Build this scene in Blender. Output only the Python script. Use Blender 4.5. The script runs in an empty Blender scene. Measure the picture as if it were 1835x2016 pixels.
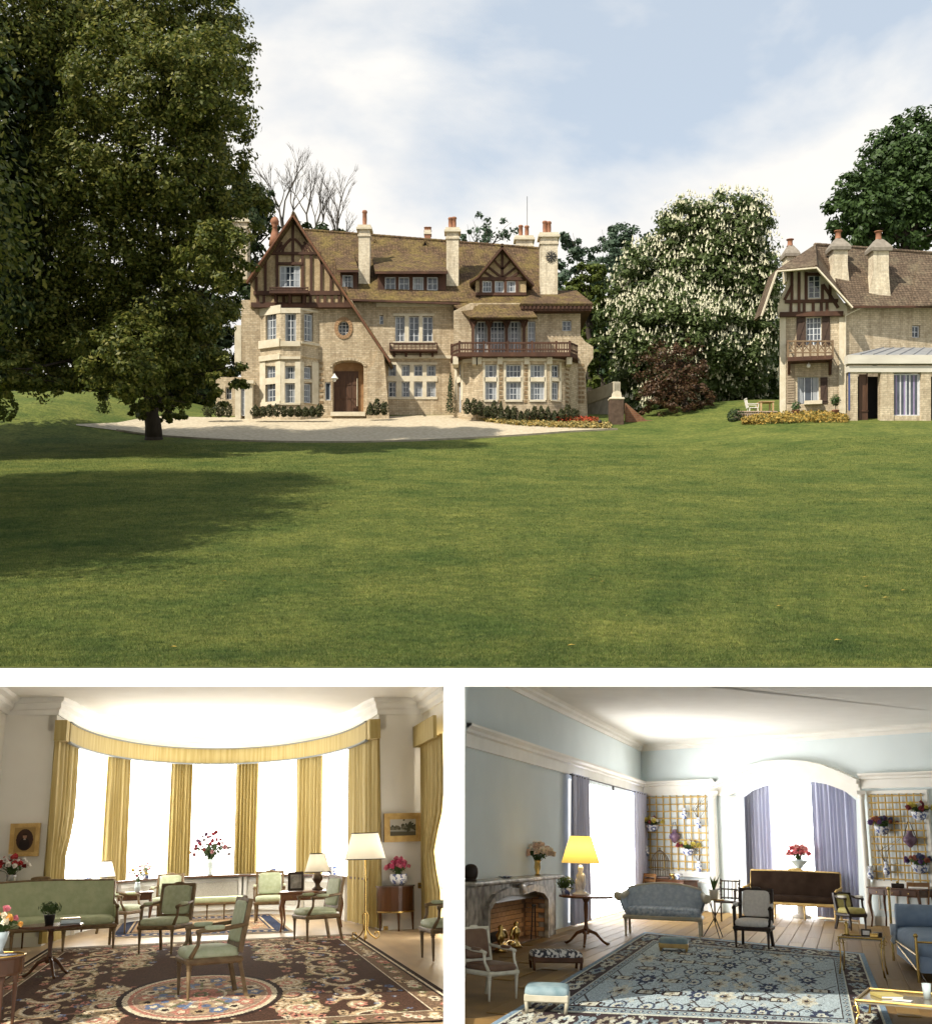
import bpy, math, random
import numpy as np
from mathutils import Vector, Matrix
R = math.radians
rnd = random.Random(7)
sc = bpy.context.scene
COL = sc.collection

# ---------------------------------------------------------------- camera, sky, sun, exposure
F = 2100.0          # focal length in units of a 1835 wide picture
CX, HY = 917.5, 1100.0   # where the level view direction meets the picture
cam = bpy.data.cameras.new('camera')
camo = bpy.data.objects.new('camera', cam); COL.objects.link(camo)
cam.sensor_fit = 'HORIZONTAL'; cam.sensor_width = 36.0
cam.lens = 36.0 * F / 1835.0
cam.shift_y = (HY - 1008.0) / 1835.0
cam.clip_start = 0.1; cam.clip_end = 4000
camo.rotation_euler = (R(90), 0, 0)
sc.camera = camo

SUN = Vector((-0.66, -0.56, 0.98)).normalized()     # direction towards the sun
sun = bpy.data.lights.new('sun', 'SUN'); sun.energy = 4.8; sun.angle = R(0.6); sun.color = (1.0, 0.93, 0.80)
suno = bpy.data.objects.new('sun', sun); COL.objects.link(suno)
suno.rotation_euler = SUN.to_track_quat('Z', 'Y').to_euler()

w = bpy.data.worlds.new('World'); sc.world = w; w.use_nodes = True
nt = w.node_tree; N = nt.nodes; L = nt.links
bg = N['Background']; bg.inputs['Strength'].default_value = 0.12
sky = N.new('ShaderNodeTexSky'); sky.sky_type = 'NISHITA'; sky.sun_disc = False
sky.sun_elevation = math.asin(SUN.z); sky.sun_rotation = math.atan2(SUN.x, SUN.y)
tc = N.new('ShaderNodeTexCoord')
mp = N.new('ShaderNodeMapping'); mp.inputs['Scale'].default_value = (1.0, 1.0, 1.9); mp.inputs['Location'].default_value = (0.62, 0.1, 0.31)
n1 = N.new('ShaderNodeTexNoise'); n1.inputs['Scale'].default_value = 2.1; n1.inputs['Detail'].default_value = 9; n1.inputs['Roughness'].default_value = 0.52; n1.inputs['Distortion'].default_value = 0.25
cr = N.new('ShaderNodeValToRGB'); cr.color_ramp.elements[0].position = 0.455; cr.color_ramp.elements[1].position = 0.575
n2 = N.new('ShaderNodeTexNoise'); n2.inputs['Scale'].default_value = 5.0; n2.inputs['Detail'].default_value = 6
cc = N.new('ShaderNodeValToRGB'); cc.color_ramp.elements[0].position = 0.3; cc.color_ramp.elements[0].color = (6.1, 6.1, 6.1, 1)
cc.color_ramp.elements[1].position = 0.6; cc.color_ramp.elements[1].color = (7.6, 7.3, 6.8, 1)
hz = N.new('ShaderNodeMix'); hz.data_type = 'RGBA'; hz.inputs['Factor'].default_value = 0.7
hz.inputs[7].default_value = (5.0, 5.6, 6.2, 1)
mx = N.new('ShaderNodeMix'); mx.data_type = 'RGBA'
L.new(tc.outputs['Generated'], mp.inputs['Vector']); L.new(mp.outputs[0], n1.inputs['Vector']); L.new(mp.outputs[0], n2.inputs['Vector'])
sp = N.new('ShaderNodeSeparateXYZ'); m1 = N.new('ShaderNodeMath'); m1.operation = 'MULTIPLY_ADD'; m1.inputs[1].default_value = -1.3; m1.inputs[2].default_value = 0.54
ma = N.new('ShaderNodeMath'); ma.operation = 'ADD'                     # clouds bank up towards the horizon all round
L.new(tc.outputs['Generated'], sp.inputs[0]); L.new(sp.outputs['Z'], m1.inputs[0]); L.new(m1.outputs[0], ma.inputs[0]); L.new(n1.outputs[0], ma.inputs[1])
L.new(ma.outputs[0], cr.inputs[0]); L.new(n2.outputs[0], cc.inputs[0])
L.new(sky.outputs[0], hz.inputs[6])
L.new(cr.outputs[0], mx.inputs['Factor']); L.new(hz.outputs[2], mx.inputs[6]); L.new(cc.outputs[0], mx.inputs[7])
L.new(mx.outputs[2], bg.inputs['Color'])
sc.view_settings.view_transform = 'Standard'; sc.view_settings.look = 'None'
sc.view_settings.exposure = 0.3; sc.view_settings.gamma = 1.0; sc.view_settings.use_curve_mapping = False
sc.render.engine = 'CYCLES'
sc.cycles.max_bounces = 7; sc.cycles.diffuse_bounces = 5; sc.cycles.transparent_max_bounces = 8
sc.cycles.use_denoising = True

# ---------------------------------------------------------------- helpers
def px(X, Y, d):
    """world point seen at picture position X, Y standing d metres ahead"""
    return Vector(((X - CX) / F * d, d, (HY - Y) / F * d))

class MB:
    def __init__(s): s.v = []; s.f = []
    def add(s, vs, fs):
        b = len(s.v); s.v.extend([tuple(v) for v in vs]); s.f.extend([tuple(b + i for i in f) for f in fs]); return s
    def box(s, x0, x1, y0, y1, z0, z1):
        return s.add([(x0,y0,z0),(x1,y0,z0),(x1,y1,z0),(x0,y1,z0),(x0,y0,z1),(x1,y0,z1),(x1,y1,z1),(x0,y1,z1)],
                     [(3,2,1,0),(4,5,6,7),(0,1,5,4),(1,2,6,5),(2,3,7,6),(3,0,4,7)])
    def bev(s, x0, x1, y0, y1, z0, z1, b=0.02):
        """box with bevelled vertical and top edges"""
        b = min(b, (x1-x0)*.49, (y1-y0)*.49, (z1-z0)*.49)
        o = [(x0+b,y0),(x1-b,y0),(x1,y0+b),(x1,y1-b),(x1-b,y1),(x0+b,y1),(x0,y1-b),(x0,y0+b)]
        i = [(x0+2*b if abs(x-x0)<1e-9 or abs(x-x0-b)<1e-9 else x1-2*b, y0+2*b if abs(y-y0)<1e-9 or abs(y-y0-b)<1e-9 else y1-2*b) for x, y in o]
        i = [(x0+b,y0+b),(x1-b,y0+b),(x1-b,y0+b),(x1-b,y1-b),(x1-b,y1-b),(x0+b,y1-b),(x0+b,y1-b),(x0+b,y0+b)]
        vs = [(x,y,z0+b) for x,y in o] + [(x,y,z1-b) for x,y in o] + [(x0+b,y0+b,z1),(x1-b,y0+b,z1),(x1-b,y1-b,z1),(x0+b,y1-b,z1),(x0+b,y0+b,z0),(x1-b,y0+b,z0),(x1-b,y1-b,z0),(x0+b,y1-b,z0)]
        fs = [(k,(k+1)%8,8+(k+1)%8,8+k) for k in range(8)]
        fs += [(8,9,17,16),(10,11,18,17),(12,13,19,18),(14,15,16,19),(9,10,17),(11,12,18),(13,14,19),(15,8,16),(16,17,18,19)]
        fs += [(1,0,20,21),(3,2,21,22),(5,4,22,23),(7,6,23,20),(2,1,21),(4,3,22),(6,5,23),(0,7,20),(23,22,21,20)]
        return s.add(vs, fs)
    def beam(s, p, q, wx, wy, up=(0,0,1)):
        p, q = Vector(p), Vector(q); d = (q - p).normalized(); up = Vector(up)
        if abs(d.dot(up)) > .99: up = Vector((0,1,0))
        a = d.cross(up).normalized() * wx / 2; b = d.cross(a).normalized() * wy / 2
        vs = [p-a-b, p+a-b, p+a+b, p-a+b, q-a-b, q+a-b, q+a+b, q-a+b]
        return s.add(vs, [(0,1,2,3),(7,6,5,4),(1,0,4,5),(2,1,5,6),(3,2,6,7),(0,3,7,4)])
    def tube(s, pts, rad, n=8, cap=True):
        pts = [Vector(p) for p in pts]
        rs = rad if isinstance(rad, (list, tuple)) else [rad] * len(pts)
        b = len(s.v); prev = None
        for i, p in enumerate(pts):
            d = (pts[min(i+1, len(pts)-1)] - pts[max(i-1, 0)]).normalized()
            if prev is None:
                a = d.cross(Vector((0,0,1)) if abs(d.z) < .9 else Vector((1,0,0))).normalized()
            else:
                a = (prev - d * prev.dot(d)).normalized()
            prev = a; c = d.cross(a)
            for k in range(n):
                t = 2*math.pi*k/n
                s.v.append(tuple(p + (a*math.cos(t) + c*math.sin(t)) * rs[i]))
        for i in range(len(pts)-1):
            for k in range(n):
                s.f.append((b+i*n+k, b+i*n+(k+1)%n, b+(i+1)*n+(k+1)%n, b+(i+1)*n+k))
        if cap:
            s.f.append(tuple(b+k for k in reversed(range(n)))); s.f.append(tuple(b+(len(pts)-1)*n+k for k in range(n)))
        return s
    def lathe(s, prof, n=20, c=(0,0,0), ax=1.0, ay=1.0):
        """prof: list of (radius, z); closed with caps when the ends have a radius"""
        b = len(s.v)
        for r, z in prof:
            for k in range(n):
                t = 2*math.pi*k/n
                s.v.append((c[0]+r*ax*math.cos(t), c[1]+r*ay*math.sin(t), c[2]+z))
        m = len(prof)
        for i in range(m-1):
            for k in range(n):
                s.f.append((b+i*n+k, b+i*n+(k+1)%n, b+(i+1)*n+(k+1)%n, b+(i+1)*n+k))
        s.f.append(tuple(b+k for k in reversed(range(n)))); s.f.append(tuple(b+(m-1)*n+k for k in range(n)))
        return s
    def ball(s, c, r, n=10, m=6):
        rx, ry, rz = r if isinstance(r, (list, tuple)) else (r, r, r)
        pr = [(max(1e-4, math.sin(math.pi*i/m)), -math.cos(math.pi*i/m)) for i in range(m+1)]
        b = len(s.v)
        s.lathe([(p, z) for p, z in pr], n)
        for i in range(b, len(s.v)):
            x, y, z = s.v[i]; s.v[i] = (c[0]+x*rx, c[1]+y*ry, c[2]+z*rz)
        return s
    def prism(s, poly, y0, y1):
        """poly in x,z (counter-clockwise seen from -y), extruded from y0 to y1"""
        n = len(poly)
        vs = [(x,y0,z) for x,z in poly] + [(x,y1,z) for x,z in poly]
        fs = [tuple(range(n)), tuple(reversed(range(n,2*n)))] + [((i+1)%n, i, n+i, n+(i+1)%n) for i in range(n)]
        return s.add(vs, fs)
    def slab(s, quad, t):
        """a sheet of thickness t below a polygon of 3-d points"""
        q = [Vector(p) for p in quad]; n = (q[1]-q[0]).cross(q[2]-q[0]).normalized()
        m = len(q); vs = q + [p - n*t for p in q]
        return s.add(vs, [tuple(range(m)), tuple(reversed(range(m,2*m)))] + [((i+1)%m, i, m+i, m+(i+1)%m) for i in range(m)])
    def xf(s, M):
        s.v = [tuple(M @ Vector(v)) for v in s.v]; return s
    def mesh(s, name, smooth=False):
        me = bpy.data.meshes.new(name); me.from_pydata(s.v, [], s.f); me.validate(); me.update()
        if smooth: me.shade_smooth()
        return me

def link(name, data, mat=None, parent=None):
    o = bpy.data.objects.new(name, data); COL.objects.link(o)
    if mat is not None and data is not None: data.materials.append(mat)
    if parent is not None: o.parent = parent
    return o
def part(name, mb, mat, parent=None, smooth=False):
    return link(name, mb.mesh(name, smooth), mat, parent)
def pieces(mb):
    """the separate solids held in one builder"""
    par = list(range(len(mb.v)))
    def find(i):
        while par[i] != i: par[i] = par[par[i]]; i = par[i]
        return i
    for f in mb.f:
        a = find(f[0])
        for i in f[1:]: par[find(i)] = a
    out = {}
    for f in mb.f: out.setdefault(find(f[0]), []).append(f)
    res = []
    for fs in out.values():
        ix = sorted({i for f in fs for i in f}); m = {j: k for k, j in enumerate(ix)}; b = MB(); b.v = [mb.v[j] for j in ix]; b.f = [tuple(m[i] for i in f) for f in fs]; res.append(b)
    return res
def psplit(name, mb, mat, parent):
    for b in pieces(mb): part(name, b, mat, parent)
def tag(o, label, cat, group=None, kind=None):
    if label: o['label'] = label
    if cat: o['category'] = cat
    if group: o['group'] = group
    if kind: o['kind'] = kind
    return o
def thing(name, label, cat, M=None, group=None):
    o = bpy.data.objects.new(name, None); COL.objects.link(o)
    o.empty_display_size = 0.2
    if M is not None: o.matrix_world = M if isinstance(M, Matrix) else Matrix.Translation(M)
    return tag(o, label, cat, group)
def struct(o): o['kind'] = 'structure'; return o
def dup(o, M=None, label=None, parent=None):
    c = o.copy(); COL.objects.link(c)
    if parent is not None: c.parent = parent
    if M is not None: c.matrix_world = M
    if label: c['label'] = label
    for ch in o.children: dup(ch, None, None, c)
    return c

# ---------------------------------------------------------------- materials
def pm(name, c1, c2=None, scale=4.0, rough=0.7, bump=0.0, bscale=None, metal=0.0, detail=4, stretch=(1,1,1), lo=.35, hi=.65, spec=0.3):
    m = bpy.data.materials.new(name); m.use_nodes = True
    t = m.node_tree; b = t.nodes['Principled BSDF']
    b.inputs['Roughness'].default_value = rough; b.inputs['Metallic'].default_value = metal
    b.inputs['Specular IOR Level'].default_value = spec
    b.inputs['Base Color'].default_value = (*c1, 1)
    if c2 is not None or bump:
        co = t.nodes.new('ShaderNodeTexCoord'); ma = t.nodes.new('ShaderNodeMapping'); ma.inputs['Scale'].default_value = stretch
        t.links.new(co.outputs['Object'], ma.inputs['Vector'])
    if c2 is not None:
        no = t.nodes.new('ShaderNodeTexNoise'); no.inputs['Scale'].default_value = scale; no.inputs['Detail'].default_value = detail
        ra = t.nodes.new('ShaderNodeValToRGB'); ra.color_ramp.elements[0].position = lo; ra.color_ramp.elements[1].position = hi
        ra.color_ramp.elements[0].color = (*c1, 1); ra.color_ramp.elements[1].color = (*c2, 1)
        t.links.new(ma.outputs[0], no.inputs['Vector']); t.links.new(no.outputs[0], ra.inputs[0]); t.links.new(ra.outputs[0], b.inputs['Base Color'])
    if bump:
        nb = t.nodes.new('ShaderNodeTexNoise'); nb.inputs['Scale'].default_value = bscale or scale*4; nb.inputs['Detail'].default_value = 5
        bu = t.nodes.new('ShaderNodeBump'); bu.inputs['Strength'].default_value = bump; bu.inputs['Distance'].default_value = 0.05
        t.links.new(ma.outputs[0], nb.inputs['Vector']); t.links.new(nb.outputs[0], bu.inputs['Height']); t.links.new(bu.outputs[0], b.inputs['Normal'])
    return m

def brick_mat(name, c1, c2, mort, bw=0.30, bh=0.115, axis='xz', bump=0.4, blot=None):
    m = bpy.data.materials.new(name); m.use_nodes = True
    t = m.node_tree; b = t.nodes['Principled BSDF']; b.inputs['Roughness'].default_value = 0.9; b.inputs['Specular IOR Level'].default_value = 0.15
    co = t.nodes.new('ShaderNodeTexCoord'); sx = t.nodes.new('ShaderNodeSeparateXYZ'); cx = t.nodes.new('ShaderNodeCombineXYZ')
    ad = t.nodes.new('ShaderNodeMath'); ad.operation = 'ADD'
    t.links.new(co.outputs['Object'], sx.inputs[0]); t.links.new(sx.outputs['X'], ad.inputs[0]); t.links.new(sx.outputs['Y'], ad.inputs[1])
    t.links.new(ad.outputs[0], cx.inputs['X']); t.links.new(sx.outputs['Z'], cx.inputs['Y'])
    br = t.nodes.new('ShaderNodeTexBrick'); br.inputs['Scale'].default_value = 1.0
    br.inputs['Color1'].default_value = (*c1,1); br.inputs['Color2'].default_value = (*c2,1); br.inputs['Mortar'].default_value = (*mort,1)
    br.inputs['Brick Width'].default_value = bw; br.inputs['Row Height'].default_value = bh; br.inputs['Mortar Size'].default_value = 0.012
    t.links.new(cx.outputs[0], br.inputs['Vector'])
    no = t.nodes.new('ShaderNodeTexNoise'); no.inputs['Scale'].default_value = 1.1; no.inputs['Detail'].default_value = 9; no.inputs['Roughness'].default_value = 0.7
    t.links.new(co.outputs['Object'], no.inputs['Vector'])
    ra = t.nodes.new('ShaderNodeValToRGB'); ra.color_ramp.elements[0].position = 0.3; ra.color_ramp.elements[1].position = 0.7
    ra.color_ramp.elements[0].color = (0.62,0.58,0.52,1); ra.color_ramp.elements[1].color = (1.15,1.1,1.0,1)
    t.links.new(no.outputs[0], ra.inputs[0])
    mu = t.nodes.new('ShaderNodeMix'); mu.data_type = 'RGBA'; mu.blend_type = 'MULTIPLY'; mu.inputs['Factor'].default_value = 0.55
    t.links.new(br.outputs['Color'], mu.inputs[6]); t.links.new(ra.outputs[0], mu.inputs[7]); t.links.new(mu.outputs[2], b.inputs['Base Color'])
    ms = t.nodes.new('ShaderNodeMapping'); ms.inputs['Scale'].default_value = (2.2, 2.2, .28); t.links.new(co.outputs['Object'], ms.inputs['Vector'])
    ns = t.nodes.new('ShaderNodeTexNoise'); ns.inputs['Scale'].default_value = 1.6; ns.inputs['Detail'].default_value = 8; ns.inputs['Roughness'].default_value = .65; t.links.new(ms.outputs[0], ns.inputs['Vector'])
    nf = t.nodes.new('ShaderNodeTexNoise'); nf.inputs['Scale'].default_value = 7.0; nf.inputs['Detail'].default_value = 7; nf.inputs['Roughness'].default_value = .8; t.links.new(co.outputs['Object'], nf.inputs['Vector'])
    rf_ = t.nodes.new('ShaderNodeValToRGB'); rf_.color_ramp.elements[0].position = .32; rf_.color_ramp.elements[1].position = .68; rf_.color_ramp.elements[0].color = (.62,.60,.58,1); rf_.color_ramp.elements[1].color = (1.28,1.26,1.22,1); t.links.new(nf.outputs[0], rf_.inputs[0])
    rs = t.nodes.new('ShaderNodeValToRGB'); rs.color_ramp.elements[0].position = .36; rs.color_ramp.elements[1].position = .56; rs.color_ramp.elements[0].color = (.66,.63,.60,1); rs.color_ramp.elements[1].color = (1,1,1,1); t.links.new(ns.outputs[0], rs.inputs[0])
    m3 = t.nodes.new('ShaderNodeMix'); m3.data_type='RGBA'; m3.blend_type='MULTIPLY'; m3.inputs['Factor'].default_value = .8; t.links.new(mu.outputs[2], m3.inputs[6]); t.links.new(rs.outputs[0], m3.inputs[7])
    m4 = t.nodes.new('ShaderNodeMix'); m4.data_type='RGBA'; m4.blend_type='MULTIPLY'; m4.inputs['Factor'].default_value = .8; t.links.new(m3.outputs[2], m4.inputs[6]); t.links.new(rf_.outputs[0], m4.inputs[7]); t.links.new(m4.outputs[2], b.inputs['Base Color'])
    mu = m4
    bu = t.nodes.new('ShaderNodeBump'); bu.inputs['Strength'].default_value = bump; bu.inputs['Distance'].default_value = 0.02
    t.links.new(mu.outputs[2], bu.inputs['Height']); t.links.new(bu.outputs[0], b.inputs['Normal'])
    return m

def tile_mat(name, c1, c2, moss, row=0.13, thr=0.5):
    m = bpy.data.materials.new(name); m.use_nodes = True
    t = m.node_tree; b = t.nodes['Principled BSDF']; b.inputs['Roughness'].default_value = 0.95; b.inputs['Specular IOR Level'].default_value = 0.1
    co = t.nodes.new('ShaderNodeTexCoord'); sx = t.nodes.new('ShaderNodeSeparateXYZ'); cx = t.nodes.new('ShaderNodeCombineXYZ')
    t.links.new(co.outputs['Object'], sx.inputs[0])
    ad = t.nodes.new('ShaderNodeMath'); ad.operation = 'ADD'
    t.links.new(sx.outputs['X'], ad.inputs[0]); t.links.new(sx.outputs['Y'], ad.inputs[1])
    t.links.new(ad.outputs[0], cx.inputs['X']); t.links.new(sx.outputs['Z'], cx.inputs['Y'])
    br = t.nodes.new('ShaderNodeTexBrick'); br.inputs['Scale'].default_value = 1.0
    br.inputs['Color1'].default_value = (*c1,1); br.inputs['Color2'].default_value = (*c2,1); br.inputs['Mortar'].default_value = (c1[0]*.35,c1[1]*.35,c1[2]*.35,1)
    br.inputs['Brick Width'].default_value = row*1.5; br.inputs['Row Height'].default_value = row; br.inputs['Mortar Size'].default_value = 0.014
    t.links.new(cx.outputs[0], br.inputs['Vector'])
    no = t.nodes.new('ShaderNodeTexNoise'); no.inputs['Scale'].default_value = 0.8; no.inputs['Detail'].default_value = 10; no.inputs['Roughness'].default_value = 0.72
    t.links.new(co.outputs['Object'], no.inputs['Vector'])
    ra = t.nodes.new('ShaderNodeValToRGB'); ra.color_ramp.elements[0].position = thr-.08; ra.color_ramp.elements[1].position = thr+.14
    t.links.new(no.outputs[0], ra.inputs[0])
    mu = t.nodes.new('ShaderNodeMix'); mu.data_type = 'RGBA'; mu.inputs[7].default_value = (*moss,1)
    t.links.new(ra.outputs[0], mu.inputs['Factor']); t.links.new(br.outputs['Color'], mu.inputs[6])
    n3 = t.nodes.new('ShaderNodeTexNoise'); n3.inputs['Scale'].default_value = 7.0; n3.inputs['Detail'].default_value = 6
    t.links.new(co.outputs['Object'], n3.inputs['Vector'])
    r3 = t.nodes.new('ShaderNodeValToRGB'); r3.color_ramp.elements[0].position=.3; r3.color_ramp.elements[1].position=.75; r3.color_ramp.elements[0].color=(.55,.55,.55,1); r3.color_ramp.elements[1].color=(1.35,1.3,1.2,1)
    t.links.new(n3.outputs[0], r3.inputs[0])
    m2 = t.nodes.new('ShaderNodeMix'); m2.data_type='RGBA'; m2.blend_type='MULTIPLY'; m2.inputs['Factor'].default_value=1
    t.links.new(mu.outputs[2], m2.inputs[6]); t.links.new(r3.outputs[0], m2.inputs[7]); t.links.new(m2.outputs[2], b.inputs['Base Color'])
    bu = t.nodes.new('ShaderNodeBump'); bu.inputs['Strength'].default_value = 0.9; bu.inputs['Distance'].default_value = 0.05
    t.links.new(m2.outputs[2], bu.inputs['Height']); t.links.new(bu.outputs[0], b.inputs['Normal'])
    return m

def leaf_mat(name, cols, rough=0.55, trans=0.3, spec=0.25):
    """colour differs from leaf to leaf"""
    m = bpy.data.materials.new(name); m.use_nodes = True
    t = m.node_tree; b = t.nodes['Principled BSDF']; b.inputs['Roughness'].default_value = rough; b.inputs['Specular IOR Level'].default_value = spec
    g = t.nodes.new('ShaderNodeNewGeometry'); ra = t.nodes.new('ShaderNodeValToRGB')
    e = ra.color_ramp.elements
    for i, c in enumerate(cols):
        p = i / max(1, len(cols)-1)
        el = e[i] if i < 2 else e.new(p)
        el.position = p; el.color = (*c, 1)
    if len(cols) > 2:
        for i, c in enumerate(cols):
            ra.color_ramp.elements[i].position = i/(len(cols)-1); ra.color_ramp.elements[i].color = (*c,1)
    t.links.new(g.outputs['Random Per Island'], ra.inputs[0]); t.links.new(ra.outputs[0], b.inputs['Base Color'])
    if trans:
        tr = t.nodes.new('ShaderNodeBsdfTranslucent'); mi = t.nodes.new('ShaderNodeMixShader'); mi.inputs[0].default_value = trans
        t.links.new(ra.outputs[0], tr.inputs['Color'])
        t.links.new(b.outputs[0], mi.inputs[1]); t.links.new(tr.outputs[0], mi.inputs[2]); t.links.new(mi.outputs[0], t.nodes['Material Output'].inputs['Surface'])
    return m

def attr_mat(name, rough=0.9, grain=0.0, gscale=300):
    """flat print: the colour drawn on the mesh"""
    m = bpy.data.materials.new(name); m.use_nodes = True
    t = m.node_tree; b = t.nodes['Principled BSDF']; b.inputs['Roughness'].default_value = rough; b.inputs['Specular IOR Level'].default_value = 0.1
    a = t.nodes.new('ShaderNodeAttribute'); a.attribute_name = 'print'
    t.links.new(a.outputs['Color'], b.inputs['Base Color'])
    if grain:
        co = t.nodes.new('ShaderNodeTexCoord'); nb = t.nodes.new('ShaderNodeTexNoise'); nb.inputs['Scale'].default_value = gscale
        bu = t.nodes.new('ShaderNodeBump'); bu.inputs['Strength'].default_value = grain; bu.inputs['Distance'].default_value = 0.01
        t.links.new(co.outputs['Object'], nb.inputs['Vector']); t.links.new(nb.outputs[0], bu.inputs['Height']); t.links.new(bu.outputs[0], b.inputs['Normal'])
    return m
def emit_mat(name, col, strength, base=(.8,.8,.8), stretch=None):
    m = bpy.data.materials.new(name); m.use_nodes = True
    b = m.node_tree.nodes['Principled BSDF']; b.inputs['Base Color'].default_value = (*base,1); b.inputs['Roughness'].default_value = .8
    b.inputs['Emission Color'].default_value = (*col,1); b.inputs['Emission Strength'].default_value = strength
    return m
def smoothstep(a, b, x):
    t = np.clip((np.asarray(x, float) - a) / (b - a), 0, 1); return t*t*(3-2*t)
# ---------------------------------------------------------------- the land
_td = np.array([0, 9.25, 11.5, 14, 20, 35, 50, 57, 68, 82, 110, 200, 600, 2000.])
_tz = np.array([-.947, -.947, -.92, -.52, .143, 2.42, 4.95, 6.35, 9.23, 11.0, 14.0, 20.0, 30.0, 30.0])
_fd = np.linspace(0, 240, 961); _fz = np.interp(_fd, _td, _tz)
_k = np.ones(13)/13; _pad = np.pad(_fz, 6, mode='edge'); _fz2 = np.convolve(_pad, _k, 'valid')
_fz2[:38] = _fz[:38]
def ter(x, d):
    x = np.asarray(x, float); d = np.asarray(d, float)
    z = np.where(d < 238, np.interp(d, _fd, _fz2), np.interp(d, _td, _tz))
    z = z + 1.5*smoothstep(-17, -25, x)*smoothstep(50, 62, d)          # grassy bank on the left
    z = z + 0.95*smoothstep(9, 19, x)*smoothstep(32, 57, d)            # rise by the cottage
    z = z + 0.02*np.sin(x*.5+d*.3)*smoothstep(9, 14, d)*(1-smoothstep(50, 60, d))
    return z
def onter(X, Y):
    q0, q2 = (X-CX)/F, (HY-Y)/F
    ds = np.arange(9.25, 140, .05)
    h = q2*ds - ter(q0*ds, ds)
    i = np.where(h <= 0)[0]
    d = ds[i[0]] if len(i) else 140
    return Vector((q0*d, d, float(ter(q0*d, d))))

def sheet(name, xs, ys, zf, mat, keep=None):
    xs = np.asarray(xs); ys = np.asarray(ys)
    gx, gy = np.meshgrid(xs, ys); gz = zf(gx, gy)
    v = np.stack([gx.ravel(), gy.ravel(), gz.ravel()], 1); nx = len(xs)
    f = [(j*nx+i, j*nx+i+1, (j+1)*nx+i+1, (j+1)*nx+i) for j in range(len(ys)-1) for i in range(nx-1)]
    me = bpy.data.meshes.new(name); me.from_pydata(v.tolist(), [], f); me.update(); me.shade_smooth()
    return struct(link(name, me, mat))

# mown grass: the ground under the blades
def lawn_material():
    m = bpy.data.materials.new('mown_grass'); m.use_nodes = True
    t = m.node_tree; b = t.nodes['Principled BSDF']; b.inputs['Roughness'].default_value = .9; b.inputs['Specular IOR Level'].default_value = .1
    co = t.nodes.new('ShaderNodeTexCoord')
    def noise(s, d=6, r=.6):
        n = t.nodes.new('ShaderNodeTexNoise'); n.inputs['Scale'].default_value = s; n.inputs['Detail'].default_value = d; n.inputs['Roughness'].default_value = r
        t.links.new(co.outputs['Object'], n.inputs['Vector']); return n
    a = noise(.45, 9, .68); c = noise(7, 10, .75); e = noise(2.0, 8, .75)
    r1 = t.nodes.new('ShaderNodeValToRGB'); r1.color_ramp.elements[0].color = (.073,.110,.029,1); r1.color_ramp.elements[1].color = (.165,.185,.052,1)
    r1.color_ramp.elements[0].position = .35; r1.color_ramp.elements[1].position = .68
    t.links.new(a.outputs[0], r1.inputs[0])
    r2 = t.nodes.new('ShaderNodeValToRGB'); r2.color_ramp.elements[0].color = (.45,.5,.45,1); r2.color_ramp.elements[1].color = (1.6,1.5,1.35,1); r2.color_ramp.elements[0].position=.33; r2.color_ramp.elements[1].position=.67
    t.links.new(c.outputs[0], r2.inputs[0])
    r3 = t.nodes.new('ShaderNodeValToRGB'); r3.color_ramp.elements[0].color = (.78,.82,.8,1); r3.color_ramp.elements[1].color = (1.25,1.18,1.1,1); r3.color_ramp.elements[0].position=.35; r3.color_ramp.elements[1].position=.65
    t.links.new(e.outputs[0], r3.inputs[0])
    x1 = t.nodes.new('ShaderNodeMix'); x1.data_type='RGBA'; x1.blend_type='MULTIPLY'; x1.inputs['Factor'].default_value=1
    x2 = t.nodes.new('ShaderNodeMix'); x2.data_type='RGBA'; x2.blend_type='MULTIPLY'; x2.inputs['Factor'].default_value=1
    t.links.new(r1.outputs[0], x1.inputs[6]); t.links.new(r2.outputs[0], x1.inputs[7]); t.links.new(x1.outputs[2], x2.inputs[6]); t.links.new(r3.outputs[0], x2.inputs[7])
    t.links.new(x2.outputs[2], b.inputs['Base Color'])
    bu = t.nodes.new('ShaderNodeBump'); bu.inputs['Strength'].default_value=.8; bu.inputs['Distance'].default_value=.12
    t.links.new(c.outputs[0], bu.inputs['Height']); t.links.new(bu.outputs[0], b.inputs['Normal'])
    return m
M_lawn = lawn_material()
ys = np.concatenate([np.arange(9.25, 20, .35), np.arange(20, 84, .8), np.arange(84, 240, 6), [300, 450, 700, 1200]])
xs = np.concatenate([[-600,-300,-150,-100,-70], np.arange(-50, 50.1, .8), [70,100,150,300,600]])
sheet('lawn', xs, ys, ter, M_lawn)

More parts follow.
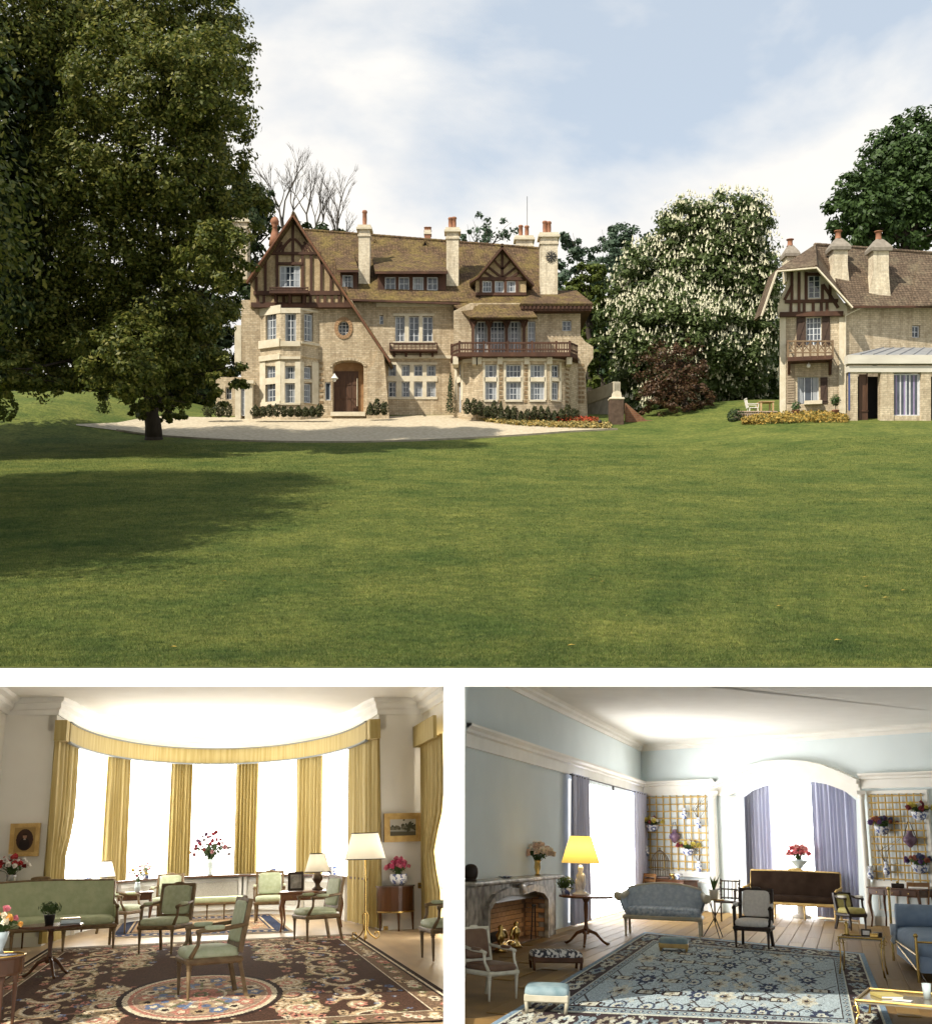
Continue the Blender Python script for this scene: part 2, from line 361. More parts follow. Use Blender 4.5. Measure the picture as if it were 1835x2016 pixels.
# grass blades, the near part of the lawn denser
def grass(n, d0, d1, hmin, hmax, wid, seed):
    g = np.random.default_rng(seed)
    u = g.random(n); d = d0*(d1/d0)**u if d1/d0 > 3 else d0+(d1-d0)*u
    x = (g.random(n)*2-1)*(.455*d+.3)
    z = ter(x, d); a = g.random(n)*2*np.pi; h = hmin+(hmax-hmin)*g.random(n); ww = wid*(.6+.8*g.random(n))*(d/d0)**.62
    h = h*(d/d0)**.35
    lean = g.normal(0, .45, (n,2))*h[:,None]
    c, s = np.cos(a)*ww/2, np.sin(a)*ww/2
    v = np.empty((n,3,3), np.float32)
    v[:,0] = np.stack([x-c, d-s, z-.005], 1); v[:,1] = np.stack([x+c, d+s, z-.005], 1)
    v[:,2] = np.stack([x+lean[:,0], d+lean[:,1], z+h], 1)
    return v.reshape(-1,3)
def tri_mesh(name, v, k=3):
    n = len(v)//k
    me = bpy.data.meshes.new(name); me.vertices.add(len(v)); me.vertices.foreach_set('co', np.asarray(v, np.float32).ravel())
    me.loops.add(n*k); me.loops.foreach_set('vertex_index', np.arange(n*k, dtype=np.int32))
    me.polygons.add(n); me.polygons.foreach_set('loop_start', np.arange(0, n*k, k, dtype=np.int32)); me.polygons.foreach_set('loop_total', np.full(n, k, np.int32))
    me.update(calc_edges=True); return me
M_blade = leaf_mat('grass_blades', [(.066,.104,.026),(.100,.143,.036),(.130,.172,.046),(.225,.232,.085)], .7, .35)
def patchy(m):
    """tufts of yellower and darker grass across the lawn"""
    t = m.node_tree; b = t.nodes['Principled BSDF']; src = b.inputs['Base Color'].links[0].from_socket
    co = t.nodes.new('ShaderNodeTexCoord'); last = src
    for s, lo, hi, d in ((.45,(.62,.74,.72),(1.38,1.22,1.15),8),(1.9,(.60,.68,.70),(1.42,1.32,1.22),8),(6.5,(.62,.66,.64),(1.4,1.36,1.3),5)):
        n = t.nodes.new('ShaderNodeTexNoise'); n.inputs['Scale'].default_value = s; n.inputs['Detail'].default_value = d; n.inputs['Roughness'].default_value = .72
        r = t.nodes.new('ShaderNodeValToRGB'); r.color_ramp.elements[0].position = .36; r.color_ramp.elements[1].position = .64; r.color_ramp.elements[0].color = (*lo,1); r.color_ramp.elements[1].color = (*hi,1)
        x = t.nodes.new('ShaderNodeMix'); x.data_type = 'RGBA'; x.blend_type = 'MULTIPLY'; x.inputs['Factor'].default_value = 1
        t.links.new(co.outputs['Object'], n.inputs['Vector']); t.links.new(n.outputs[0], r.inputs[0]); t.links.new(last, x.inputs[6]); t.links.new(r.outputs[0], x.inputs[7]); last = x.outputs[2]
    t.links.new(last, b.inputs['Base Color'])
    for nd in t.nodes:
        if nd.type == 'BSDF_TRANSLUCENT': t.links.new(last, nd.inputs['Color'])
patchy(M_blade)
gv = grass(680000, 9.33, 58, .012, .030, .0066, 1)
# no blades on the gravel drive
keepg = np.ones(len(gv)//3, bool); bx = gv.reshape(-1,3,3)[:,0]
yy = HY-bx[:,2]/bx[:,1]*F; keepg &= ~((yy < 872) & (bx[:,1] > 50))
gv = gv.reshape(-1,3,3)[keepg].reshape(-1,3)
tag(link('grass', tri_mesh('grass', gv), M_blade), 'short green mown grass blades covering the lawn', 'grass', None, 'stuff')

g = np.random.default_rng(12); fv = []
for X, Y in ((1165,1146),(1187,1150),(1704,1141),(1708,1160),(1745,1182),(340,1282),(1125,1278),(985,1102),(1375,981),(1535,1200),(1650,1268),(440,1150),(1860,1060),(1780,1168)):
    p = onter(X, Y); fv.append([p.x, p.y, p.z+.035])
fv = np.array(fv); tag(link('fallen_leaves', tri_mesh('fallen_leaves', np.concatenate([np.stack([fv+np.array(o), ], 1) for o in ()]).reshape(-1,3) if False else np.stack([fv+np.array([-.045,0,0]), fv+np.array([0,-.05,.012]), fv+np.array([.045,0,.006]), fv+np.array([0,.05,.01])], 1).reshape(-1,3), 4), pm('yellow_leaf', (.55,.36,.06), None)), 'few yellow fallen leaves scattered over the lawn', 'leaves', None, 'stuff')
# gravel drive in front of the house
M_gravel = pm('pale_gravel', (.44,.365,.25), (.58,.50,.36), 5, .95, .6, 50, detail=12)
top = [(150,836),(230,833),(300,820),(400,822),(480,822),(560,821),(640,818),(720,814),(800,812),(880,811),(912,818),(960,829),(1040,838),(1120,843),(1215,844)]
bot = [(150,838),(230,848),(300,858),(400,865),(480,869),(560,871),(640,871.5),(720,871),(800,869),(880,866),(912,864.5),(960,862),(1040,857),(1120,851),(1215,846)]
mb = MB(); rows = 8; vs = []
for (a, b) in zip(top, bot):
    for j in range(rows+1):
        p = onter(a[0], a[1]+(b[1]-a[1])*j/rows); vs.append((p.x, p.y, float(ter(p.x, p.y))+.03))
fs = [(i*(rows+1)+j, i*(rows+1)+j+1, (i+1)*(rows+1)+j+1, (i+1)*(rows+1)+j) for i in range(len(top)-1) for j in range(rows)]
mb.add(vs, fs); struct(part('gravel_drive', mb, M_gravel, None, True))
mb = MB(); prev = None
for (a, b) in zip(top[1:], bot[1:]):
    p = onter(*b); q = Vector((p.x, p.y, p.z+.03))
    if prev is not None: mb.beam(prev, q, .16, .10)
    prev = q
struct(part('drive_kerb', mb, pm('kerb_stone', (.30,.26,.19), (.20,.18,.12), 3)))

D0 = 9.25
# unseen pale court added to bounce sunlight into the rooms, and the white wall that carries the lawn above them
M_white = pm('white_plaster', (.86,.86,.85), (.82,.82,.81), 3, .85)
mb = MB(); mb.box(-80, 80, -90, D0-.002, -5.2, -4.75); struct(part('bounce_court', mb, pm('bounce_paving', (.80,.78,.73), (.75,.73,.68), 2, .9)))
x0, x1 = (873-CX)/F*D0, (915-CX)/F*D0
zt, zb = (HY-1316)/F*D0, (HY-1352)/F*D0
mb = MB(); mb.box(-30, 30, D0, D0+.06, zb, zt); mb.box(-30, 30, D0+.06, D0+.3, zb+.001, zt-.03); coping = part('retaining_wall_coping', mb, M_white); struct(coping)
mb = MB(); mb.add([(x0,D0,zb),(x1,D0,zb),(x1*13/D0,13,zb),(x0*13/D0,13,zb),(x0,D0,-4.76),(x1,D0,-4.76),(x1*13/D0,13,-9),(x0*13/D0,13,-9)],
                  [(0,1,2,3),(7,6,5,4),(0,4,5,1),(1,5,6,2),(2,6,7,3),(3,7,4,0)])
xl = (885-CX)/F; xr = (903-CX)/F
struct(part('partition_wall', mb, M_white))
for s in (-1, 1):
    mb = MB(); mb.box(min(s*5.2, s*30), max(s*5.2, s*30), D0, D0+.3, -4.76, zb); struct(part('retaining_wall', mb, M_white))
# ---------------------------------------------------------------- building tools
from mathutils.geometry import tessellate_polygon
BASE = {}
def root_base(p):
    while p.parent is not None: p = p.parent
    return BASE[p.name]
def bpart(name, mb, mat, parent, smooth=False):
    b = root_base(parent); mb.v = [(x-b.x, y-b.y, z-b.z) for x, y, z in mb.v]
    return part(name, mb, mat, parent, smooth)
def bsplit(name, mb, mat, parent):
    b = root_base(parent); mb.v = [(x-b.x, y-b.y, z-b.z) for x, y, z in mb.v]; psplit(name, mb, mat, parent)
def building(name, label, X, Y, d):
    b = px(X, Y, d); o = thing(name, label, 'house', b); BASE[o.name] = b; return o

class Pl:
    """an upright plane through two plan points, given as picture column and depth; pixels are cast onto it"""
    def __init__(s, X0, d0, X1, d1):
        s.o = Vector(((X0-CX)/F*d0, d0, 0)); p = Vector(((X1-CX)/F*d1, d1, 0))
        s.ex = (p-s.o).normalized(); s.n = Vector((s.ex.y, -s.ex.x, 0)); s.len = (p-s.o).length
    def sz(s, X, Y):
        q = Vector(((X-CX)/F, 1, (HY-Y)/F)); t = s.o.dot(s.n)/q.dot(s.n); p = q*t
        return ((p-s.o).dot(s.ex), p.z)
    def p(s, a, z, out=0.0):
        return s.o + s.ex*a + Vector((0,0,z)) + s.n*out
    def P(s, X, Y, out=0.0):
        a, z = s.sz(X, Y); return s.p(a, z, out)
    def box(s, mb, X0, X1, Y0, Y1, out0, out1):
        (a0, z1), (a1, z0) = s.sz(X0, Y0), s.sz(X1, Y1)
        return s.boxm(mb, a0, a1, z0, z1, out0, out1)
    def boxm(s, mb, a0, a1, z0, z1, o0, o1):
        vs = [s.p(a0,z0,o1), s.p(a1,z0,o1), s.p(a1,z0,o0), s.p(a0,z0,o0), s.p(a0,z1,o1), s.p(a1,z1,o1), s.p(a1,z1,o0), s.p(a0,z1,o0)]
        return mb.add(vs, [(3,2,1,0),(4,5,6,7),(0,1,5,4),(1,2,6,5),(2,3,7,6),(3,0,4,7)])
    def poly(s, mb, pts, out0, out1):
        q = [s.sz(*p) for p in pts]
        ar = sum(q[i][0]*q[(i+1)%len(q)][1]-q[(i+1)%len(q)][0]*q[i][1] for i in range(len(q)))
        if ar < 0: q = q[::-1]
        n = len(q); vs = [s.p(a,z,out1) for a,z in q]+[s.p(a,z,out0) for a,z in q]
        return mb.add(vs, [tuple(range(n)), tuple(reversed(range(n,2*n)))] + [((i+1)%n, i, n+i, n+(i+1)%n) for i in range(n)])
    def wall(s, mb, outer, holes, thick=.35):
        """front face with real openings and their reveals"""
        loops = [[s.sz(*p) for p in outer]] + [[s.sz(*p) for p in h] for h in holes]
        flat = [p for l in loops for p in l]
        tris = tessellate_polygon([[Vector((a, z, 0)) for a, z in l] for l in loops])
        b = len(mb.v); mb.v.extend([tuple(s.p(a, z)) for a, z in flat])
        for t in tris:
            a, c, e = (flat[i] for i in t)
            if (c[0]-a[0])*(e[1]-a[1])-(e[0]-a[0])*(c[1]-a[1]) < 0: t = (t[0], t[2], t[1])
            mb.f.append(tuple(b+i for i in t))
        for l in loops:
            n = len(l)
            for i in range(n):
                a, c = l[i], l[(i+1)%n]
                mb.add([s.p(*a), s.p(*c), s.p(*c, -thick), s.p(*a, -thick)], [(0,1,2,3)])
        return mb
def rect(X0, X1, Y0, Y1): return [(X0,Y1),(X1,Y1),(X1,Y0),(X0,Y0)]

M_glass = pm('window_glass', (.030,.040,.055), (.075,.09,.11), 1.6, .05, spec=.7)
M_curt = pm('net_curtain', (.40,.42,.44), (.30,.32,.34), 9, .9, stretch=(1,1,.1))
M_frame = pm('window_paint', (.62,.64,.66), (.52,.54,.56), 5, .5)
M_brick = brick_mat('sandy_brick', (.66,.57,.43), (.49,.40,.28), (.40,.34,.25))
M_brick2 = brick_mat('buff_brick', (.68,.60,.46), (.54,.46,.34), (.45,.39,.30))
M_chim = brick_mat('pale_chimney_brick', (.80,.74,.61), (.70,.63,.50), (.66,.60,.48))
M_stone = pm('cream_stone', (.68,.61,.47), (.58,.51,.37), 3, .85, .25, 30)
M_roof = tile_mat('mossy_tiles', (.115,.078,.050), (.185,.122,.078), (.19,.145,.055), .13, .52)
M_timber = pm('red_brown_timber', (.100,.046,.026), (.062,.029,.018), 2, .7, .2, 20, stretch=(1,1,.3))
M_infill = brick_mat('timber_infill', (.52,.40,.24), (.60,.49,.32), (.45,.36,.24), .2, .07)
M_pot = pm('terracotta_pot', (.34,.155,.085), (.25,.115,.068), 6, .8)
M_dark = pm('opening_shade', (.012,.010,.009), None, rough=.9)  # near-black paint standing in for the shade inside openings
M_iron = pm('dark_iron', (.03,.028,.026), None, rough=.5)
M_door = pm('dark_oak_door', (.105,.052,.028), (.065,.032,.018), 4, .55, .2, 25, stretch=(4,1,.3))

def win(parent, pl, X0, X1, Y0, Y1, cols=2, rows=3, inset=.16, fw=.06, mun=.035, name='window', casement=False, curtain=.5, label=None):
    (a0, z1), (a1, z0) = pl.sz(X0, Y0), pl.sz(X1, Y1)
    fr = MB(); i0, i1 = -inset-.07, -inset
    pl.boxm(fr, a0, a0+fw, z0, z1, i0, i1); pl.boxm(fr, a1-fw, a1, z0, z1, i0, i1)
    pl.boxm(fr, a0+fw, a1-fw, z0, z0+fw, i0, i1); pl.boxm(fr, a0+fw, a1-fw, z1-fw, z1, i0, i1)
    for k in range(1, cols):
        c = a0+(a1-a0)*k/cols; mm = mun*1.8 if casement and k == cols//2 else mun
        pl.boxm(fr, c-mm/2, c+mm/2, z0+fw, z1-fw, i0+.01, i1-.012)
    for k in range(1, rows):
        c = z0+(z1-z0)*k/rows; pl.boxm(fr, a0+fw, a1-fw, c-mun/2, c+mun/2, i0+.012, i1-.014)
    w_ = bpart(name, fr, M_frame, parent)
    if label: w_['label'] = label
    g = MB(); pl.boxm(g, a0+fw*.5, a1-fw*.5, z0+fw*.5, z1-fw*.5, i0+.02, i0+.03); bpart('pane', g, M_glass, w_)
    if rnd.random() < curtain:
        g = MB(); wd = (a1-a0)*rnd.uniform(.16,.3); top = z1-fw; n = 7
        for s0, s1 in ((a0+fw, a0+fw+wd), (a1-fw-wd, a1-fw)):
            for k in range(n):
                c0 = s0+(s1-s0)*k/n; c1 = s0+(s1-s0)*(k+1)/n; pl.boxm(g, c0, c1, z0+fw+(z1-z0)*.03, top, i0+.031, i0+.036+.01*(k%2))
        bpart('curtain', g, M_curt, w_)
    return w_

def chimney(parent, X0, X1, Ytop, Ybot, d, depth, pots, cap=.14, mat=None, flare=0.0, label=None):
    """stack with corbelled cap; pots: list of (X, Ytop)"""
    pl = Pl(X0, d, X1, d); mb = MB()
    (a0, z1), (a1, z0) = pl.sz(X0, Ytop), pl.sz(X1, Ybot)
    z0 -= 1.0
    pl.boxm(mb, a0, a1, z0, z1-.3, -depth, 0)
    pl.boxm(mb, a0-.06, a1+.06, z1-.75, z1-.62, -depth-.06, .06)
    st = bpart('chimney', mb, mat or M_chim, parent)
    if label: st['label'] = label
    mb = MB(); pl.boxm(mb, a0-cap, a1+cap, z1-.3, z1-.16, -depth-cap, cap); pl.boxm(mb, a0-cap*.4, a1+cap*.4, z1-.16, z1, -depth-cap*.4, cap*.4)
    bpart('chimney_cap', mb, M_stone, st)
    for X, Yt in pots:
        s_, zt_ = pl.sz(X, Yt); c = pl.p(s_, 0, -depth/2); h = zt_-z1+.02; mb = MB()
        mb.lathe([(.17,0),(.165,.08),(.13,.12),(.145,h*.45),(.135,h*.82),(.17,h*.86),(.17,h*.94),(.14,h)], 12, (c.x, c.y, z1-.02)); bpart('chimney_pot', mb, M_pot, st, True)
    return st

def roof(parent, quads, mat, t=.16, name='roof'):
    mb = MB()
    for q in quads: mb.slab(q, t)
    return bpart(name, mb, mat, parent)
def ridge_line(parent, p, q, mat, r=.11):
    mb = MB(); p = Vector(p); q = Vector(q); n = max(2, int((q-p).length/.35))
    for k in range(n):
        a = p.lerp(q, k/n); b = p.lerp(q, (k+1.04)/n); mb.tube([a, b], [r, r*1.16], 8)
    return bpart('ridge_tiles', mb, mat, parent)

# ---------------------------------------------------------------- the manor house
DH = 68.0
house = building('manor_house', 'long sandy brick manor with tall pale chimneys, timbered gables and mossy tiled roof', 800, 815, DH)
H = lambda X, Y, dy=0.0: px(X, Y, DH+dy)
def up(p, dy): return Vector((p.x, p.y+dy, p.z))

# middle range
mid = Pl(690, DH, 905, DH)
gw = [(765,780),(791,807),(815,832),(840,858)]
fw3 = [(778,797),(805,825),(832,852)]
holes = [rect(a,b,718,740) for a,b in gw]+[rect(a,b,751,781) for a,b in gw]+[rect(a,b,622,672) for a,b in fw3]+[rect(747,755,620,638)]
mb = MB(); mid.wall(mb, rect(690,960,594,830), holes); bpart('wall', mb, M_brick, house)
for a, b in gw:
    win(house, mid, a, b, 718, 740, 2, 2); win(house, mid, a, b, 751, 781, 2, 3)
for a, b in fw3: win(house, mid, a, b, 622, 672, 2, 4, casement=True)
win(house, mid, 747, 755, 620, 638, 1, 2)
mb = MB()
for a, b, y0, y1 in [(762,861,740,751),(762,861,781,786),(762,861,713,718),(774,856,672,677),(774,856,617,622)]: mid.box(mb, a, b, y0, y1, -.05, .05)
for (a, b), (c, d_) in zip(gw, gw[1:]):
    mid.box(mb, b, c, 718, 740, -.05, .045); mid.box(mb, b, c, 751, 781, -.05, .045)
for (a, b), (c, d_) in zip(fw3, fw3[1:]): mid.box(mb, b, c, 622, 672, -.05, .045)
bsplit('stone_dressing', mb, M_stone, house)
mb = MB(); mid.box(mb, 741, 890, 594, 604, -.02, .10); mid.box(mb, 690, 893, 700, 706, -.02, .12); bsplit('string_course', mb, M_stone, house)
# planter ledge under the first-floor windows
mb = MB(); mid.box(mb, 768, 862, 692, 695, .0, .75); mid.box(mb, 768, 862, 678.5, 680.5, .62, .72)
for k in range(12):
    X = 769.5+k*8.3; mid.box(mb, X-.8, X+.8, 680.5, 692, .63, .71)
mid.box(mb, 768, 770, 679, 692, .0, .62); mid.box(mb, 860, 862, 679, 692, .0, .62); mid.box(mb, 768, 862, 686, 687.6, .64, .70)
for X in (777, 800, 828, 852): mid.poly(mb, [(X-2,695),(X+2,695),(X+2,703),(X-2,703)], 0, .35)
bpart('window_ledge', mb, M_timber, house)
ledge_flowers_pl = mid
mb = MB(); a = H(895,600,-.14); mb.tube([a, H(895,697,-.14)], .055, 8); bpart('drainpipe', mb, M_timber, house)

# main roof
ER = H(690,588,-.75); EL = H(905,596,-.75); RL = H(596,452,4.6); RR = H(1062,489,4.6)
E1 = H(596,588,-.75); E2 = H(1062,596,-.75)
back = [up(RR,6)-Vector((0,0,6)), up(RL,6)-Vector((0,0,6))]
roof(house, [[E1, E2, RR, RL], [RL, RR, back[0], back[1]]], M_roof)
ridge_line(house, RL, RR, M_roof)
mb = MB(); mb.beam(H(690,590,-.78), H(905,597.5,-.78), .10, .12); bpart('gutter', mb, M_timber, house)
def onroof(X, Y, lift=0.0):
    """point of the main roof plane seen at X, Y"""
    n = (E2-E1).cross(RR-E1).normalized(); q = Vector(((X-CX)/F,1,(HY-Y)/F)); t = E1.dot(n)/q.dot(n); return q*t + (n*lift if n.z > 0 else n*-lift)

def shed_dormer(X0, X1, Yb, Xt0, Xt1, Yt, wins, wy0, wy1, d):
    pl = Pl(X0, d, X1, d); mb = MB(); ybot = wy1+6
    pl.wall(mb, rect(X0+2,X1-2,Yb-2,ybot), [rect(a,b,wy0,wy1) for a,b in wins], .3)
    fr = pl.P(X0+2, ybot), pl.P(X0+2, Yb-2); bk = Vector((0,3.2,0))
    for X in (X0+2, X1-2):
        p, q = pl.P(X, ybot), pl.P(X, Yb-2); mb.add([p, q, q+bk, p+bk], [(0,1,2,3)])
    dm = bpart('dormer', mb, M_timber, house)
    for a, b in wins: win(dm, pl, a, b, wy0, wy1, 2 if b-a < 22 else 3, 2, .05, curtain=.2)
    f0, f1 = pl.P(X0-2, Yb, .55), pl.P(X1+2, Yb, .55); t0, t1 = onroof(Xt0, Yt, .1), onroof(Xt1, Yt, .1)
    mb = MB(); mb.slab([f0, f1, t1, t0], .15); bpart('dormer_roof', mb, M_roof, dm)
    mb = MB(); mb.beam(f0-Vector((0,.02,.1)), f1-Vector((0,.02,.1)), .06, .14); bpart('fascia', mb, M_timber, dm)
    return dm
dd = onroof(800, 574).y
shed_dormer(742, 880, 538, 730, 858, 496, [(758,779),(785,806),(813,834),(841,862)], 545, 571, dd+.15)
dd = onroof(684, 570).y
shed_dormer(668, 706, 535, 655, 693, 494, [(674,695)], 541, 567, dd+.15)
for X in (738, 837):
    a, b, c = onroof(X-7,493,.02), onroof(X+8,493,.02), onroof(X,481,.02)
    tip = (a+b)/2+Vector((0,-.1,.75)); mb = MB(); mb.slab([a+Vector((-.1,-.15,0)), tip, onroof(X,477,.1)], .07); mb.slab([tip, b+Vector((.1,-.15,0)), onroof(X,477,.1)], .07)
    v = bpart('roof_vent', mb, M_roof, house); mb = MB(); mb.add([a, b, tip], [(0,1,2)]); bpart('vent_shade', mb, M_dark, v)  # solid black triangle painted as the shade inside the vent

chimney(house, 706, 728, 442, 561, onroof(717,556).y-.15, .8, [(717,410)], label='tall pale brick chimney with one pot beside the big gable')
chimney(house, 879, 903, 447, 564, onroof(890,560).y-.15, .8, [(887,424),(894,423)], label='tall pale chimney with two pots left of the small gable')
chimney(house, 1016, 1049, 463, 520, DH+4.6, .9, [(1026,439),(1038,440)], label='squat pale chimney on the ridge behind the small gable')
chimney(house, 836, 848, 452, 470, DH+6.2, .6, [(839,444),(845,444)], .05, M_pot)
c4 = chimney(house, 1064, 1098, 457, 584, DH+.1, 1.0, [(1074,430),(1082,431)], label='broad tall pale chimney with wrought star ornament')
# wrought iron star on the broad chimney
pl4 = Pl(1064, DH+.1, 1098, DH+.1); ce = pl4.P(1085, 505, .05); mb = MB()
for k in range(8):
    t = k*math.pi/4; e = ce+Vector((math.cos(t)*.38, 0, math.sin(t)*.42)); mb.tube([ce, (ce+e)/2+Vector((0,-.02,0)), e], [.025,.04,.012], 6)
    for s in (-1, 1):
        m2 = ce+Vector((math.cos(t+s*.22)*.26, 0, math.sin(t+s*.22)*.28)); mb.tube([(ce+e)/2, m2, m2+Vector((math.cos(t+s*.6)*.1,0,math.sin(t+s*.6)*.1))], .018, 5)
bpart('iron_star', mb, M_iron, c4)
mb = MB(); a = H(1038,440,5); mb.tube([a-Vector((0,0,.4)), H(1038,386,5)], .018, 5)
bpart('aerial', mb, M_iron, house)

# left wing with the big gable
DW = -2.2
wing = Pl(475, DH+DW, 757, DH+DW)
arch = [(655,818)]+[(655,722)]+[(655+61*(.5-.5*math.cos(t)), 722-13*math.sin(t)**.8 if 0 < t < math.pi else 722) for t in [math.pi*k/12 for k in range(1,12)]]+[(716,722),(716,818)]
oval = [(676.5+11*math.cos(2*math.pi*k/24), 645.5+14.5*math.sin(2*math.pi*k/24)) for k in range(24)]
sidewin = rect(640,651,752,788)
mb = MB(); wing.wall(mb, [(475,840),(757,840),(757,706),(759,694),(692,590),(475,590)], [arch, oval, sidewin], .7)
lp = wing.P(475,840); mb.add([wing.P(475,840), wing.P(475,590), wing.P(475,590)+Vector((0,8,0)), wing.P(475,840)+Vector((0,8,0))], [(0,3,2,1)])
rp = wing.P(757,840); mb.add([rp, wing.P(757,700), wing.P(757,700)+Vector((0,2.4,0)), rp+Vector((0,2.4,0))], [(0,1,2,3)])
bpart('wall', mb, M_brick, house)
# splayed buttress right of the arch
mb = MB(); wing.poly(mb, [(722,840),(768,840),(764,790),(757,706),(754,694),(745,690),(736,720),(724,730)], 0, .28); bpart('buttress', mb, M_brick, house)
# arch ring
mb = MB()
for k in range(14):
    t0, t1 = math.pi*k/14, math.pi*(k+1)/14-.03
    def ap(t, r): return (685.5-(30.5+r)*math.cos(t), 722-(13+r*.9)*math.sin(t)**.85)
    wing.poly(mb, [ap(t0,0),ap(t1,0),ap(t1,6),ap(t0,6)], .0, .06)
bpart('arch_ring', mb, M_brick2, house)
# oval window: brick ring, frame
mb = MB()
for k in range(20):
    t0, t1 = 2*math.pi*k/20, 2*math.pi*(k+.9)/20
    f = lambda t, r: (676.5+(11.2+r)*math.cos(t), 645.5+(14.7+r)*math.sin(t)); wing.poly(mb, [f(t0,0),f(t1,0),f(t1,7),f(t0,7)], 0, .05)
bpart('brick_ring', mb, pm('orange_brick', (.40,.25,.135), (.33,.20,.11), 5, .9), house)
ow = win(house, wing, 665.5, 687.5, 631, 660, 3, 4, .25, curtain=0, name='oval_window')
win(house, wing, 640, 651, 752, 788, 1, 1, .1, curtain=0)
# door in the arch
mb = MB(); pd = Pl(650, DH+DW+.72, 720, DH+DW+.72); pd.box(mb, 640, 730, 690, 830, -.3, 0); bpart('porch_back', mb, pm('warm_porch_panel', (.36,.21,.10), (.27,.15,.07), 3, .8), house)
mb = MB(); pd.box(mb, 657, 706, 731, 816, .0, .08); dr = bpart('door', mb, M_door, house)
mb = MB()
for k in range(4):
    for j in range(3): pd.box(mb, 660+k*11.5, 669+k*11.5, 735+j*27, 758+j*27, .08, .11)
bpart('door_panel', mb, M_door, dr)
mb = MB(); pd.box(mb, 703, 704.4, 745, 800, .11, .17); bpart('door_handle', mb, M_stone, dr)
mb = MB(); wing.box(mb, 652, 720, 812, 820, -.3, .35); bpart('door_step', mb, M_stone, house)
mb = MB(); c = wing.P(661, 748, .55); mb.lathe([(.02,.28),(.24,.0),(.22,-.02),(.02,.06)], 12, (c.x,c.y,c.z)); mb.ball((c.x,c.y,c.z-.1), .11); mb.tube([wing.P(655,738,0), wing.P(661,738,.55), (c.x,c.y,c.z+.2)], .02, 6)
bpart('door_lantern', mb, pm('lantern_white', (.75,.74,.68), None, rough=.4), house)
# bay, two storeys, canted
b0, b1, b2, b3 = (512, DH+DW), (553, DH+DW-.85), (592, DH+DW-.85), (627, DH+DW)
fac = [Pl(*b0,*b1), Pl(*b1,*b2), Pl(*b2,*b3)]
wx = [((523,544),(523,543)), ((561,583),(561,581)), ((599,617),(598,614))]
wl = MB(); dress = MB()
for i, (pl, (xu, xl_)) in enumerate(zip(fac, wx)):
    e0, e1 = ((512,553),(553,592),(592,627))[i]
    pl.wall(wl, rect(e0,e1,606,840), [rect(*xu,616,672), rect(*xl_,720,746), rect(*xl_,754,793)], .3)
    for y0, y1, o in ((672,682,.16),(702,707,.12),(746,754,.04),(793,797,.10),(606,616,.04)): pl.box(dress, e0, e1, y0, y1, -.02, o)
    pl.box(dress, e0, xl_[0], 712, 797, .0, .035); pl.box(dress, xl_[1], e1, 712, 797, .0, .035)
bpart('bay_wall', wl, M_brick2, house); bsplit('stone_dressing', dress, M_stone, house)
for pl, (xu, xl_) in zip(fac, wx):
    win(house, pl, *xu, 616, 672, 2, 4, casement=True, curtain=.8); win(house, pl, *xl_, 720, 746, 2, 2, curtain=.8); win(house, pl, *xl_, 754, 793, 2, 3, curtain=.8)
# roof of the wing
OV = DW-.75
AP = H(577,419,OV); BR = H(768,706,OV); BL = H(486,550,OV)
run = Vector((0,8.0,0))
roof(house, [[BR, BR+run, AP+run, AP], [AP, AP+run, BL+run, BL]], M_roof, .18)
ridge_line(house, AP+Vector((0,.1,.03)), AP+run, M_roof)
mb = MB(); dn = Vector((0,-.03,-.22))
mb.beam(AP+dn+Vector((0,0,.05)), BR+dn, .10, .34, (0,1,0)); mb.beam(AP+dn+Vector((0,0,.05)), BL+dn, .10, .34, (0,1,0)); bsplit('bargeboard', mb, pm('bargeboard_timber', (.20,.085,.04), (.13,.055,.03), 2, .7), house)
# timbered gable
tg = Pl(490, DH+DW-.12, 700, DH+DW-.12)
mb = MB(); tg.wall(mb, [(492,604),(697,604),(577,428),(495,546)], [rect(551,591,523,565)], .25); bpart('gable_infill', mb, M_infill, house)
mb = MB()
def bm(p, q, wpx=6, o=.07): mb.beam(tg.P(*p, o/2), tg.P(*q, o/2), .16 if wpx==6 else wpx*.0324, o*1.6, tg.n)
for X, y0, y1 in [(505,545,573),(523,503,573),(546,500,573),(596,500,573),(613,500,573),(633,512,573),(652,540,573),(577,432,523)]: bm((X,y0),(X,y1))
for X in (508,520,545,559,572,596,612,626,640,654,668,680): bm((X,582),(X,600), 5)
for y, xa, xb in [(499,528,632),(519,546,596),(569,546,596),(577,500,670),(600,495,695)]: bm((xa,y),(xb,y), 8 if y in (577,600) else 6, .1)
for s in (-1, 1):
    cx_ = 577
    pts = [(cx_+s*3,470),(cx_+s*10,476),(cx_+s*18,486),(cx_+s*21,499)]
    for p, q in zip(pts, pts[1:]): bm(p, q, 4.5)
    pts = [(cx_+s*6,452),(cx_+s*17,462),(cx_+s*30,478),(cx_+s*38,498)]
    bm((cx_+s*38,499),(cx_+s*22,476), 4.5); bm((cx_+s*20,482),(cx_+s*30,499), 4)
for p, q in (((577,430),(497,549)), ((577,430),(690,598))): bm(p, q, 7)
bsplit('timber', mb, M_timber, house)
win(house, tg, 551, 591, 523, 565, 4, 3, .02, casement=True, curtain=1)
mb = MB(); tg.box(mb, 535, 611, 579, 583, .0, .8); tg.box(mb, 535, 611, 571, 573.4, .68, .78); tg.box(mb, 535, 611, 576, 577.5, .70, .76)
for k in range(13): tg.box(mb, 535.3+k*6.2, 536.6+k*6.2, 573.4, 579, .69, .77)
for X in (545, 573, 601): tg.poly(mb, [(X-2.5,583),(X+2.5,583),(X+2.5,600),(X-2.5,600)], 0, .5)
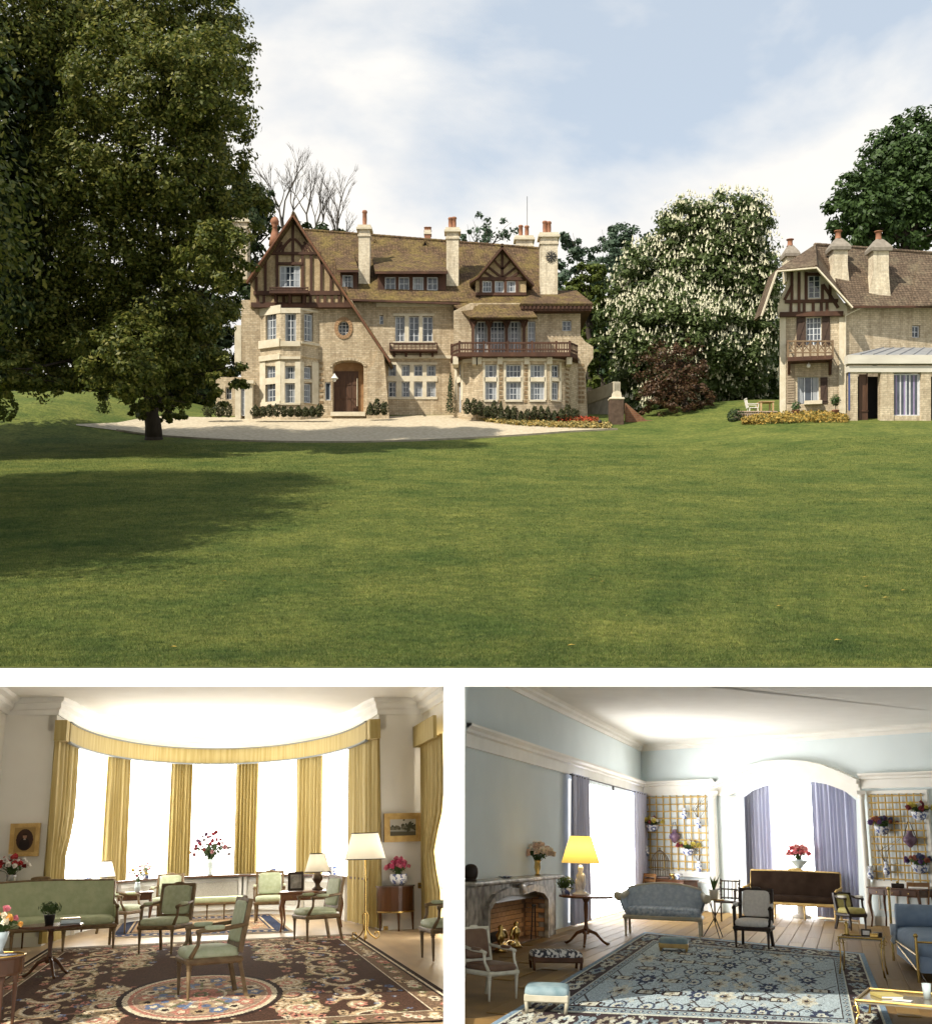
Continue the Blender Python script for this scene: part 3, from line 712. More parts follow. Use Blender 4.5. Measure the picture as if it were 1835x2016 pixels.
bpart('gable_balcony', mb, M_timber, house)
mb = MB(); tg.box(mb, 500, 698, 600, 607, -.05, .35); bpart('jetty_beam', mb, M_timber, house)
c = H(541,466,3.5); mb = MB(); mb.lathe([(.42,-.6),(.30,0),(.22,.3),(.14,.6),(.2,.64),(.12,.72),(.27,.86),(.30,1.05),(.2,1.25),(.05,1.36)], 14, (c.x,c.y,c.z)); bpart('roof_finial', mb, M_pot, house, True)
chimney(house, 458, 487, 428, 520, DH+3.5, 1.0, [(466,412)], label='pale chimney half hidden by the big tree')
# low porch on the far left of the wing
pp = Pl(440, DH-.8, 476, DH-.8); mb = MB(); pp.wall(mb, rect(425,476,742,835), [rect(482-10,486-12,760,812)] if False else [rect(444,456,762,786)], .3); bpart('porch_wall', mb, M_brick2, house); win(house, pp, 444, 456, 762, 786, 2, 2)
mb = MB()
for X0_, X1_ in ((463,474),(482,497)):
    pq = Pl(460, DH+DW-.5, 500, DH+DW-.5); pq.box(mb, X0_, X1_, 755, 835, -.4, 0)
bsplit('porch_pillar', mb, M_stone, house)
mb = MB(); pq.box(mb, 455, 500, 749, 755.5, -.6, .15); bpart('porch_lintel', mb, M_stone, house)
win(house, pq, 475, 482, 758, 818, 1, 5, .1)
mb = MB(); wing.box(mb, 462, 475, 640, 722, -.3, .02); bsplit('corner_pilaster', mb, M_stone, house)

# right wing
DR = -1.4
rw = Pl(893, DH+DR, 1160, DH+DR)
fr4 = [(934,960),(965.5,994),(999.5,1026),(1039,1054)]
mb = MB()
outer = [(893,700),(893,612),(926,596),(1143,596),(1143,660),(1152,672),(1168,682),(1168,704),(1156,722),(1153,740),(1158,842),(893,842)]
rw.wall(mb, outer[::-1], [rect(a,b,632,699) for a,b in fr4]+[rect(1107,1125,630,651)], .35)
s_ = rw.P(893,842); mb.add([rw.P(893,842), rw.P(893,600), rw.P(893,600)+Vector((0,2,0)), rw.P(893,842)+Vector((0,2,0))], [(0,3,2,1)])
s_ = rw.P(1143,842); mb.add([rw.P(1143,842), rw.P(1143,600), rw.P(1143,600)+Vector((0,9,0)), rw.P(1143,842)+Vector((0,9,0))], [(0,1,2,3)])
bpart('wall', mb, M_brick, house)
for a, b in fr4: win(house, rw, a, b, 632, 699, 4 if b-a > 20 else 2, 6, .12, casement=True, curtain=.6, name='french_window')
win(house, rw, 1107, 1125, 630, 651, 2, 2)
# ground-floor bow
q = [(893,DH+DR-.1),(913,DH+DR-1.5),(950,DH+DR-2.1),(1080,DH+DR-2.1),(1112,DH+DR-1.6),(1138,DH+DR-.1)]
fx = [Pl(*a,*b) for a, b in zip(q, q[1:])]
gwx = [[(900,908)],[],[(955,978),(996,1026),(1044,1072)],[(1086,1101)],[]]
wl = MB(); dress = MB()
for i, pl in enumerate(fx):
    hs = []
    for a, b in gwx[i]: hs += [rect(a,b,717,742.6), rect(a,b,751,787 if i else 812)]
    pl.wall(wl, rect(q[i][0],q[i+1][0],700,845), hs, .3)
    pl.box(dress, q[i][0], q[i+1][0], 706, 711, -.02, .08)
    for a, b in gwx[i]:
        pl.box(dress, a-1.5, b+1.5, 742.6, 751, .0, .03); pl.box(dress, a-2, b+2, 787, 791, .0, .09) if i else None
        pl.box(dress, a-4, a, 713, 787, .0, .03); pl.box(dress, b, b+4, 713, 787, .0, .03)
bpart('bow_wall', wl, M_brick, house); bsplit('stone_dressing', dress, M_stone, house)
for i, pl in enumerate(fx):
    for a, b in gwx[i]:
        win(house, pl, a, b, 717, 742.6, 4 if b-a > 27 else 3 if b-a > 20 else 2, 2, curtain=.6); win(house, pl, a, b, 751, 787 if i else 812, 4 if b-a > 27 else 3 if b-a > 20 else 2, 3 if i else 5, curtain=.8)
# quoin blocks
mb = MB()
for X, pl in ((985,fx[2]),(1035,fx[2]),(1116,fx[4]),(1140,rw),(1147,rw)):
    for k in range(9): pl.box(mb, X-3+(k%2)*1.5, X+3+(k%2)*1.5, 716+k*9, 721.5+k*9, .0, .03)
for X, pl in ((514.5,wing),(632,wing)):
    for k in range(9): pl.box(mb, X-4+(k%2), X+4+(k%2), 712+k*11, 717+k*11, .0, .03)
bpart('quoins', mb, brick_mat('dark_quoin', (.28,.20,.12), (.36,.27,.16), (.3,.22,.14)), house)['kind'] = 'stuff'
# balcony
by = DH+DR-2.55
bp = Pl(889, by, 1137, by)
mb = MB(); z1_ = bp.sz(900,693)[1]; z0_ = bp.sz(900,701)[1]
pts = [((X-CX)/F*d, d) for X, d in ((887,DH+DR-.2),(889,by+.9),(905,by),(1122,by),(1137,by+.9),(1139,DH+DR-.2))]
n = len(pts); vs = [(x,y,z0_) for x,y in pts]+[(x,y,z1_) for x,y in pts]
mb.add(vs, [tuple(range(n))[::-1], tuple(range(n,2*n))]+[(i,(i+1)%n,n+(i+1)%n,n+i) for i in range(n)]); balc = bpart('balcony', mb, M_timber, house)
mb = MB(); mb2 = MB(); zt_ = bp.sz(900,674)[1]; zm = bp.sz(900,687)[1]
for (xa, ya), (xb, yb) in zip(pts[1:], pts[2:5]):
    a = Vector((xa,ya,0)); b = Vector((xb,yb,0)); ln = (b-a).length; m = max(3, int(ln/.16))
    ins = Vector((0,.12,0))
    mb2.beam(a+ins+Vector((0,0,zt_)), b+ins+Vector((0,0,zt_)), .09, .10); mb2.beam(a+ins+Vector((0,0,zm)), b+ins+Vector((0,0,zm)), .07, .08)
    for k in range(m+1):
        p = a.lerp(b, k/m)+ins; big = k % 9 == 0; wdt = .13 if big else .055
        mb.beam(p+Vector((0,0,z1_)), p+Vector((0,0,zt_+(.12 if big else 0))), wdt, wdt)
bsplit('baluster', mb, M_timber, balc); bpart('handrail', mb2, M_timber, balc)
mb = MB()
for X in (897, 935, 943, 985, 1038, 1083, 1122):
    pl = fx[2]; c = bp.P(X,705,-.3); mb.box(c.x-.16, c.x+.16, c.y, c.y+1.2, c.z-.3, c.z+.17)
bsplit('balcony_corbel', mb, M_stone, balc)
# posts between the french windows and veranda roof over the balcony
mb = MB()
for X in (931, 963, 997, 1031):
    a, b = rw.P(X,632,.35), rw.P(X,699,.35); mb.beam(a, b, .17, .17); mb.beam(rw.P(X,650,.35), rw.P(X-7,632,.45), .1, .1); mb.beam(rw.P(X,650,.35), rw.P(X+7,632,.45), .1, .1)
mb.beam(rw.P(926,630,.38), rw.P(1036,630,.38), .18, .2); bsplit('veranda_post', mb, M_timber, house)
v0, v1 = px(936,624,DH+DR-1.5), px(1058,624,DH+DR-1.5)
a0_, a1_ = px(948,579,DH-.2), px(1026,579,DH-.2)
vl = px(905,597,DH-.7); vt = px(926,556,DH+1.0); ve = px(924,624,DH+DR-.6)
roof(house, [[v0, v1, a1_, a0_], [ve, v0, a0_, vt], [px(893,600,DH-.8), ve, vt, px(893,561,DH+1.2)]], M_roof, .14, 'veranda_roof')
# small gable
sg = Pl(930, DH-.4, 1050, DH-.4)
mb = MB(); sg.wall(mb, [(936,582),(1036,582),(1036,548),(989,494),(936,548)], [rect(a,b,553,575) for a,b in ((950,968),(974.5,992),(998,1015))], .2); bpart('gable_infill', mb, M_infill, house)
mb = MB()
def bs(p, q, wpx=5, o=.08): mb.beam(sg.P(*p, o/2), sg.P(*q, o/2), wpx*.0324, o*1.6, sg.n)
for X in (947,971.2,995,1018): bs((X,549),(X,582))
for y in (549,579): bs((936,y),(1036,y), 6, .1)
bs((989,494),(989,549), 5)
for s in (-1,1):
    for k in range(3): bs((989+s*2,545-k*13),(989+s*(22-k*2)+s*6,540-k*14-(-8)), 4) if False else None
    bs((989,547),(989+s*27,526), 4); bs((989,530),(989+s*17,512), 4); bs((989+s*14,549),(989+s*34,536), 4)
bsplit('timber', mb, M_timber, house)
for a, b in ((950,968),(974.5,992),(998,1015)): win(house, sg, a, b, 553, 575, 3, 2, .02, curtain=.3)
gA = px(989,482,DH-1.0); gL = px(941,540,DH-1.0); gR = px(1036,540,DH-1.0); gL2 = px(925,551,DH-1.0); gR2 = px(1051,556,DH-1.0)
rn = Vector((0,5.0,0))
roof(house, [[gR, gR+rn, gA+rn, gA], [gA, gA+rn, gL+rn, gL], [gR2, gR2+rn, gR+rn, gR], [gL, gL+rn, gL2+rn, gL2]], M_roof, .16)
ridge_line(house, gA+Vector((0,.05,.02)), gA+rn*.8, M_roof)
mb = MB(); dn = Vector((0,-.03,-.2))
for p, q in ((gA,gL),(gL,gL2),(gA,gR),(gR,gR2)): mb.beam(p+dn, q+dn, .09, .28, (0,1,0))
bsplit('bargeboard', mb, M_timber, house)
# low hipped roof of the end tower
e = [px(1024,597,DH+DR-.9), px(1168,597,DH+DR-.9)]
tp = [px(1036,571,DH+1.2), px(1135,571,DH+1.2)]
bk = [e[0]+Vector((0,9,0)), e[1]+Vector((0,9,0))]; tb = [tp[0]+Vector((0,4.6,0)), tp[1]+Vector((0,4.6,0))]
roof(house, [[e[0],e[1],tp[1],tp[0]], [e[1],bk[1],tb[1],tp[1]], [bk[0],e[0],tp[0],tb[0]]], M_roof, .14)
mb = MB(); mb.box(e[0].x+.1, e[1].x-.1, e[0].y+.12, e[0].y+8, e[0].z-.42, e[0].z-.1); bpart('eaves_board', mb, M_timber, house)
mb = MB()
for k in range(18):
    c = e[0].lerp(e[1], (k+.5)/18); mb.box(c.x-.07, c.x+.07, c.y+.02, c.y+.5, c.z-.32, c.z-.16)
bpart('rafter_ends', mb, M_timber, house)['kind'] = 'stuff'
# ---------------------------------------------------------------- trees and shrubs
def leafquads(c, nrm, size, g, aspect=.55):
    """pointed leaf quads at c facing nrm"""
    n = len(c); nrm = nrm/np.linalg.norm(nrm, axis=1, keepdims=True)
    a = np.cross(nrm, g.normal(size=(n,3))); a /= np.linalg.norm(a, axis=1, keepdims=True)+1e-9
    b = np.cross(nrm, a); sz = (size*(.65+.7*g.random(n)))[:,None]
    v = np.empty((n,4,3), np.float32)
    v[:,0] = c-a*sz*.5; v[:,1] = c+b*sz*aspect*.5-nrm*sz*.08; v[:,2] = c+a*sz*.5-nrm*sz*.12; v[:,3] = c-b*sz*aspect*.5-nrm*sz*.08
    return v.reshape(-1,3)
def crown(blobs, clumps, per, size, seed, cr=.34, fill=.25, flat=.7, up=.5):
    """blobs: (centre, (rx,ry,rz)); leaves gather in clumps near the skin of each blob"""
    g = np.random.default_rng(seed); C = []; Nn = []; tips = []
    for c, r in blobs:
        c = np.array(c); r = np.array(r); rm = r.mean()
        k = max(3, int(clumps*(r[0]*r[2])/(clumps_ref**2)))
        d = g.normal(size=(k,3)); d /= np.linalg.norm(d, axis=1, keepdims=True)
        rad = np.where(g.random(k) < fill, g.random(k)*.7+.15, .78+.30*g.random(k))
        cc = c+d*r*rad[:,None]
        rr = rm*cr*(.6+.8*g.random(k))
        m = per
        e = g.normal(size=(k,m,3)); e /= np.linalg.norm(e, axis=2, keepdims=True)
        e *= (g.random((k,m,1))**.45)
        p = cc[:,None,:]+e*rr[:,None,None]*np.array([1,1,flat])
        nn = e*.9+d[:,None,:]*.5+np.array([0,0,up])+g.normal(size=(k,m,3))*.45
        C.append(p.reshape(-1,3)); Nn.append(nn.reshape(-1,3)); tips.append((cc, d, rr))
    return np.concatenate(C), np.concatenate(Nn), tips, g
clumps_ref = 1.0
def blobpx(l, d, jit=0, depth=.8, seed=0):
    r_ = random.Random(seed); o = []
    for b in l:
        X, Y, rx, ry = b[:4]; dd = d+(b[4] if len(b) > 4 else r_.uniform(-jit, jit))
        c = px(X, Y, dd); o.append(((c.x,c.y,c.z), (rx/F*dd, (rx+ry)/2/F*dd*depth, ry/F*dd)))
    return o
def limb(mb, p, q, r0, r1, g, bend=.12, n=5, sides=7):
    p, q = Vector(p), Vector(q); ln = (q-p).length; pts = []
    for i in range(n+1):
        t = i/n; o = Vector((g.uniform(-1,1), g.uniform(-1,1), g.uniform(-.3,.8)))*ln*bend*math.sin(math.pi*t)
        pts.append(p.lerp(q, t)+o)
    mb.tube(pts, [r0+(r1-r0)*i/n for i in range(n+1)], sides)
    return pts
M_bark = pm('bark', (.055,.042,.030), (.035,.027,.020), 6, .95, .5, 25, stretch=(1,1,.25))
def tree(name, label, blobs, mat, clumps, per, size, seed, foot, tr=.35, group=None, cr=.34, fill=.25, flat=.7, cat='tree', bark=None, upn=.5, nlimb=None, lean=.65):
    o = thing(name, label, cat, foot, group); f = Vector(foot); g = random.Random(seed)
    C, Nn, tips, gg = crown(blobs, clumps, per, size, seed, cr, fill, flat, upn)
    v = leafquads(C, Nn, size, gg)-np.array(foot, np.float32)
    cro = link('crown', tri_mesh('crown', v, 4), mat, o)
    ctr = sum((Vector(b[0]) for b in blobs), Vector())/len(blobs)
    zmin = min(b[0][2]-b[1][2] for b in blobs); mb = MB()
    top = Vector((f.x*(1-lean)+ctr.x*lean, f.y*(1-lean)+ctr.y*lean, max(f.z+1.2, zmin*.45+ctr.z*.55)))
    mb.tube([(0,0,-.4),(0,0,.15)], [tr*1.45, tr*1.15], 10); limb(mb, (0,0,.1), top-f, tr*1.15, tr*.55, g, .05, 6, 10)
    lim = blobs if nlimb is None else blobs[:nlimb]
    for c, r in lim:
        st = Vector((0,0,.1)).lerp(top-f, g.uniform(.55,1)); pts = limb(mb, st, Vector(c)-f, tr*.38, tr*.07, g)
        for _ in range(3):
            e = Vector(c)+Vector((g.uniform(-1,1)*r[0], g.uniform(-1,1)*r[1], g.uniform(-.3,1)*r[2]))*.8; limb(mb, pts[g.choice((2,3,4))], e-f, tr*.13, tr*.03, g, .1, 3, 5)
    part('trunk', mb, bark or M_bark, o, True)
    return o, tips

ML_big = leaf_mat('lime_leaves', [(.050,.070,.013),(.090,.112,.021),(.15,.165,.032),(.27,.25,.06)], .5, .42)
ML_chest = leaf_mat('chestnut_leaves', [(.068,.098,.028),(.095,.130,.040),(.13,.17,.055)], .5, .35)
ML_copper = leaf_mat('copper_leaves', [(.06,.03,.016),(.09,.045,.024),(.12,.065,.032),(.06,.055,.022)], .5, .25)
ML_blue = leaf_mat('bluish_leaves', [(.05,.08,.05),(.075,.115,.07),(.11,.16,.10)], .6, .25)
ML_yel = leaf_mat('yellow_green_leaves', [(.06,.085,.015),(.10,.13,.022),(.15,.18,.035)], .6, .35)
ML_dark = leaf_mat('dark_wood_leaves', [(.022,.036,.012),(.036,.056,.018),(.055,.08,.026)], .6, .2)
ML_grn = leaf_mat('deep_green_leaves', [(.035,.065,.018),(.055,.095,.025),(.08,.13,.038)], .5, .25)
ML_box = leaf_mat('shrub_leaves', [(.02,.03,.01),(.045,.05,.015),(.085,.085,.03)], .6, .2)

# the great tree on the left
big = [(30,60,130,120),(170,30,120,110),(310,20,110,110),(415,70,80,95),(90,200,120,110),(240,165,115,105),(385,165,112,100),(50,340,115,110),
       (190,320,115,105),(330,310,110,105),(415,275,78,85),(455,405,68,65),(70,480,110,110),(215,465,105,105),(350,455,110,95),(425,505,72,72),
       (60,615,110,95),(180,610,105,95),(300,600,100,90),(390,610,75,72),(110,705,90,70),(245,705,90,75),(370,700,70,62),(445,735,42,40),(300,775,38,36),(20,725,60,50),(330,735,60,50),(90,752,60,26),(190,755,55,26),(385,778,48,30),(300,790,45,22),(420,790,30,18),(345,800,26,14),(290,808,40,16,4),(335,812,34,12,4),(260,795,36,16,2),(305,815,42,15,8),(275,820,30,11,8),(345,818,34,12,8)]
fb = onter(215,838); 
tree('broadleaf_tree', 'huge dark leafy tree filling the upper left beside the manor', blobpx(big, 49, 3.4, .9, 3), ML_big, 19, 95, .21, 11, (px(303,822,57).x, 57.0, float(ter(px(303,822,57).x,57.0))), .40, cr=.30, fill=.22, lean=.2)
# its neighbours nearer the viewer, mostly out of the picture on the left, which shade the lawn
def roundtree(name, label, x, d, h, r, mat, seed, clumps=12, per=60, size=.24, tr=.35, group=None, low=.25, nb=13, sq=1.0, cr=.34, flat=.7):
    g = random.Random(seed); z = float(ter(x, d)); bl = []
    for k in range(nb):
        t = (k+.5)/nb; a = k*2.4; zz = z+h*(low+(1-low)*(.08+.84*t)); rr = r*math.sin(math.pi*(.18+.70*t))**.8
        off = rr*.55*g.uniform(.6,1.1) if k < nb-1 else 0
        s = rr*.62*g.uniform(.85,1.15)+.3
        bl.append(((x+off*math.cos(a), d+off*math.sin(a), zz), (s, s, s*sq)))
    return tree(name, label, bl, mat, clumps, per, size, seed, (x, d, z), tr, group, cr=cr, flat=flat)
roundtree('broadleaf_tree', 'dark tree at the extreme left edge that shades the lawn', -18.8, 28, 18, 6.2, ML_big, 21, 12, 70, .22)
roundtree('broadleaf_tree', 'nearest dark tree, just beyond the left edge, throwing the foremost lawn shadow', -14.6, 16.5, 10.5, 4.4, ML_big, 22, 12, 70, .22)
roundtree('broadleaf_tree', 'middle one of the dark trees beyond the left edge, its shadow joining the two others', -16.6, 21.5, 14.5, 5.0, ML_big, 24, 12, 70, .22)
roundtree('broadleaf_tree', 'dark tree behind the huge one at the left edge', -26, 47, 22, 7, ML_dark, 23, 6, 60, .4)

# flowering horse chestnut
ch = [(1440,452,74,72),(1352,468,72,68),(1290,560,82,78),(1400,560,112,100),(1478,560,55,95),(1238,648,60,68),(1335,670,115,90),(1462,680,66,85),(1258,728,60,58),(1380,760,100,55),(1485,765,48,42),(1300,790,70,35)]
fc = onter(1352,832)
cho, tips = tree('horse_chestnut', 'big rounded chestnut covered in white flower candles between manor and cottage', blobpx(ch, 74, 1.5, .8, 5), ML_chest, 20, 80, .30, 31, (px(1352,832,74).x, 74, float(ter(px(1352,832,74).x,74))), .5, cr=.28, fill=.3)
g = np.random.default_rng(4); P = []; 
for cc, d, rr in tips:
    k = (d[:,1] < .45)
    for c_, d_, r_ in zip(cc[k], d[k], rr[k]):
        for _ in range(g.integers(3,11)):
            e = g.normal(size=3); e /= np.linalg.norm(e); e[1] = -abs(e[1]); e[2] = abs(e[2])*.9
            P.append(c_+e*r_*np.array([1.05,1.05,.85])+np.array([0,-.12,.05]))
P = np.array(P); q = []
for p in P:
    h = .29*(.6+.7*g.random()); r0 = .070*(.7+.5*g.random()); lx, ly = g.normal(0,.05,2)
    ring = [(p[0]+r0*math.cos(t), p[1]+r0*math.sin(t), p[2]+h*.12) for t in (0,1.57,3.14,4.71)]
    q.append((ring, (p[0]+lx, p[1]+ly, p[2]+h)))
mb = MB()
for ring, tip in q: mb.add(ring+[tip], [(0,1,4),(1,2,4),(2,3,4),(3,0,4)])
f_ = Vector(cho.location); mb.v = [(x-f_.x,y-f_.y,z-f_.z) for x,y,z in mb.v]
fl = part('flower_candles', mb, pm('cream_blossom', (.70,.66,.48), (.55,.53,.36), 3, .8), cho); fl['kind'] = 'stuff'

fc = px(1352,834,66)
tree('copper_beech', 'small dark red leaved tree in front of the flowering chestnut', blobpx([(1300,735,44,58),(1348,712,42,45),(1372,765,36,40),(1285,790,32,30),(1335,775,40,38)], 66, 1, .8, 6), ML_copper, 20, 50, .19, 41, (fc.x, 66, float(ter(fc.x,66))), .2, cr=.32, bark=M_bark)
# trees behind
def btree(name, label, bl, d, mat, seed, clumps=14, per=50, size=.4, foot=None, tr=.3, cr=.34, flat=.7):
    X = sum(b[0] for b in bl)/len(bl) if foot is None else foot; f = px(X, 700, d)
    return tree(name, label, blobpx(bl, d, 1.5, .8, seed), mat, clumps, per, size, seed, (f.x, d, float(ter(f.x,d))), tr, cr=cr, flat=flat)
btree('conifer', 'dark blue green tree rising right behind the broad chimney', [(1125,470,22,38),(1122,530,30,45),(1130,600,36,50),(1150,660,36,60),(1165,740,30,60)], 92, ML_blue, 51, 6, 60, .42)
btree('broadleaf_tree', 'hazy bluish tree between the manor roof and the chestnut', [(1215,480,44,45),(1180,520,38,40),(1250,500,35,45),(1210,560,55,50),(1200,640,55,60),(1190,720,45,60)], 98, ML_blue, 52, 6, 60, .42)
btree('broadleaf_tree', 'bright yellow green bushy tree against the manor end wall', [(1162,552,40,32),(1140,572,28,24),(1180,590,32,30),(1160,630,26,40)], 84, ML_yel, 53, 14, 60, .32)
btree('shrub', 'light green shrub low behind the manor end wall', [(1185,738,34,30),(1205,750,30,28),(1172,690,24,34)], 80, ML_yel, 54, 14, 60, .3)
btree('broadleaf_tree', 'tall deep green tree rising behind the cottage roof', [(1690,400,62,55),(1745,330,62,60),(1700,450,60,45),(1800,280,65,55),(1800,380,80,70),(1765,450,80,50),(1860,330,70,80),(1870,430,70,70)], 84, ML_grn, 55, 10, 70, .42, 1790, .5)
btree('broadleaf_tree', 'thin grey green tree showing above the ridge between two chimneys', [(955,440,30,24),(925,458,24,20),(990,455,26,22),(960,470,45,25)], 96, ML_blue, 56, 3, 34, .36, cr=.4)
btree('broadleaf_tree', 'dark tree standing behind the left end of the manor roof', [(470,400,55,70),(440,480,60,70),(505,440,40,55),(520,410,36,30),(480,560,60,60),(600,455,40,22),(640,460,40,16)], 88, ML_dark, 57, 7, 60, .4)
def bare(name, label, X, Ytop, d, spread, seed):
    g = random.Random(seed); f = px(X, 560, d); t = px(X+g.uniform(-10,10), Ytop, d); o = thing(name, label, 'tree', f); mb = MB()
    def rec(p, dirn, ln, r, lv):
        q = p+dirn*ln; pts = [p, p.lerp(q,.5)+Vector((g.uniform(-1,1),g.uniform(-1,1),0))*ln*.08, q]; mb.tube(pts, [r, r*.8, r*.6], 5)
        if lv == 0: return
        for _ in range(3 if lv > 1 else 4):
            nd = (dirn+Vector((g.uniform(-1,1),g.uniform(-.6,.6),g.uniform(-.1,.6)))*spread).normalized(); rec(q if g.random() < .7 else pts[1], nd, ln*g.uniform(.55,.8), r*.55, lv-1)
    hh = (t-f).length; rec(Vector((0,0,0)), Vector((0,0,1)), hh*.42, .20, 5)
    part('trunk', mb, pm('grey_bark', (.10,.085,.07), (.07,.06,.05), 5), o)
bare('bare_tree', 'leafless tree nearest the big tree, behind the manor ridge', 560, 340, 92, .55, 61)
bare('bare_tree', 'forked leafless tree in the middle of the bare group behind the ridge', 615, 362, 92, .5, 62)
bare('bare_tree', 'leafless tree rightmost of the bare group, by the first chimney', 668, 358, 92, .5, 63)
# woods further back
bl = [(X, Y, 60, 60) for X, Y in ((-60,650),(40,690),(140,690),(240,700),(340,690),(430,690),(90,620),(250,620),(400,620),(-20,740),(200,745),(380,750))]+[(X, 772, 48, 34) for X in range(-40,460,55)]
C, Nn, _, gg = crown(blobpx(bl, 92, 2, .6, 8), 8, 60, .5, 71)
tag(link('woodland', tri_mesh('woodland', leafquads(C, Nn, .55, gg), 4), ML_dark), 'dark wood behind the huge tree at the left', 'woodland', None, 'stuff')
bl = [(X, Y, 55, 60) for X, Y in ((1190,640),(1180,760),(1260,700),(1330,740),(1420,740),(1500,720),(1540,640),(1480,640),(1400,690),(1250,790),(1340,800),(1440,800),(1530,780))]+[(X, 805, 45, 30) for X in range(1180,1560,50)]
C, Nn, _, gg = crown(blobpx(bl, 92, 2, .5, 9), 7, 60, .5, 72)
tag(link('woodland', tri_mesh('woodland', leafquads(C, Nn, .55, gg), 4), ML_grn), 'deep green wood behind the flowering chestnut and copper tree', 'woodland', None, 'stuff')

# shrubs and flowers at the house wall
def shrub(X, Yb, hpx, wpx, d, mat, label, seed, name='shrub', group=None, upright=False, size=.12, per=60):
    z0 = px(X, Yb, d); h = hpx/F*d; r = wpx/2/F*d
    o = thing(name, label, 'shrub', z0, group); g = np.random.default_rng(seed)
    n = per*8; t = g.random(n); a = g.random(n)*6.283; pr = (np.sin(np.pi*np.clip(t*.86+.1,0,1))**.7 if not upright else (1-t)**.55+.05)
    rr = r*pr*(.5+.5*g.random(n)**.5)*(1+.25*np.sin(a*3+seed))
    C = np.stack([rr*np.cos(a), rr*np.sin(a), h*t*(1+.1*np.sin(a*2+seed))], 1); Nn = np.stack([np.cos(a), np.sin(a), .5+0*a], 1)+g.normal(size=(n,3))*.5
    link('foliage', tri_mesh('foliage', leafquads(C, Nn, size, g), 4), mat, o)
    mb = MB()
    for k in range(3): mb.tube([(0,0,-.05),(rnd.uniform(-.1,.1),rnd.uniform(-.1,.1),h*.6)], [.02,.008], 5)
    part('stem', mb, M_bark, o)
    return o
ORD = ['first','second','third','fourth','fifth','sixth','seventh','eighth','ninth','tenth','eleventh','twelfth','thirteenth','fourteenth','fifteenth','sixteenth','seventeenth']
SH1 = [f'{ORD[i]} from the drive end of the row under the bow windows' for i in range(17)]
SH2 = [f'{ORD[i]} from the porch end below the big gable bay' for i in range(10)]
g = random.Random(5)
for i in range(17):
    X = 920+i*13.2; t = i/16; Yb = 812+17*min(1, t*2)-1.5*t; hp = g.uniform(20,32); dd = 63.6+1.2*abs(t-.55)
    shrub(X, Yb+2, hp, g.uniform(15,20), dd, ML_box, 'evergreen shrub '+SH1[i], 100+i, group='evergreen shrubs under the bow', upright=i in (5,8,13))
for i in range(10):
    shrub(503+i*14, 819.5, g.uniform(17,24), g.uniform(15,21), 63.9, ML_box, 'low dark shrub '+SH2[i], 130+i, group='low shrubs under the bay', size=.11)
for i, X in enumerate((729,742,757)): shrub(X, 816, (22,30,24)[i], 17, 64.6, ML_box, ('pointed small shrub right beside the entrance arch','middle taller shrub right of the entrance arch','rightmost shrub of three right of the entrance arch')[i], 150+i, group='shrubs by the entrance', upright=i == 0)
for i, X in enumerate((432,448,410)): shrub(X, 820, 28, 24, 64, ML_box, ('low shrub beside the porch pillar at the manor left end','low shrub left of the porch pillar','outermost low shrub left of the porch')[(1,0,2)[i]], 160+i, group='shrubs by the porch')
shrub(887, 812, 72, 19, 65.9, ML_dark, 'narrow dark clipped conifer against the wall left of the bow', 170, 'clipped_conifer', upright=True, size=.10, per=120)
tag(COL.objects['clipped_conifer'], None, 'conifer')
shrub(204, 812, 72, 26, 59, ML_yel, 'slender pale young tree on the left grass bank', 171, 'sapling', upright=True, size=.16, per=60)
shrub(1446, 832, 26, 34, 60, ML_dark, 'small dark bush on the lawn crest beside the yellow flowers', 172, 'bush', size=.14)
shrub(8, 828, 60, 60, 50, ML_yel, 'leafy bush at the left picture edge under the huge tree', 173, 'bush', size=.2)

# flower beds: too many blooms to count
def bed(name, label, pts, n, hgt, cols, seed, leaf=(.05,.075,.02), size=.13):
    g = np.random.default_rng(seed); tot = []
    for _ in range(n):
        i = g.integers(len(pts)-1); t = g.random(); s = g.random()
        (xa,ya0,ya1), (xb,yb0,yb1) = pts[i], pts[i+1]; X = xa+(xb-xa)*t; y0 = ya0+(yb0-ya0)*t; y1 = ya1+(yb1-ya1)*t
        tot.append((X, y0+(y1-y0)*s))
    # bed is laid on the ground between two border lines
    P0 = [onter(a, b) for a, b in tot[:60]]
    C = []
    cache = {}
    for X, Y in tot:
        k = (round(X/6), round(Y/2))
        if k not in cache: cache[k] = onter(k[0]*6, k[1]*2)
        p = cache[k]; C.append((p.x+g.uniform(-.1,.1), p.y+g.uniform(-.2,.2), float(ter(p.x,p.y))+hgt*g.uniform(.15,1)))
    C = np.array(C); Nn = g.normal(size=C.shape)*.6+np.array([0,-.5,.8])
    return tag(link(name, tri_mesh(name, leafquads(C, Nn, size, g, .9), 4), leaf_mat(name+'_petals', cols, .7, .2)), label, 'flowers', None, 'stuff')
bed('flower_bed', 'band of small yellow flowers edging the bed under the bow', [(914,817,820),(960,826,832),(1020,832,839),(1100,835,843),(1165,836,844),(1200,838,844)], 5200, .22, [(.05,.07,.02),(.45,.30,.07),(.55,.42,.16),(.06,.08,.02),(.42,.33,.14)], 81)
bed('flower_bed', 'strip of red flowers in front of the evergreen shrubs', [(935,817,820),(985,822.5,827),(1060,826.5,831.5),(1130,828,833),(1175,831,836)], 1900, .34, [(.40,.045,.02),(.50,.08,.03),(.05,.07,.02),(.42,.10,.05)], 82)
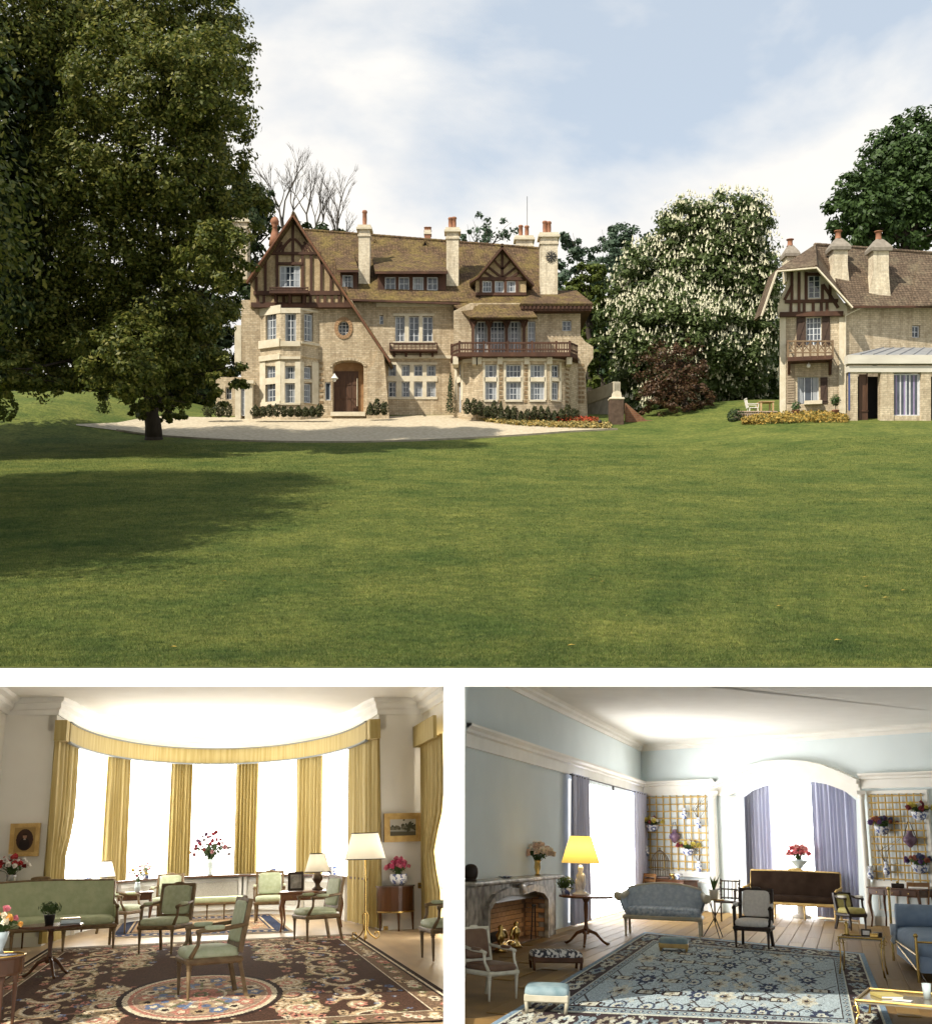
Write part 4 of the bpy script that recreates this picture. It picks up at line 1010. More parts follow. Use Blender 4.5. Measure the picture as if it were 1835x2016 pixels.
bed('flower_bed', 'bed of orange yellow flowers on the lawn before the cottage', [(1462,832,836),(1500,822,836),(1560,818,834),(1620,818,832),(1668,824,832)], 4200, .3, [(.07,.09,.02),(.42,.26,.05),(.50,.34,.08),(.30,.22,.06),(.07,.08,.02)], 83)
# ---------------------------------------------------------------- the cottage
DC = 60.0
cot = building('cottage', 'half-hipped brick cottage with timbered gable, shutters and small balcony at the right', 1664, 832, DC)
M_roof2 = tile_mat('brown_tiles', (.135,.100,.074), (.19,.142,.104), (.21,.18,.125), .13, .58)
M_shut = pm('dark_shutter', (.075,.045,.030), (.05,.03,.022), 4, .7)
gp = Pl(1535, DC+.9, 1664, DC); sd = Pl(1664, DC+.02, 1900, DC+1.2)
mb = MB(); gp.wall(mb, [(1535,850),(1664,850),(1664,596),(1535,606)], [rect(1587,1617,624,679), rect(1570,1612,741,795)], .35)
bpart('gable_wall', mb, M_brick2, cot)
mb = MB(); sd.wall(mb, rect(1664,1900,596,850), [rect(1796,1812,640,664)], .3); bpart('side_wall', mb, M_brick2, cot)
win(cot, sd, 1796, 1812, 640, 664, 2, 2)
mb = MB(); gp.box(mb, 1535, 1547, 625, 850, .0, .05); gp.box(mb, 1652, 1664, 625, 850, .0, .05); bsplit('corner_pilaster', mb, M_stone, cot)
# timbered gable
gt = Pl(1530, DC+.80, 1672, DC-.16)
mb = MB(); gt.wall(mb, [(1531,622),(1668,620),(1668,604),(1608,524),(1560,527),(1531,604)], [rect(1591,1615,542,586)], .2); bpart('gable_infill', mb, M_stone, cot)
mb = MB()
def bc(p, q, wm=.16, o=.09): mb.beam(gt.P(*p, o/2), gt.P(*q, o/2), wm, o*1.6, gt.n)
bc((1535,619.5),(1660,617.5), .26, .13); bc((1545,594),(1650,592), .18, .1)
for X in (1557,1573,1583,1601,1617,1628): bc((X,594),(X,617))
for X in (1559,1573,1587,1619,1634): bc((X,536 if X < 1610 else 560),(X,594))
bc((1545,590),(1560,560)); bc((1650,606),(1620,560)); bc((1587,540),(1619,540)); bc((1562,530),(1606,527), .2)
bsplit('timber', mb, M_timber, cot)
win(cot, gt, 1591, 1615, 542, 586, 2, 4, .02, casement=True, curtain=0)
# roof: half hip
o_ = -1.0
rl0, rl1 = px(1499,618,DC+.5+o_), px(1529,530,DC+.3+o_)
hp = px(1604,481,DC+2.2); hr = px(1607,523,DC-.15+o_+.1); rr1 = px(1678,602,DC-.6+o_+.1)
rend = px(1900,503,DC+3.2); eend = px(1900,601,DC+.2)
bk = Vector((0,6,0))
roof(cot, [[rl1, hr, hp], [hr, rr1, px(1678,602,DC+.6), hp], [px(1678,602,DC-.5), eend, rend, hp], [rl0, rl1, rl1+Vector((0,1.6,0)), rl0+Vector((0,1.6,0))], [rl1, hp, hp+Vector((0,4,0)), rl1+Vector((0,1.6,0))]], M_roof2, .14)
roof(cot, [[px(1793,602,DC-.2), px(1900,598,DC-.2), px(1900,511,DC+2.3), px(1808,513,DC+2.3)]], M_roof2, .14, 'roof')
ridge_line(cot, hp, rend, M_roof2); ridge_line(cot, hr, hp, M_roof2, .07)
mb = MB(); dn = Vector((0,-.02,-.12))
for p, q in ((rl0,rl1),(rl1,hr),(hr,rr1)): mb.beam(p+dn, q+dn, .08, .2, (0,1,0))
bsplit('bargeboard', mb, M_stone, cot)
mb = MB(); mb.beam(px(1678,604,DC-.52), px(1900,603,DC+.18), .1, .12); bpart('gutter', mb, M_timber, cot)
def cchim(X0, X1, Yc, Yb, d, pot, flare, label):
    pl = Pl(X0, d, X1, d); (a0, z1), (a1, z0) = pl.sz(X0, Yc), pl.sz(X1, Yb); dp = .8; mb = MB()
    q = [(a0-flare, z0-.4), (a1+.12, z0-.4), (a1, z0+(z1-z0)*.5), (a1, z1), (a0, z1), (a0, z0+(z1-z0)*.55)]
    n = len(q); vs = [pl.p(a,z,0) for a,z in q]+[pl.p(a,z,-dp) for a,z in q]; mb.add(vs, [tuple(range(n)), tuple(range(n,2*n))[::-1]]+[((i+1)%n,i,n+i,n+(i+1)%n) for i in range(n)])
    st = bpart('chimney', mb, M_chim, cot); st['label'] = label
    c = pl.p((a0+a1)/2, z1, -dp/2); hw = (a1-a0)/2; mb = MB()
    for r, z in (): pass
    def ring(s, zz): return [(c.x-hw*s-.02, c.y-dp/2*s-.02, zz), (c.x+hw*s+.02, c.y-dp/2*s-.02, zz), (c.x+hw*s+.02, c.y+dp/2*s+.02, zz), (c.x-hw*s-.02, c.y+dp/2*s+.02, zz)]
    lv = [(1.30,z1-.02),(1.36,z1+.16),(1.15,z1+.32),(.5,z1+.68),(.34,z1+.74)]; vs = [p for s, zz in lv for p in ring(s, zz)]
    fs = [(3,2,1,0), (16,17,18,19)]+[(i*4+k,i*4+(k+1)%4,i*4+4+(k+1)%4,i*4+4+k) for i in range(4) for k in range(4)]
    mb.add(vs, fs); bpart('chimney_cap', mb, pm('lichen_cap', (.30,.26,.21), (.22,.19,.15), 5), st)
    zt = (HY-pot)/F*d; h = zt-z1-.7; mb = MB(); mb.lathe([(.22,0),(.17,.06),(.15,h*.5),(.16,h*.86),(.23,h*.88),(.23,h*.96),(.15,h)], 12, (c.x,c.y,z1+.7)); bpart('chimney_pot', mb, M_pot, st, True)
cchim(1641, 1669, 491, 551, DC+.7, 449, .3, 'pale chimney nearest the gable end')
cchim(1720, 1750, 493, 580, DC+.3, 450, .35, 'taller pale chimney right on the front slope')
cchim(1549, 1570, 504, 540, DC+3.2, 466, .0, 'chimney at the back seen over the half hip')
# balcony with crossed rails
mb = MB(); pb = Pl(1549, DC+.15-.35, 1638, DC-.5-.35)
gp.box(mb, 1550, 1637, 709, 713, .0, 1.0); cb = bpart('balcony', mb, M_timber, cot)
M_rail = pm('grey_brown_rail', (.23,.155,.09), (.16,.105,.065), 3, .8)
mb = MB(); n = 6; xs_ = [1550+87*k/n for k in range(n+1)]
for X in xs_: mb.beam(gp.P(X,710,.95), gp.P(X,676,.95), .09, .09)
mb.beam(gp.P(1548,678,.95), gp.P(1639,678,.95), .10, .08); mb.beam(gp.P(1549,700,.95), gp.P(1638,700,.95), .07, .07)
for a, b in zip(xs_, xs_[1:]):
    mb.beam(gp.P(a,699,.95), gp.P(b,680,.95), .05, .05); mb.beam(gp.P(a,680,.93), gp.P(b,699,.93), .05, .05)
for X in (1550,1637):
    mb.beam(gp.P(X,678,.0), gp.P(X,678,.95), .08, .08); mb.beam(gp.P(X,700,.0), gp.P(X,700,.95), .06, .06)
bpart('railing', mb, M_rail, cb)
mb = MB()
for X in (1553,1634):
    mb.beam(gp.P(X,735,.05), gp.P(X,714,.8), .12, .12); mb.beam(gp.P(X,738,.05), gp.P(X,712,.05), .14, .12)
bsplit('bracket', mb, M_timber, cb)
win(cot, gp, 1587, 1617, 624, 679, 4, 5, .12, casement=True, name='french_window', curtain=0)
def shutter(X0, X1, Y0, Y1, pl, louv=False, mat=None):
    mb = MB(); pl.box(mb, X0, X1, Y0, Y1, .0, .05); s = bpart('shutter', mb, mat or M_shut, cot); mb = MB()
    if louv:
        n = 14
        for k in range(n): pl.box(mb, X0+1.5, X1-1.5, Y0+2+(Y1-Y0-4)*k/n, Y0+2+(Y1-Y0-4)*(k+.6)/n, .05, .08)
        bpart('louvre', mb, mat or M_shut, s)
    else:
        for y in (Y0+5, Y1-7): pl.box(mb, X0, X1, y, y+3, .05, .08)
        mb.beam(pl.P(X0+2,Y1-7,.065), pl.P(X1-2,Y0+7,.065), .08, .03, pl.n); bpart('brace', mb, mat or M_shut, s)
shutter(1568,1586,625,681,gp); shutter(1618,1634,624,680,gp)
M_shut2 = pm('weathered_shutter', (.34,.27,.19), (.28,.22,.15), 4, .8)
shutter(1549,1565,718,793,gp,True,M_shut2); shutter(1615,1629,743,794,gp)
win(cot, gp, 1570, 1612, 741, 795, 3, 1, .15, casement=True, name='window', curtain=1)
mb = MB(); gp.box(mb, 1583, 1618, 790, 796, .0, .3); bpart('window_sill', mb, M_stone, cot)
mb = MB(); c = gp.P(1591,723,.5); mb.ball((c.x,c.y,c.z), .12); mb.tube([gp.P(1591,716,.5), (c.x,c.y,c.z)], .02, 6); bpart('globe_lamp', mb, pm('milk_glass', (.75,.74,.7), None, rough=.3), cot, True)
mb = MB(); mb.tube([gp.P(1664,618,.12), gp.P(1664,840,.12)], .05, 8); mb.tube([px(1700,603,DC-.4), gp.P(1664,622,.12)], .045, 8); bpart('drainpipe', mb, M_stone, cot)
# garden room with glass roof
cs = Pl(1664, DC-2.4, 1900, DC-2.4)
M_grey = pm('weathered_board', (.66,.62,.53), (.56,.52,.44), 2, .8, .2, 20, stretch=(.3,1,1))
mb = MB(); cs.box(mb, 1666, 1900, 700, 717, -.3, .25); cs.box(mb, 1668, 1900, 721, 733, -.3, .12); bpart('fascia', mb, M_grey, cot)
mb = MB(); mb.slab([cs.P(1666,700,.25), cs.P(1900,700,.25), px(1900,684,DC-.1), px(1735,684,DC-.1)], .06); bpart('glass_roof', mb, pm('grey_roof_glass', (.25,.26,.27), (.33,.33,.33), 3, .35), cot)
mb = MB(); 
for k in range(6):
    X = 1690+k*26; mb.beam(cs.P(X,699,.24), px(1740+k*20,683.5,DC-.1), .05, .06)
bsplit('glazing_bar', mb, pm('lead_bar', (.30,.30,.30), None), cot)
mb = MB()
for a, b in ((1672,1688),(1733,1759),(1813,1832),(1880,1900)): cs.box(mb, a, b, 733, 850, -.35, .06)
bsplit('pillar', mb, M_brick2, cot)
mb = MB(); cs.box(mb, 1759, 1813, 818, 850, -.35, .0); bpart('base_wall', mb, M_brick2, cot)
mb = MB(); cs.box(mb, 1689, 1900, 735, 850, -1.3, -1.0); bpart('inner_wall', mb, M_dark, cot)  # wall coloured black for the shade inside the garden room
mb = MB(); cs.box(mb, 1695, 1712, 735, 830, -.3, -.25); cs.box(mb, 1709, 1711, 733, 808, -.24, -.2); cs.box(mb, 1695, 1712, 806, 809, -.24, -.2); bpart('door', mb, M_door, cot)
mb = MB(); cs.box(mb, 1670, 1673, 733, 808, .0, .07); bpart('blue_post', mb, pm('blue_paint', (.06,.08,.2), None), cot)
ww = win(cot, cs, 1759, 1813, 735, 818, 2, 1, .12, casement=True, curtain=0)
M_stripe = [pm('curtain_violet', (.33,.27,.42), (.28,.22,.38), 4), pm('curtain_white', (.66,.64,.64), (.55,.54,.56), 4)]
for j in (0,1):
    mb = MB(); n = 18
    for k in range(n):
        if (k*7//3) % 2 == j: cs.box(mb, 1763+48*k/n, 1763+48*(k+1)/n, 737, 816, -.185+.012*math.sin(k*1.9), -.165+.012*math.sin(k*1.9))
    bpart('striped_curtain', mb, M_stripe[j], ww)

# ---------------------------------------------------------------- garden pieces
def gwall():
    o = thing('garden_wall', 'pale plastered garden wall between the manor end and the gate pier', 'wall', px(1180,806,70)); b = px(1180,806,70)
    pl = Pl(1156, 72, 1206, 68); mb = MB(); pl.box(mb, 1150, 1210, 777, 820, -.35, 0); mb.v = [(x-b.x,y-b.y,z-b.z) for x,y,z in mb.v]; part('wall', mb, pm('pale_render', (.62,.58,.52), (.45,.42,.36), 2, .9), o)
    mb = MB(); pl.box(mb, 1150, 1210, 774, 777, -.4, .06); mb.v = [(x-b.x,y-b.y,z-b.z) for x,y,z in mb.v]; part('coping', mb, M_stone, o)
gwall()
b = px(1220,842,63); o = thing('gate_pier', 'squat dark gate pier with stone cap beside the copper tree', 'gate pier', b)
k = 63/F; mb = MB(); mb.bev(-19*k, 9*k, 0, .8, -.3, 56*k, .04); part('body', mb, pm('dark_stone', (.07,.045,.03), (.12,.08,.055), 4, .9), o)
mb = MB(); mb.bev(-20*k, 10*k, -.03, .85, 56*k, 60*k, .03); mb.prism([(-14*k,60*k),(5*k,60*k),(3*k,71*k),(-4*k,74*k),(-12*k,71*k)], .1, .7); part('cap', mb, M_stone, o)
b = px(1262,846,64); o = thing('brick_parapet', 'low ruddy brick parapet running from the gate pier to the copper tree', 'wall', b)
k = 64/F; mb = MB(); mb.prism([(-30*k,0),(60*k,0),(60*k,24*k),(10*k,26*k),(-30*k,60*k)], 0, .4); mb.v = [(x,y,z-.2) for x,y,z in mb.v]; part('body', mb, brick_mat('ruddy_brick', (.22,.10,.06), (.28,.14,.08), (.25,.17,.12)), o)
b = px(1181,836,62); o = thing('ball_finial', 'small dark stone ball on the edge of the yellow flower bed', 'ornament', b); mb = MB(); mb.ball((0,0,.17), .13, 12, 8); mb.lathe([(.12,-.05),(.10,.03),(.06,.06)], 10); part('ball', mb, M_iron, o, True)
# garden table and chair by the cottage
b = px(1507,815,61); b.z = float(ter(b.x,b.y)); o = thing('garden_table', 'small wooden garden table on the terrace left of the cottage', 'table', b); M_gt = pm('pale_garden_wood', (.62,.42,.22), (.5,.32,.16), 5)
mb = MB(); mb.bev(-.42,.42,-.42,.42,.66,.71,.02); part('tabletop', mb, M_gt, o)
for sx in (-1,1):
    for sy in (-1,1): mb = MB(); mb.box(sx*.34-.04, sx*.34+.04, sy*.34-.04, sy*.34+.04, 0, .66); part('leg', mb, M_gt, o)
b = px(1482,817,61); b.z = float(ter(b.x,b.y)); o = thing('garden_chair', 'white garden chair with arms facing the small wooden table', 'chair', b); M_gc = pm('white_garden_paint', (.78,.74,.68), None)
mb = MB(); mb.bev(-.26,.26,-.26,.26,.40,.44,.02); part('seat', mb, M_gc, o)
mb = MB()
for k in range(5): mb.beam((-.3,-.2+.1*k,.44), (-.42,-.2+.1*k,.95), .03, .05)
mb.beam((-.42,-.25,.95),(-.42,.25,.95), .05, .05); part('backrest', mb, M_gc, o)
for sx in (-1,1):
    for sy in (-1,1): mb = MB(); mb.beam((sx*.22,sy*.22,.4),(sx*.28,sy*.24,0), .045, .045); part('leg', mb, M_gc, o)
    mb = MB(); mb.beam((-.38,sx*.27,.66),(.28,sx*.27,.64), .05, .03); mb.beam((.26,sx*.27,.64),(.24,sx*.27,.4), .035, .035); part('armrest', mb, M_gc, o)
b = px(1478,822,60.2); b.z = float(ter(b.x,b.y)); o = thing('terrace_wall', 'low lattice brick terrace edge below the garden chair', 'wall', b); mb = MB()
for k in range(22):
    for s in (0,1): mb.beam((-.9+k*.1+s*.1,0,0),(-.9+k*.1+(1-s)*.1,0,.34), .03, .06)
mb.box(-.95,1.5,-.05,.07,.34,.40); mb.box(-.95,1.5,-.05,.07,-.2,.0); part('lattice', mb, pm('lattice_brick', (.52,.40,.30), (.42,.3,.22), 6), o)
for X, Yb, hp, lab, sd_ in ((1567,818,30,'potted bush left of the cottage window',201),(1645,824,42,'taller potted plant right of the cottage window',202)):
    b = px(X, Yb, DC-.9); b.z = float(ter(b.x, b.y)); o = thing('potted_plant', lab+', leafy in a clay pot', 'plant', b, 'potted plants by the cottage'); k = DC/F
    mb = MB(); mb.lathe([(.13,0),(.2,.36),(.22,.38),(.2,.4),(.17,.37)], 12); part('pot', mb, M_pot, o, True)
    g = np.random.default_rng(sd_); n = 260; e = g.normal(size=(n,3)); e /= np.linalg.norm(e,axis=1,keepdims=True); C = e*(g.random((n,1))**.4)*np.array([.32,.32,.36])+np.array([0,0,hp*k-.25])
    link('foliage', tri_mesh('foliage', leafquads(C, e+np.array([0,-.2,.4]), .13, g), 4), ML_grn, o); mb = MB(); mb.tube([(0,0,.3),(0,0,hp*k-.3)], .02, 5); part('stem', mb, M_bark, o)
# ---------------------------------------------------------------- rooms: frames and furniture makers
class Room:
    """a room laid on its own sloping floor under the lawn: r right, d into the room, u up; heights from the floor"""
    def __init__(s, VX, VY, E, roll):
        d = Vector(((VX-CX)/F, 1, (HY-VY)/F)).normalized(); r0 = d.cross(Vector((0,0,1))).normalized(); u0 = r0.cross(d)
        k = R(roll); s.r = r0*math.cos(k)+u0*math.sin(k); s.u = u0*math.cos(k)-r0*math.sin(k); s.d = d; s.E = E
        o = s.u*-E
        s.M = Matrix(((s.r.x,s.d.x,s.u.x,o.x),(s.r.y,s.d.y,s.u.y,o.y),(s.r.z,s.d.z,s.u.z,o.z),(0,0,0,1)))
    def ray(s, X, Y):
        q = Vector(((X-CX)/F, 1, (HY-Y)/F)); return q.dot(s.r), q.dot(s.d), q.dot(s.u)
    def fl(s, X, Y, h=0.0):
        a, b, c = s.ray(X, Y); t = (h-s.E)/c; return Vector((a*t, b*t, h))
    def onb(s, X, Y, b):
        a, bb, c = s.ray(X, Y); t = b/bb; return Vector((a*t, b, c*t+s.E))
    def ona(s, X, Y, a):
        aa, bb, c = s.ray(X, Y); t = a/aa; return Vector((a, bb*t, c*t+s.E))
    def onpl(s, X, Y, p, q):
        """on the upright plane through local plan points p, q"""
        n = Vector((q[1]-p[1], p[0]-q[0])); aa, bb, c = s.ray(X, Y); t = (p[0]*n.x+p[1]*n.y)/(aa*n.x+bb*n.y); return Vector((aa*t, bb*t, c*t+s.E))
    def proj(s, a, b, h):
        w_ = s.M @ Vector((a, b, h)); return CX+w_.x/w_.y*F, HY-w_.z/w_.y*F
    def T(s, p, rz=0.0, sc_=1.0):
        return s.M @ Matrix.Translation(p) @ Matrix.Rotation(R(rz), 4, 'Z') @ Matrix.Scale(sc_, 4)

def sup(mb, c, r, e=.35, n=20, m=10, ez=None):
    """rounded cushion"""
    b = len(mb.v); ez = ez or e; f = lambda v, k: math.copysign(abs(v)**k, v)
    for i in range(m+1):
        ph = -math.pi/2+math.pi*i/m
        for k in range(n):
            t = 2*math.pi*k/n
            mb.v.append((c[0]+r[0]*f(math.cos(ph),ez)*f(math.cos(t),e), c[1]+r[1]*f(math.cos(ph),ez)*f(math.sin(t),e), c[2]+r[2]*f(math.sin(ph),ez)))
    for i in range(m):
        for k in range(n): mb.f.append((b+i*n+k, b+i*n+(k+1)%n, b+(i+1)*n+(k+1)%n, b+(i+1)*n+k))
    return mb
def turned(mb, x, y, h, r0=.028, r1=.014, n=10):
    return mb.lathe([(r1*.9,0),(r1,.02),(r0*.85,h*.78),(r0*.6,h*.80),(r0*1.15,h*.83),(r0*.7,h*.86),(r0*1.1,h*.89),(r0*1.1,h)], n, (x,y,0))

def armchair(o, fab, wood, w=.60, dp=.56, sh=.43, bh=.98, pad=None, cab=False, arms=True, legmat=None):
    hw, hd = w/2, dp/2; pad = pad or fab
    for sx in (-1,1):
        mb = MB(); turned(mb, sx*(hw-.04), -hd+.04, sh-.08); part('leg', mb, legmat or wood, o, True)
        mb = MB(); mb.beam((sx*(hw-.07),hd-.03,sh-.06),(sx*(hw-.05),hd+.05,0), .04, .04); part('leg', mb, legmat or wood, o)
    mb = MB(); mb.bev(-hw, hw, -hd, hd, sh-.10, sh-.03, .02); part('seat_rail', mb, wood, o)
    mb = MB(); sup(mb, (0,-.01,sh), (hw-.015,hd-.01,.075), .3, 24, 8, .6); part('seat', mb, fab, o, True)
    bt = bh-sh; mb = MB(); M = Matrix.Translation((0,hd-.03,sh)) @ Matrix.Rotation(R(-11),4,'X')
    bw = w*.43
    sup(mb, (0,0,bt*.56), (bw-.03,.045,bt*.40), .25, 20, 10, .3); mb.xf(M); part('backrest', mb, fab, o, True)
    mb = MB(); 
    for sx in (-1,1): mb.beam((sx*bw,0,0),(sx*bw,0,bt*.96), .045, .05)
    mb.beam((-bw-.02,0,bt*.97),(bw+.02,0,bt*.97), .05, .05); mb.beam((-bw,0,bt*.13),(bw,0,bt*.13), .04, .045)
    sup(mb, (0,0,bt*1.01), (bw*.35,.02,.03), .8, 10, 6)
    mb.xf(M); part('back_frame', mb, wood, o)
    if arms:
        for sx in (-1,1):
            mb = MB(); x = sx*(hw-.01); mb.tube([(sx*bw,hd+.05,sh+.28),(x,.06,sh+.245),(x,-hd+.16,sh+.24),(x,-hd+.10,sh+.22)], [.022,.024,.024,.03], 8)
            mb.tube([(x,-hd+.13,sh+.22),(x,-hd+.12,sh+.1),(sx*(hw-.03),-hd+.05,sh-.03)], [.024,.02,.026], 8); part('armrest', mb, wood, o, True)
            mb = MB(); sup(mb, (x,-.01,sh+.265), (.03,.11,.025), .5, 12, 6); part('arm_pad', mb, pad, o, True)
    return o

def settee(o, fab, wood, w, dp=.62, sh=.42, bh=1.0, seatfab=None, nleg=3, camel=False, rollarm=False, straight=False):
    hw, hd = w/2, dp/2
    for i in range(nleg):
        x = -hw+.05+(w-.1)*i/(nleg-1)
        mb = MB(); turned(mb, x, -hd+.05, sh-.12, .032, .016); part('leg', mb, wood, o, True)
        if i in (0, nleg-1): mb = MB(); mb.beam((x,hd-.05,sh-.1),(x,hd+.03,0), .04, .04); part('leg', mb, wood, o)
    mb = MB(); mb.bev(-hw, hw, -hd, hd, sh-.13, sh-.06, .02); part('seat_rail', mb, wood, o)
    mb = MB(); sup(mb, (0,-.01,sh-.01), (hw-.02,hd-.01,.085), .18, 32, 8, .5); part('seat', mb, seatfab or fab, o, True)
    bt = bh-sh; M = Matrix.Translation((0,hd-.04,sh)) @ Matrix.Rotation(R(-9),4,'X')
    top = lambda t: bt*(.93+((.02 if straight else .045)*math.cos(t*math.pi/2)**2 if not camel else .05*math.cos(t*math.pi)+.04*math.cos(t*3*math.pi)*0 - .12*abs(t)**4))
    n = 24; mb = MB()
    for i in range(n+1):
        t = -1+2*i/n; x = t*(hw-.03); z = top(t)
        for y in (-.05,.03): mb.v.append((x,y,.02)); mb.v.append((x,y-.0,z*.5)); mb.v.append((x,y,z))
    for i in range(n):
        b = i*6
        for k in (0,1): mb.f.append((b+k,b+6+k,b+7+k,b+1+k)); mb.f.append((b+4+k,b+10+k,b+9+k,b+3+k))
        mb.f.append((b+2,b+8,b+11,b+5))
    mb.f.append((0,1,2,5,4,3)); mb.f.append(tuple(n*6+k for k in (3,4,5,2,1,0)))
    mb.xf(M); part('backrest', mb, fab, o)
    mb = MB(); pts = [(-1+2*i/n) for i in range(n+1)]; mb.tube([(t*(hw-.03),-.01,top(t)+.01) for t in pts], .028, 8)
    for sx in (-1,1): mb.tube([(sx*(hw-.03),-.01,0),(sx*(hw-.03),-.01,top(1))], .026, 8)
    if not camel: sup(mb, (0,-.01,top(0)+.045), (.16,.02,.04), .8, 12, 6)
    mb.xf(M); part('back_frame', mb, wood, o, True)
    for sx in (-1,1):
        x = sx*(hw-.01)
        if rollarm:
            mb = MB(); mb.tube([(x,hd-.05,sh+.27),(x+sx*.05,0,sh+.22),(x+sx*.10,-hd+.05,sh+.24),(x+sx*.06,-hd,sh+.18)], [.05,.06,.065,.04], 10); part('armrest', mb, wood, o, True)
            mb = MB(); mb.add([(x-sx*.03,hd-.05,sh),(x-sx*.03,-hd+.03,sh),(x+sx*.05,-hd+.03,sh+.22),(x-sx*.0,hd-.05,sh+.28)], [(0,1,2,3)]); mb.add([(x,hd-.05,sh),(x,-hd+.03,sh),(x+sx*.08,-hd+.03,sh+.22),(x+sx*.03,hd-.05,sh+.28)], [(3,2,1,0)]); part('arm_panel', mb, fab, o)
        else:
            mb = MB(); mb.tube([(x,hd,sh+.26),(x,.0,sh+.22),(x,-hd+.12,sh+.215),(x,-hd+.06,sh+.19)], [.024,.026,.026,.034], 8); mb.tube([(x,-hd+.09,sh+.2),(x,-hd+.1,sh+.08),(x,-hd+.04,sh-.08)], [.026,.022,.03], 8); part('armrest', mb, wood, o, True)
            mb = MB(); mb.box(x-.02,x+.02,-hd+.14,hd-.02,sh,sh+.19); part('arm_panel', mb, fab, o)
    return o

def lamp(o, base_prof, bmat, r0, r1, z0, z1, smat, pleat=0, trim=None):
    mb = MB(); mb.lathe(base_prof, 18); part('base', mb, bmat, o, True)
    mb = MB(); n = 48; b = 0
    for r, z in ((r0,z0),(r1,z1)):
        for k in range(n):
            t = 2*math.pi*k/n; rr = r*(1+(.018*math.cos(k*math.pi) if pleat else 0)); mb.v.append((rr*math.cos(t), rr*math.sin(t), z))
    mb.f += [(k,(k+1)%n,n+(k+1)%n,n+k) for k in range(n)]
    sh = part('lamp_shade', mb, smat, o, True)
    if trim:
        mb = MB()
        for r, z in ((r0,z0),(r1,z1)): mb.tube([((r+.004)*math.cos(2*math.pi*k/32),(r+.004)*math.sin(2*math.pi*k/32),z) for k in range(33)], .009, 6, False)
        part('trim', mb, trim, sh, True)
    mb = MB(); mb.tube([(0,0,base_prof[-1][1]-.02),(0,0,z1+.01)], .006, 6); part('stem', mb, bmat, o)
    return o

_bl = {}
def blossom_mesh(col):
    k = tuple(round(c, 3) for c in col)
    if k not in _bl:
        g = np.random.default_rng(3); n = 22; e = g.normal(size=(n,3)); e /= np.linalg.norm(e,axis=1,keepdims=True)
        me = tri_mesh('blossom', leafquads(e*.38, e+g.normal(size=e.shape)*.35, .85, g, .9), 4)
        me.materials.append(leaf_mat('petals', [tuple(c*.75 for c in col), col, tuple(min(.95, c*1.12) for c in col)], .7, .25)); _bl[k] = me
    return _bl[k]
def bouquet(o, z, h, spread, n, cols, size, seed, leaves=60, leafmat=None, drop=.0):
    """stems, leaves and single blossoms rising from a vase mouth at height z"""
    g = random.Random(seed); mb = MB(); pts = []
    for i in range(n):
        a = i*2.4+g.uniform(-.3,.3); rr = spread*math.sqrt((i+.5)/n); p = Vector((rr*math.cos(a), rr*math.sin(a)*.7, z+h*(1-.55*(rr/spread)**2)*g.uniform(.75,1.0)-drop*(rr/spread)**2))
        pts.append(p); mb.tube([(0,0,z-.05), (p.x*.4,p.y*.4,z+(p.z-z)*.55), p], [.004,.004,.003], 4)
        b = bpy.data.objects.new('blossom', blossom_mesh(cols[i % len(cols)])); COL.objects.link(b); b.parent = o; b.location = p; s = size*g.uniform(.75,1.2); b.scale = (s,s,s); b.rotation_euler = (g.uniform(0,3),g.uniform(0,3),0)
    part('stems', mb, ML_grn, o)
    if leaves:
        gg = np.random.default_rng(seed); n2 = leaves; a = gg.random(n2)*6.283; t = gg.random(n2); rr = spread*(t*.9)*gg.random(n2)**.4
        C = np.stack([rr*np.cos(a), rr*np.sin(a)*.7, z+h*.62*t*(1-.5*(rr/spread)**2)+.01], 1); link('leaves', tri_mesh('leaves', leafquads(C, np.stack([np.cos(a),np.sin(a)-.3,.6+0*a],1)+gg.normal(size=(n2,3))*.4, size*1.25, gg), 4), leafmat or ML_grn, o)
def pot(o, prof, mat, name='vase', n=20):
    mb = MB(); mb.lathe(prof, n); return part(name, mb, mat, o, True)

def curtain(name, label, cat, room, pts, z0, z1, mat, amp=.05, folds=9, group=None, tie=None, inner=None, thick=True):
    """pleated cloth hung along local plan points; tie=(height, width left) gathers it"""
    n = folds*8; m = 10; P = []
    # arc-length resample
    q = [Vector((p[0],p[1],0)) for p in pts]; ln = [0]
    for a, b in zip(q, q[1:]): ln.append(ln[-1]+(b-a).length)
    tot = ln[-1]; o = thing(name, label, cat, room.M @ Matrix.Translation((q[0].x,q[0].y,0)), group)
    def at(t):
        s = t*tot
        for i in range(len(q)-1):
            if s <= ln[i+1]+1e-6: return q[i].lerp(q[i+1], (s-ln[i])/max(1e-6, ln[i+1]-ln[i])), (q[i+1]-q[i]).normalized()
    mb = MB(); g = random.Random(len(label)*7+int(tot*100)); ph = g.uniform(0,6)
    for j in range(m+1):
        z = z0+(z1-z0)*j/m; f = j/m
        for i in range(n+1):
            t = i/n; tt = t
            if tie:
                k = math.exp(-((z-tie[0])/.55)**2) if z > tie[0] else max(math.exp(-((z-tie[0])/.55)**2), .45)
                anchor = tie[2]; tt = t+(anchor+(t-anchor)*tie[1]-t)*k
            p, d = at(min(1, max(0, tt))); nn = Vector((d.y,-d.x,0)); a = amp*(.55+.45*(1-f))
            off = a*math.sin(2*math.pi*folds*t+ph+.35*math.sin(3*t*math.pi+z*.7))+a*.35*math.sin(2*math.pi*folds*2.3*t+ph*2)
            p = p+nn*off; mb.v.append((p.x-q[0].x, p.y-q[0].y, z))
    for j in range(m):
        for i in range(n): b = j*(n+1)+i; mb.f.append((b,b+1,b+n+2,b+n+1))
    part('cloth', mb, mat, o, True)
    return o

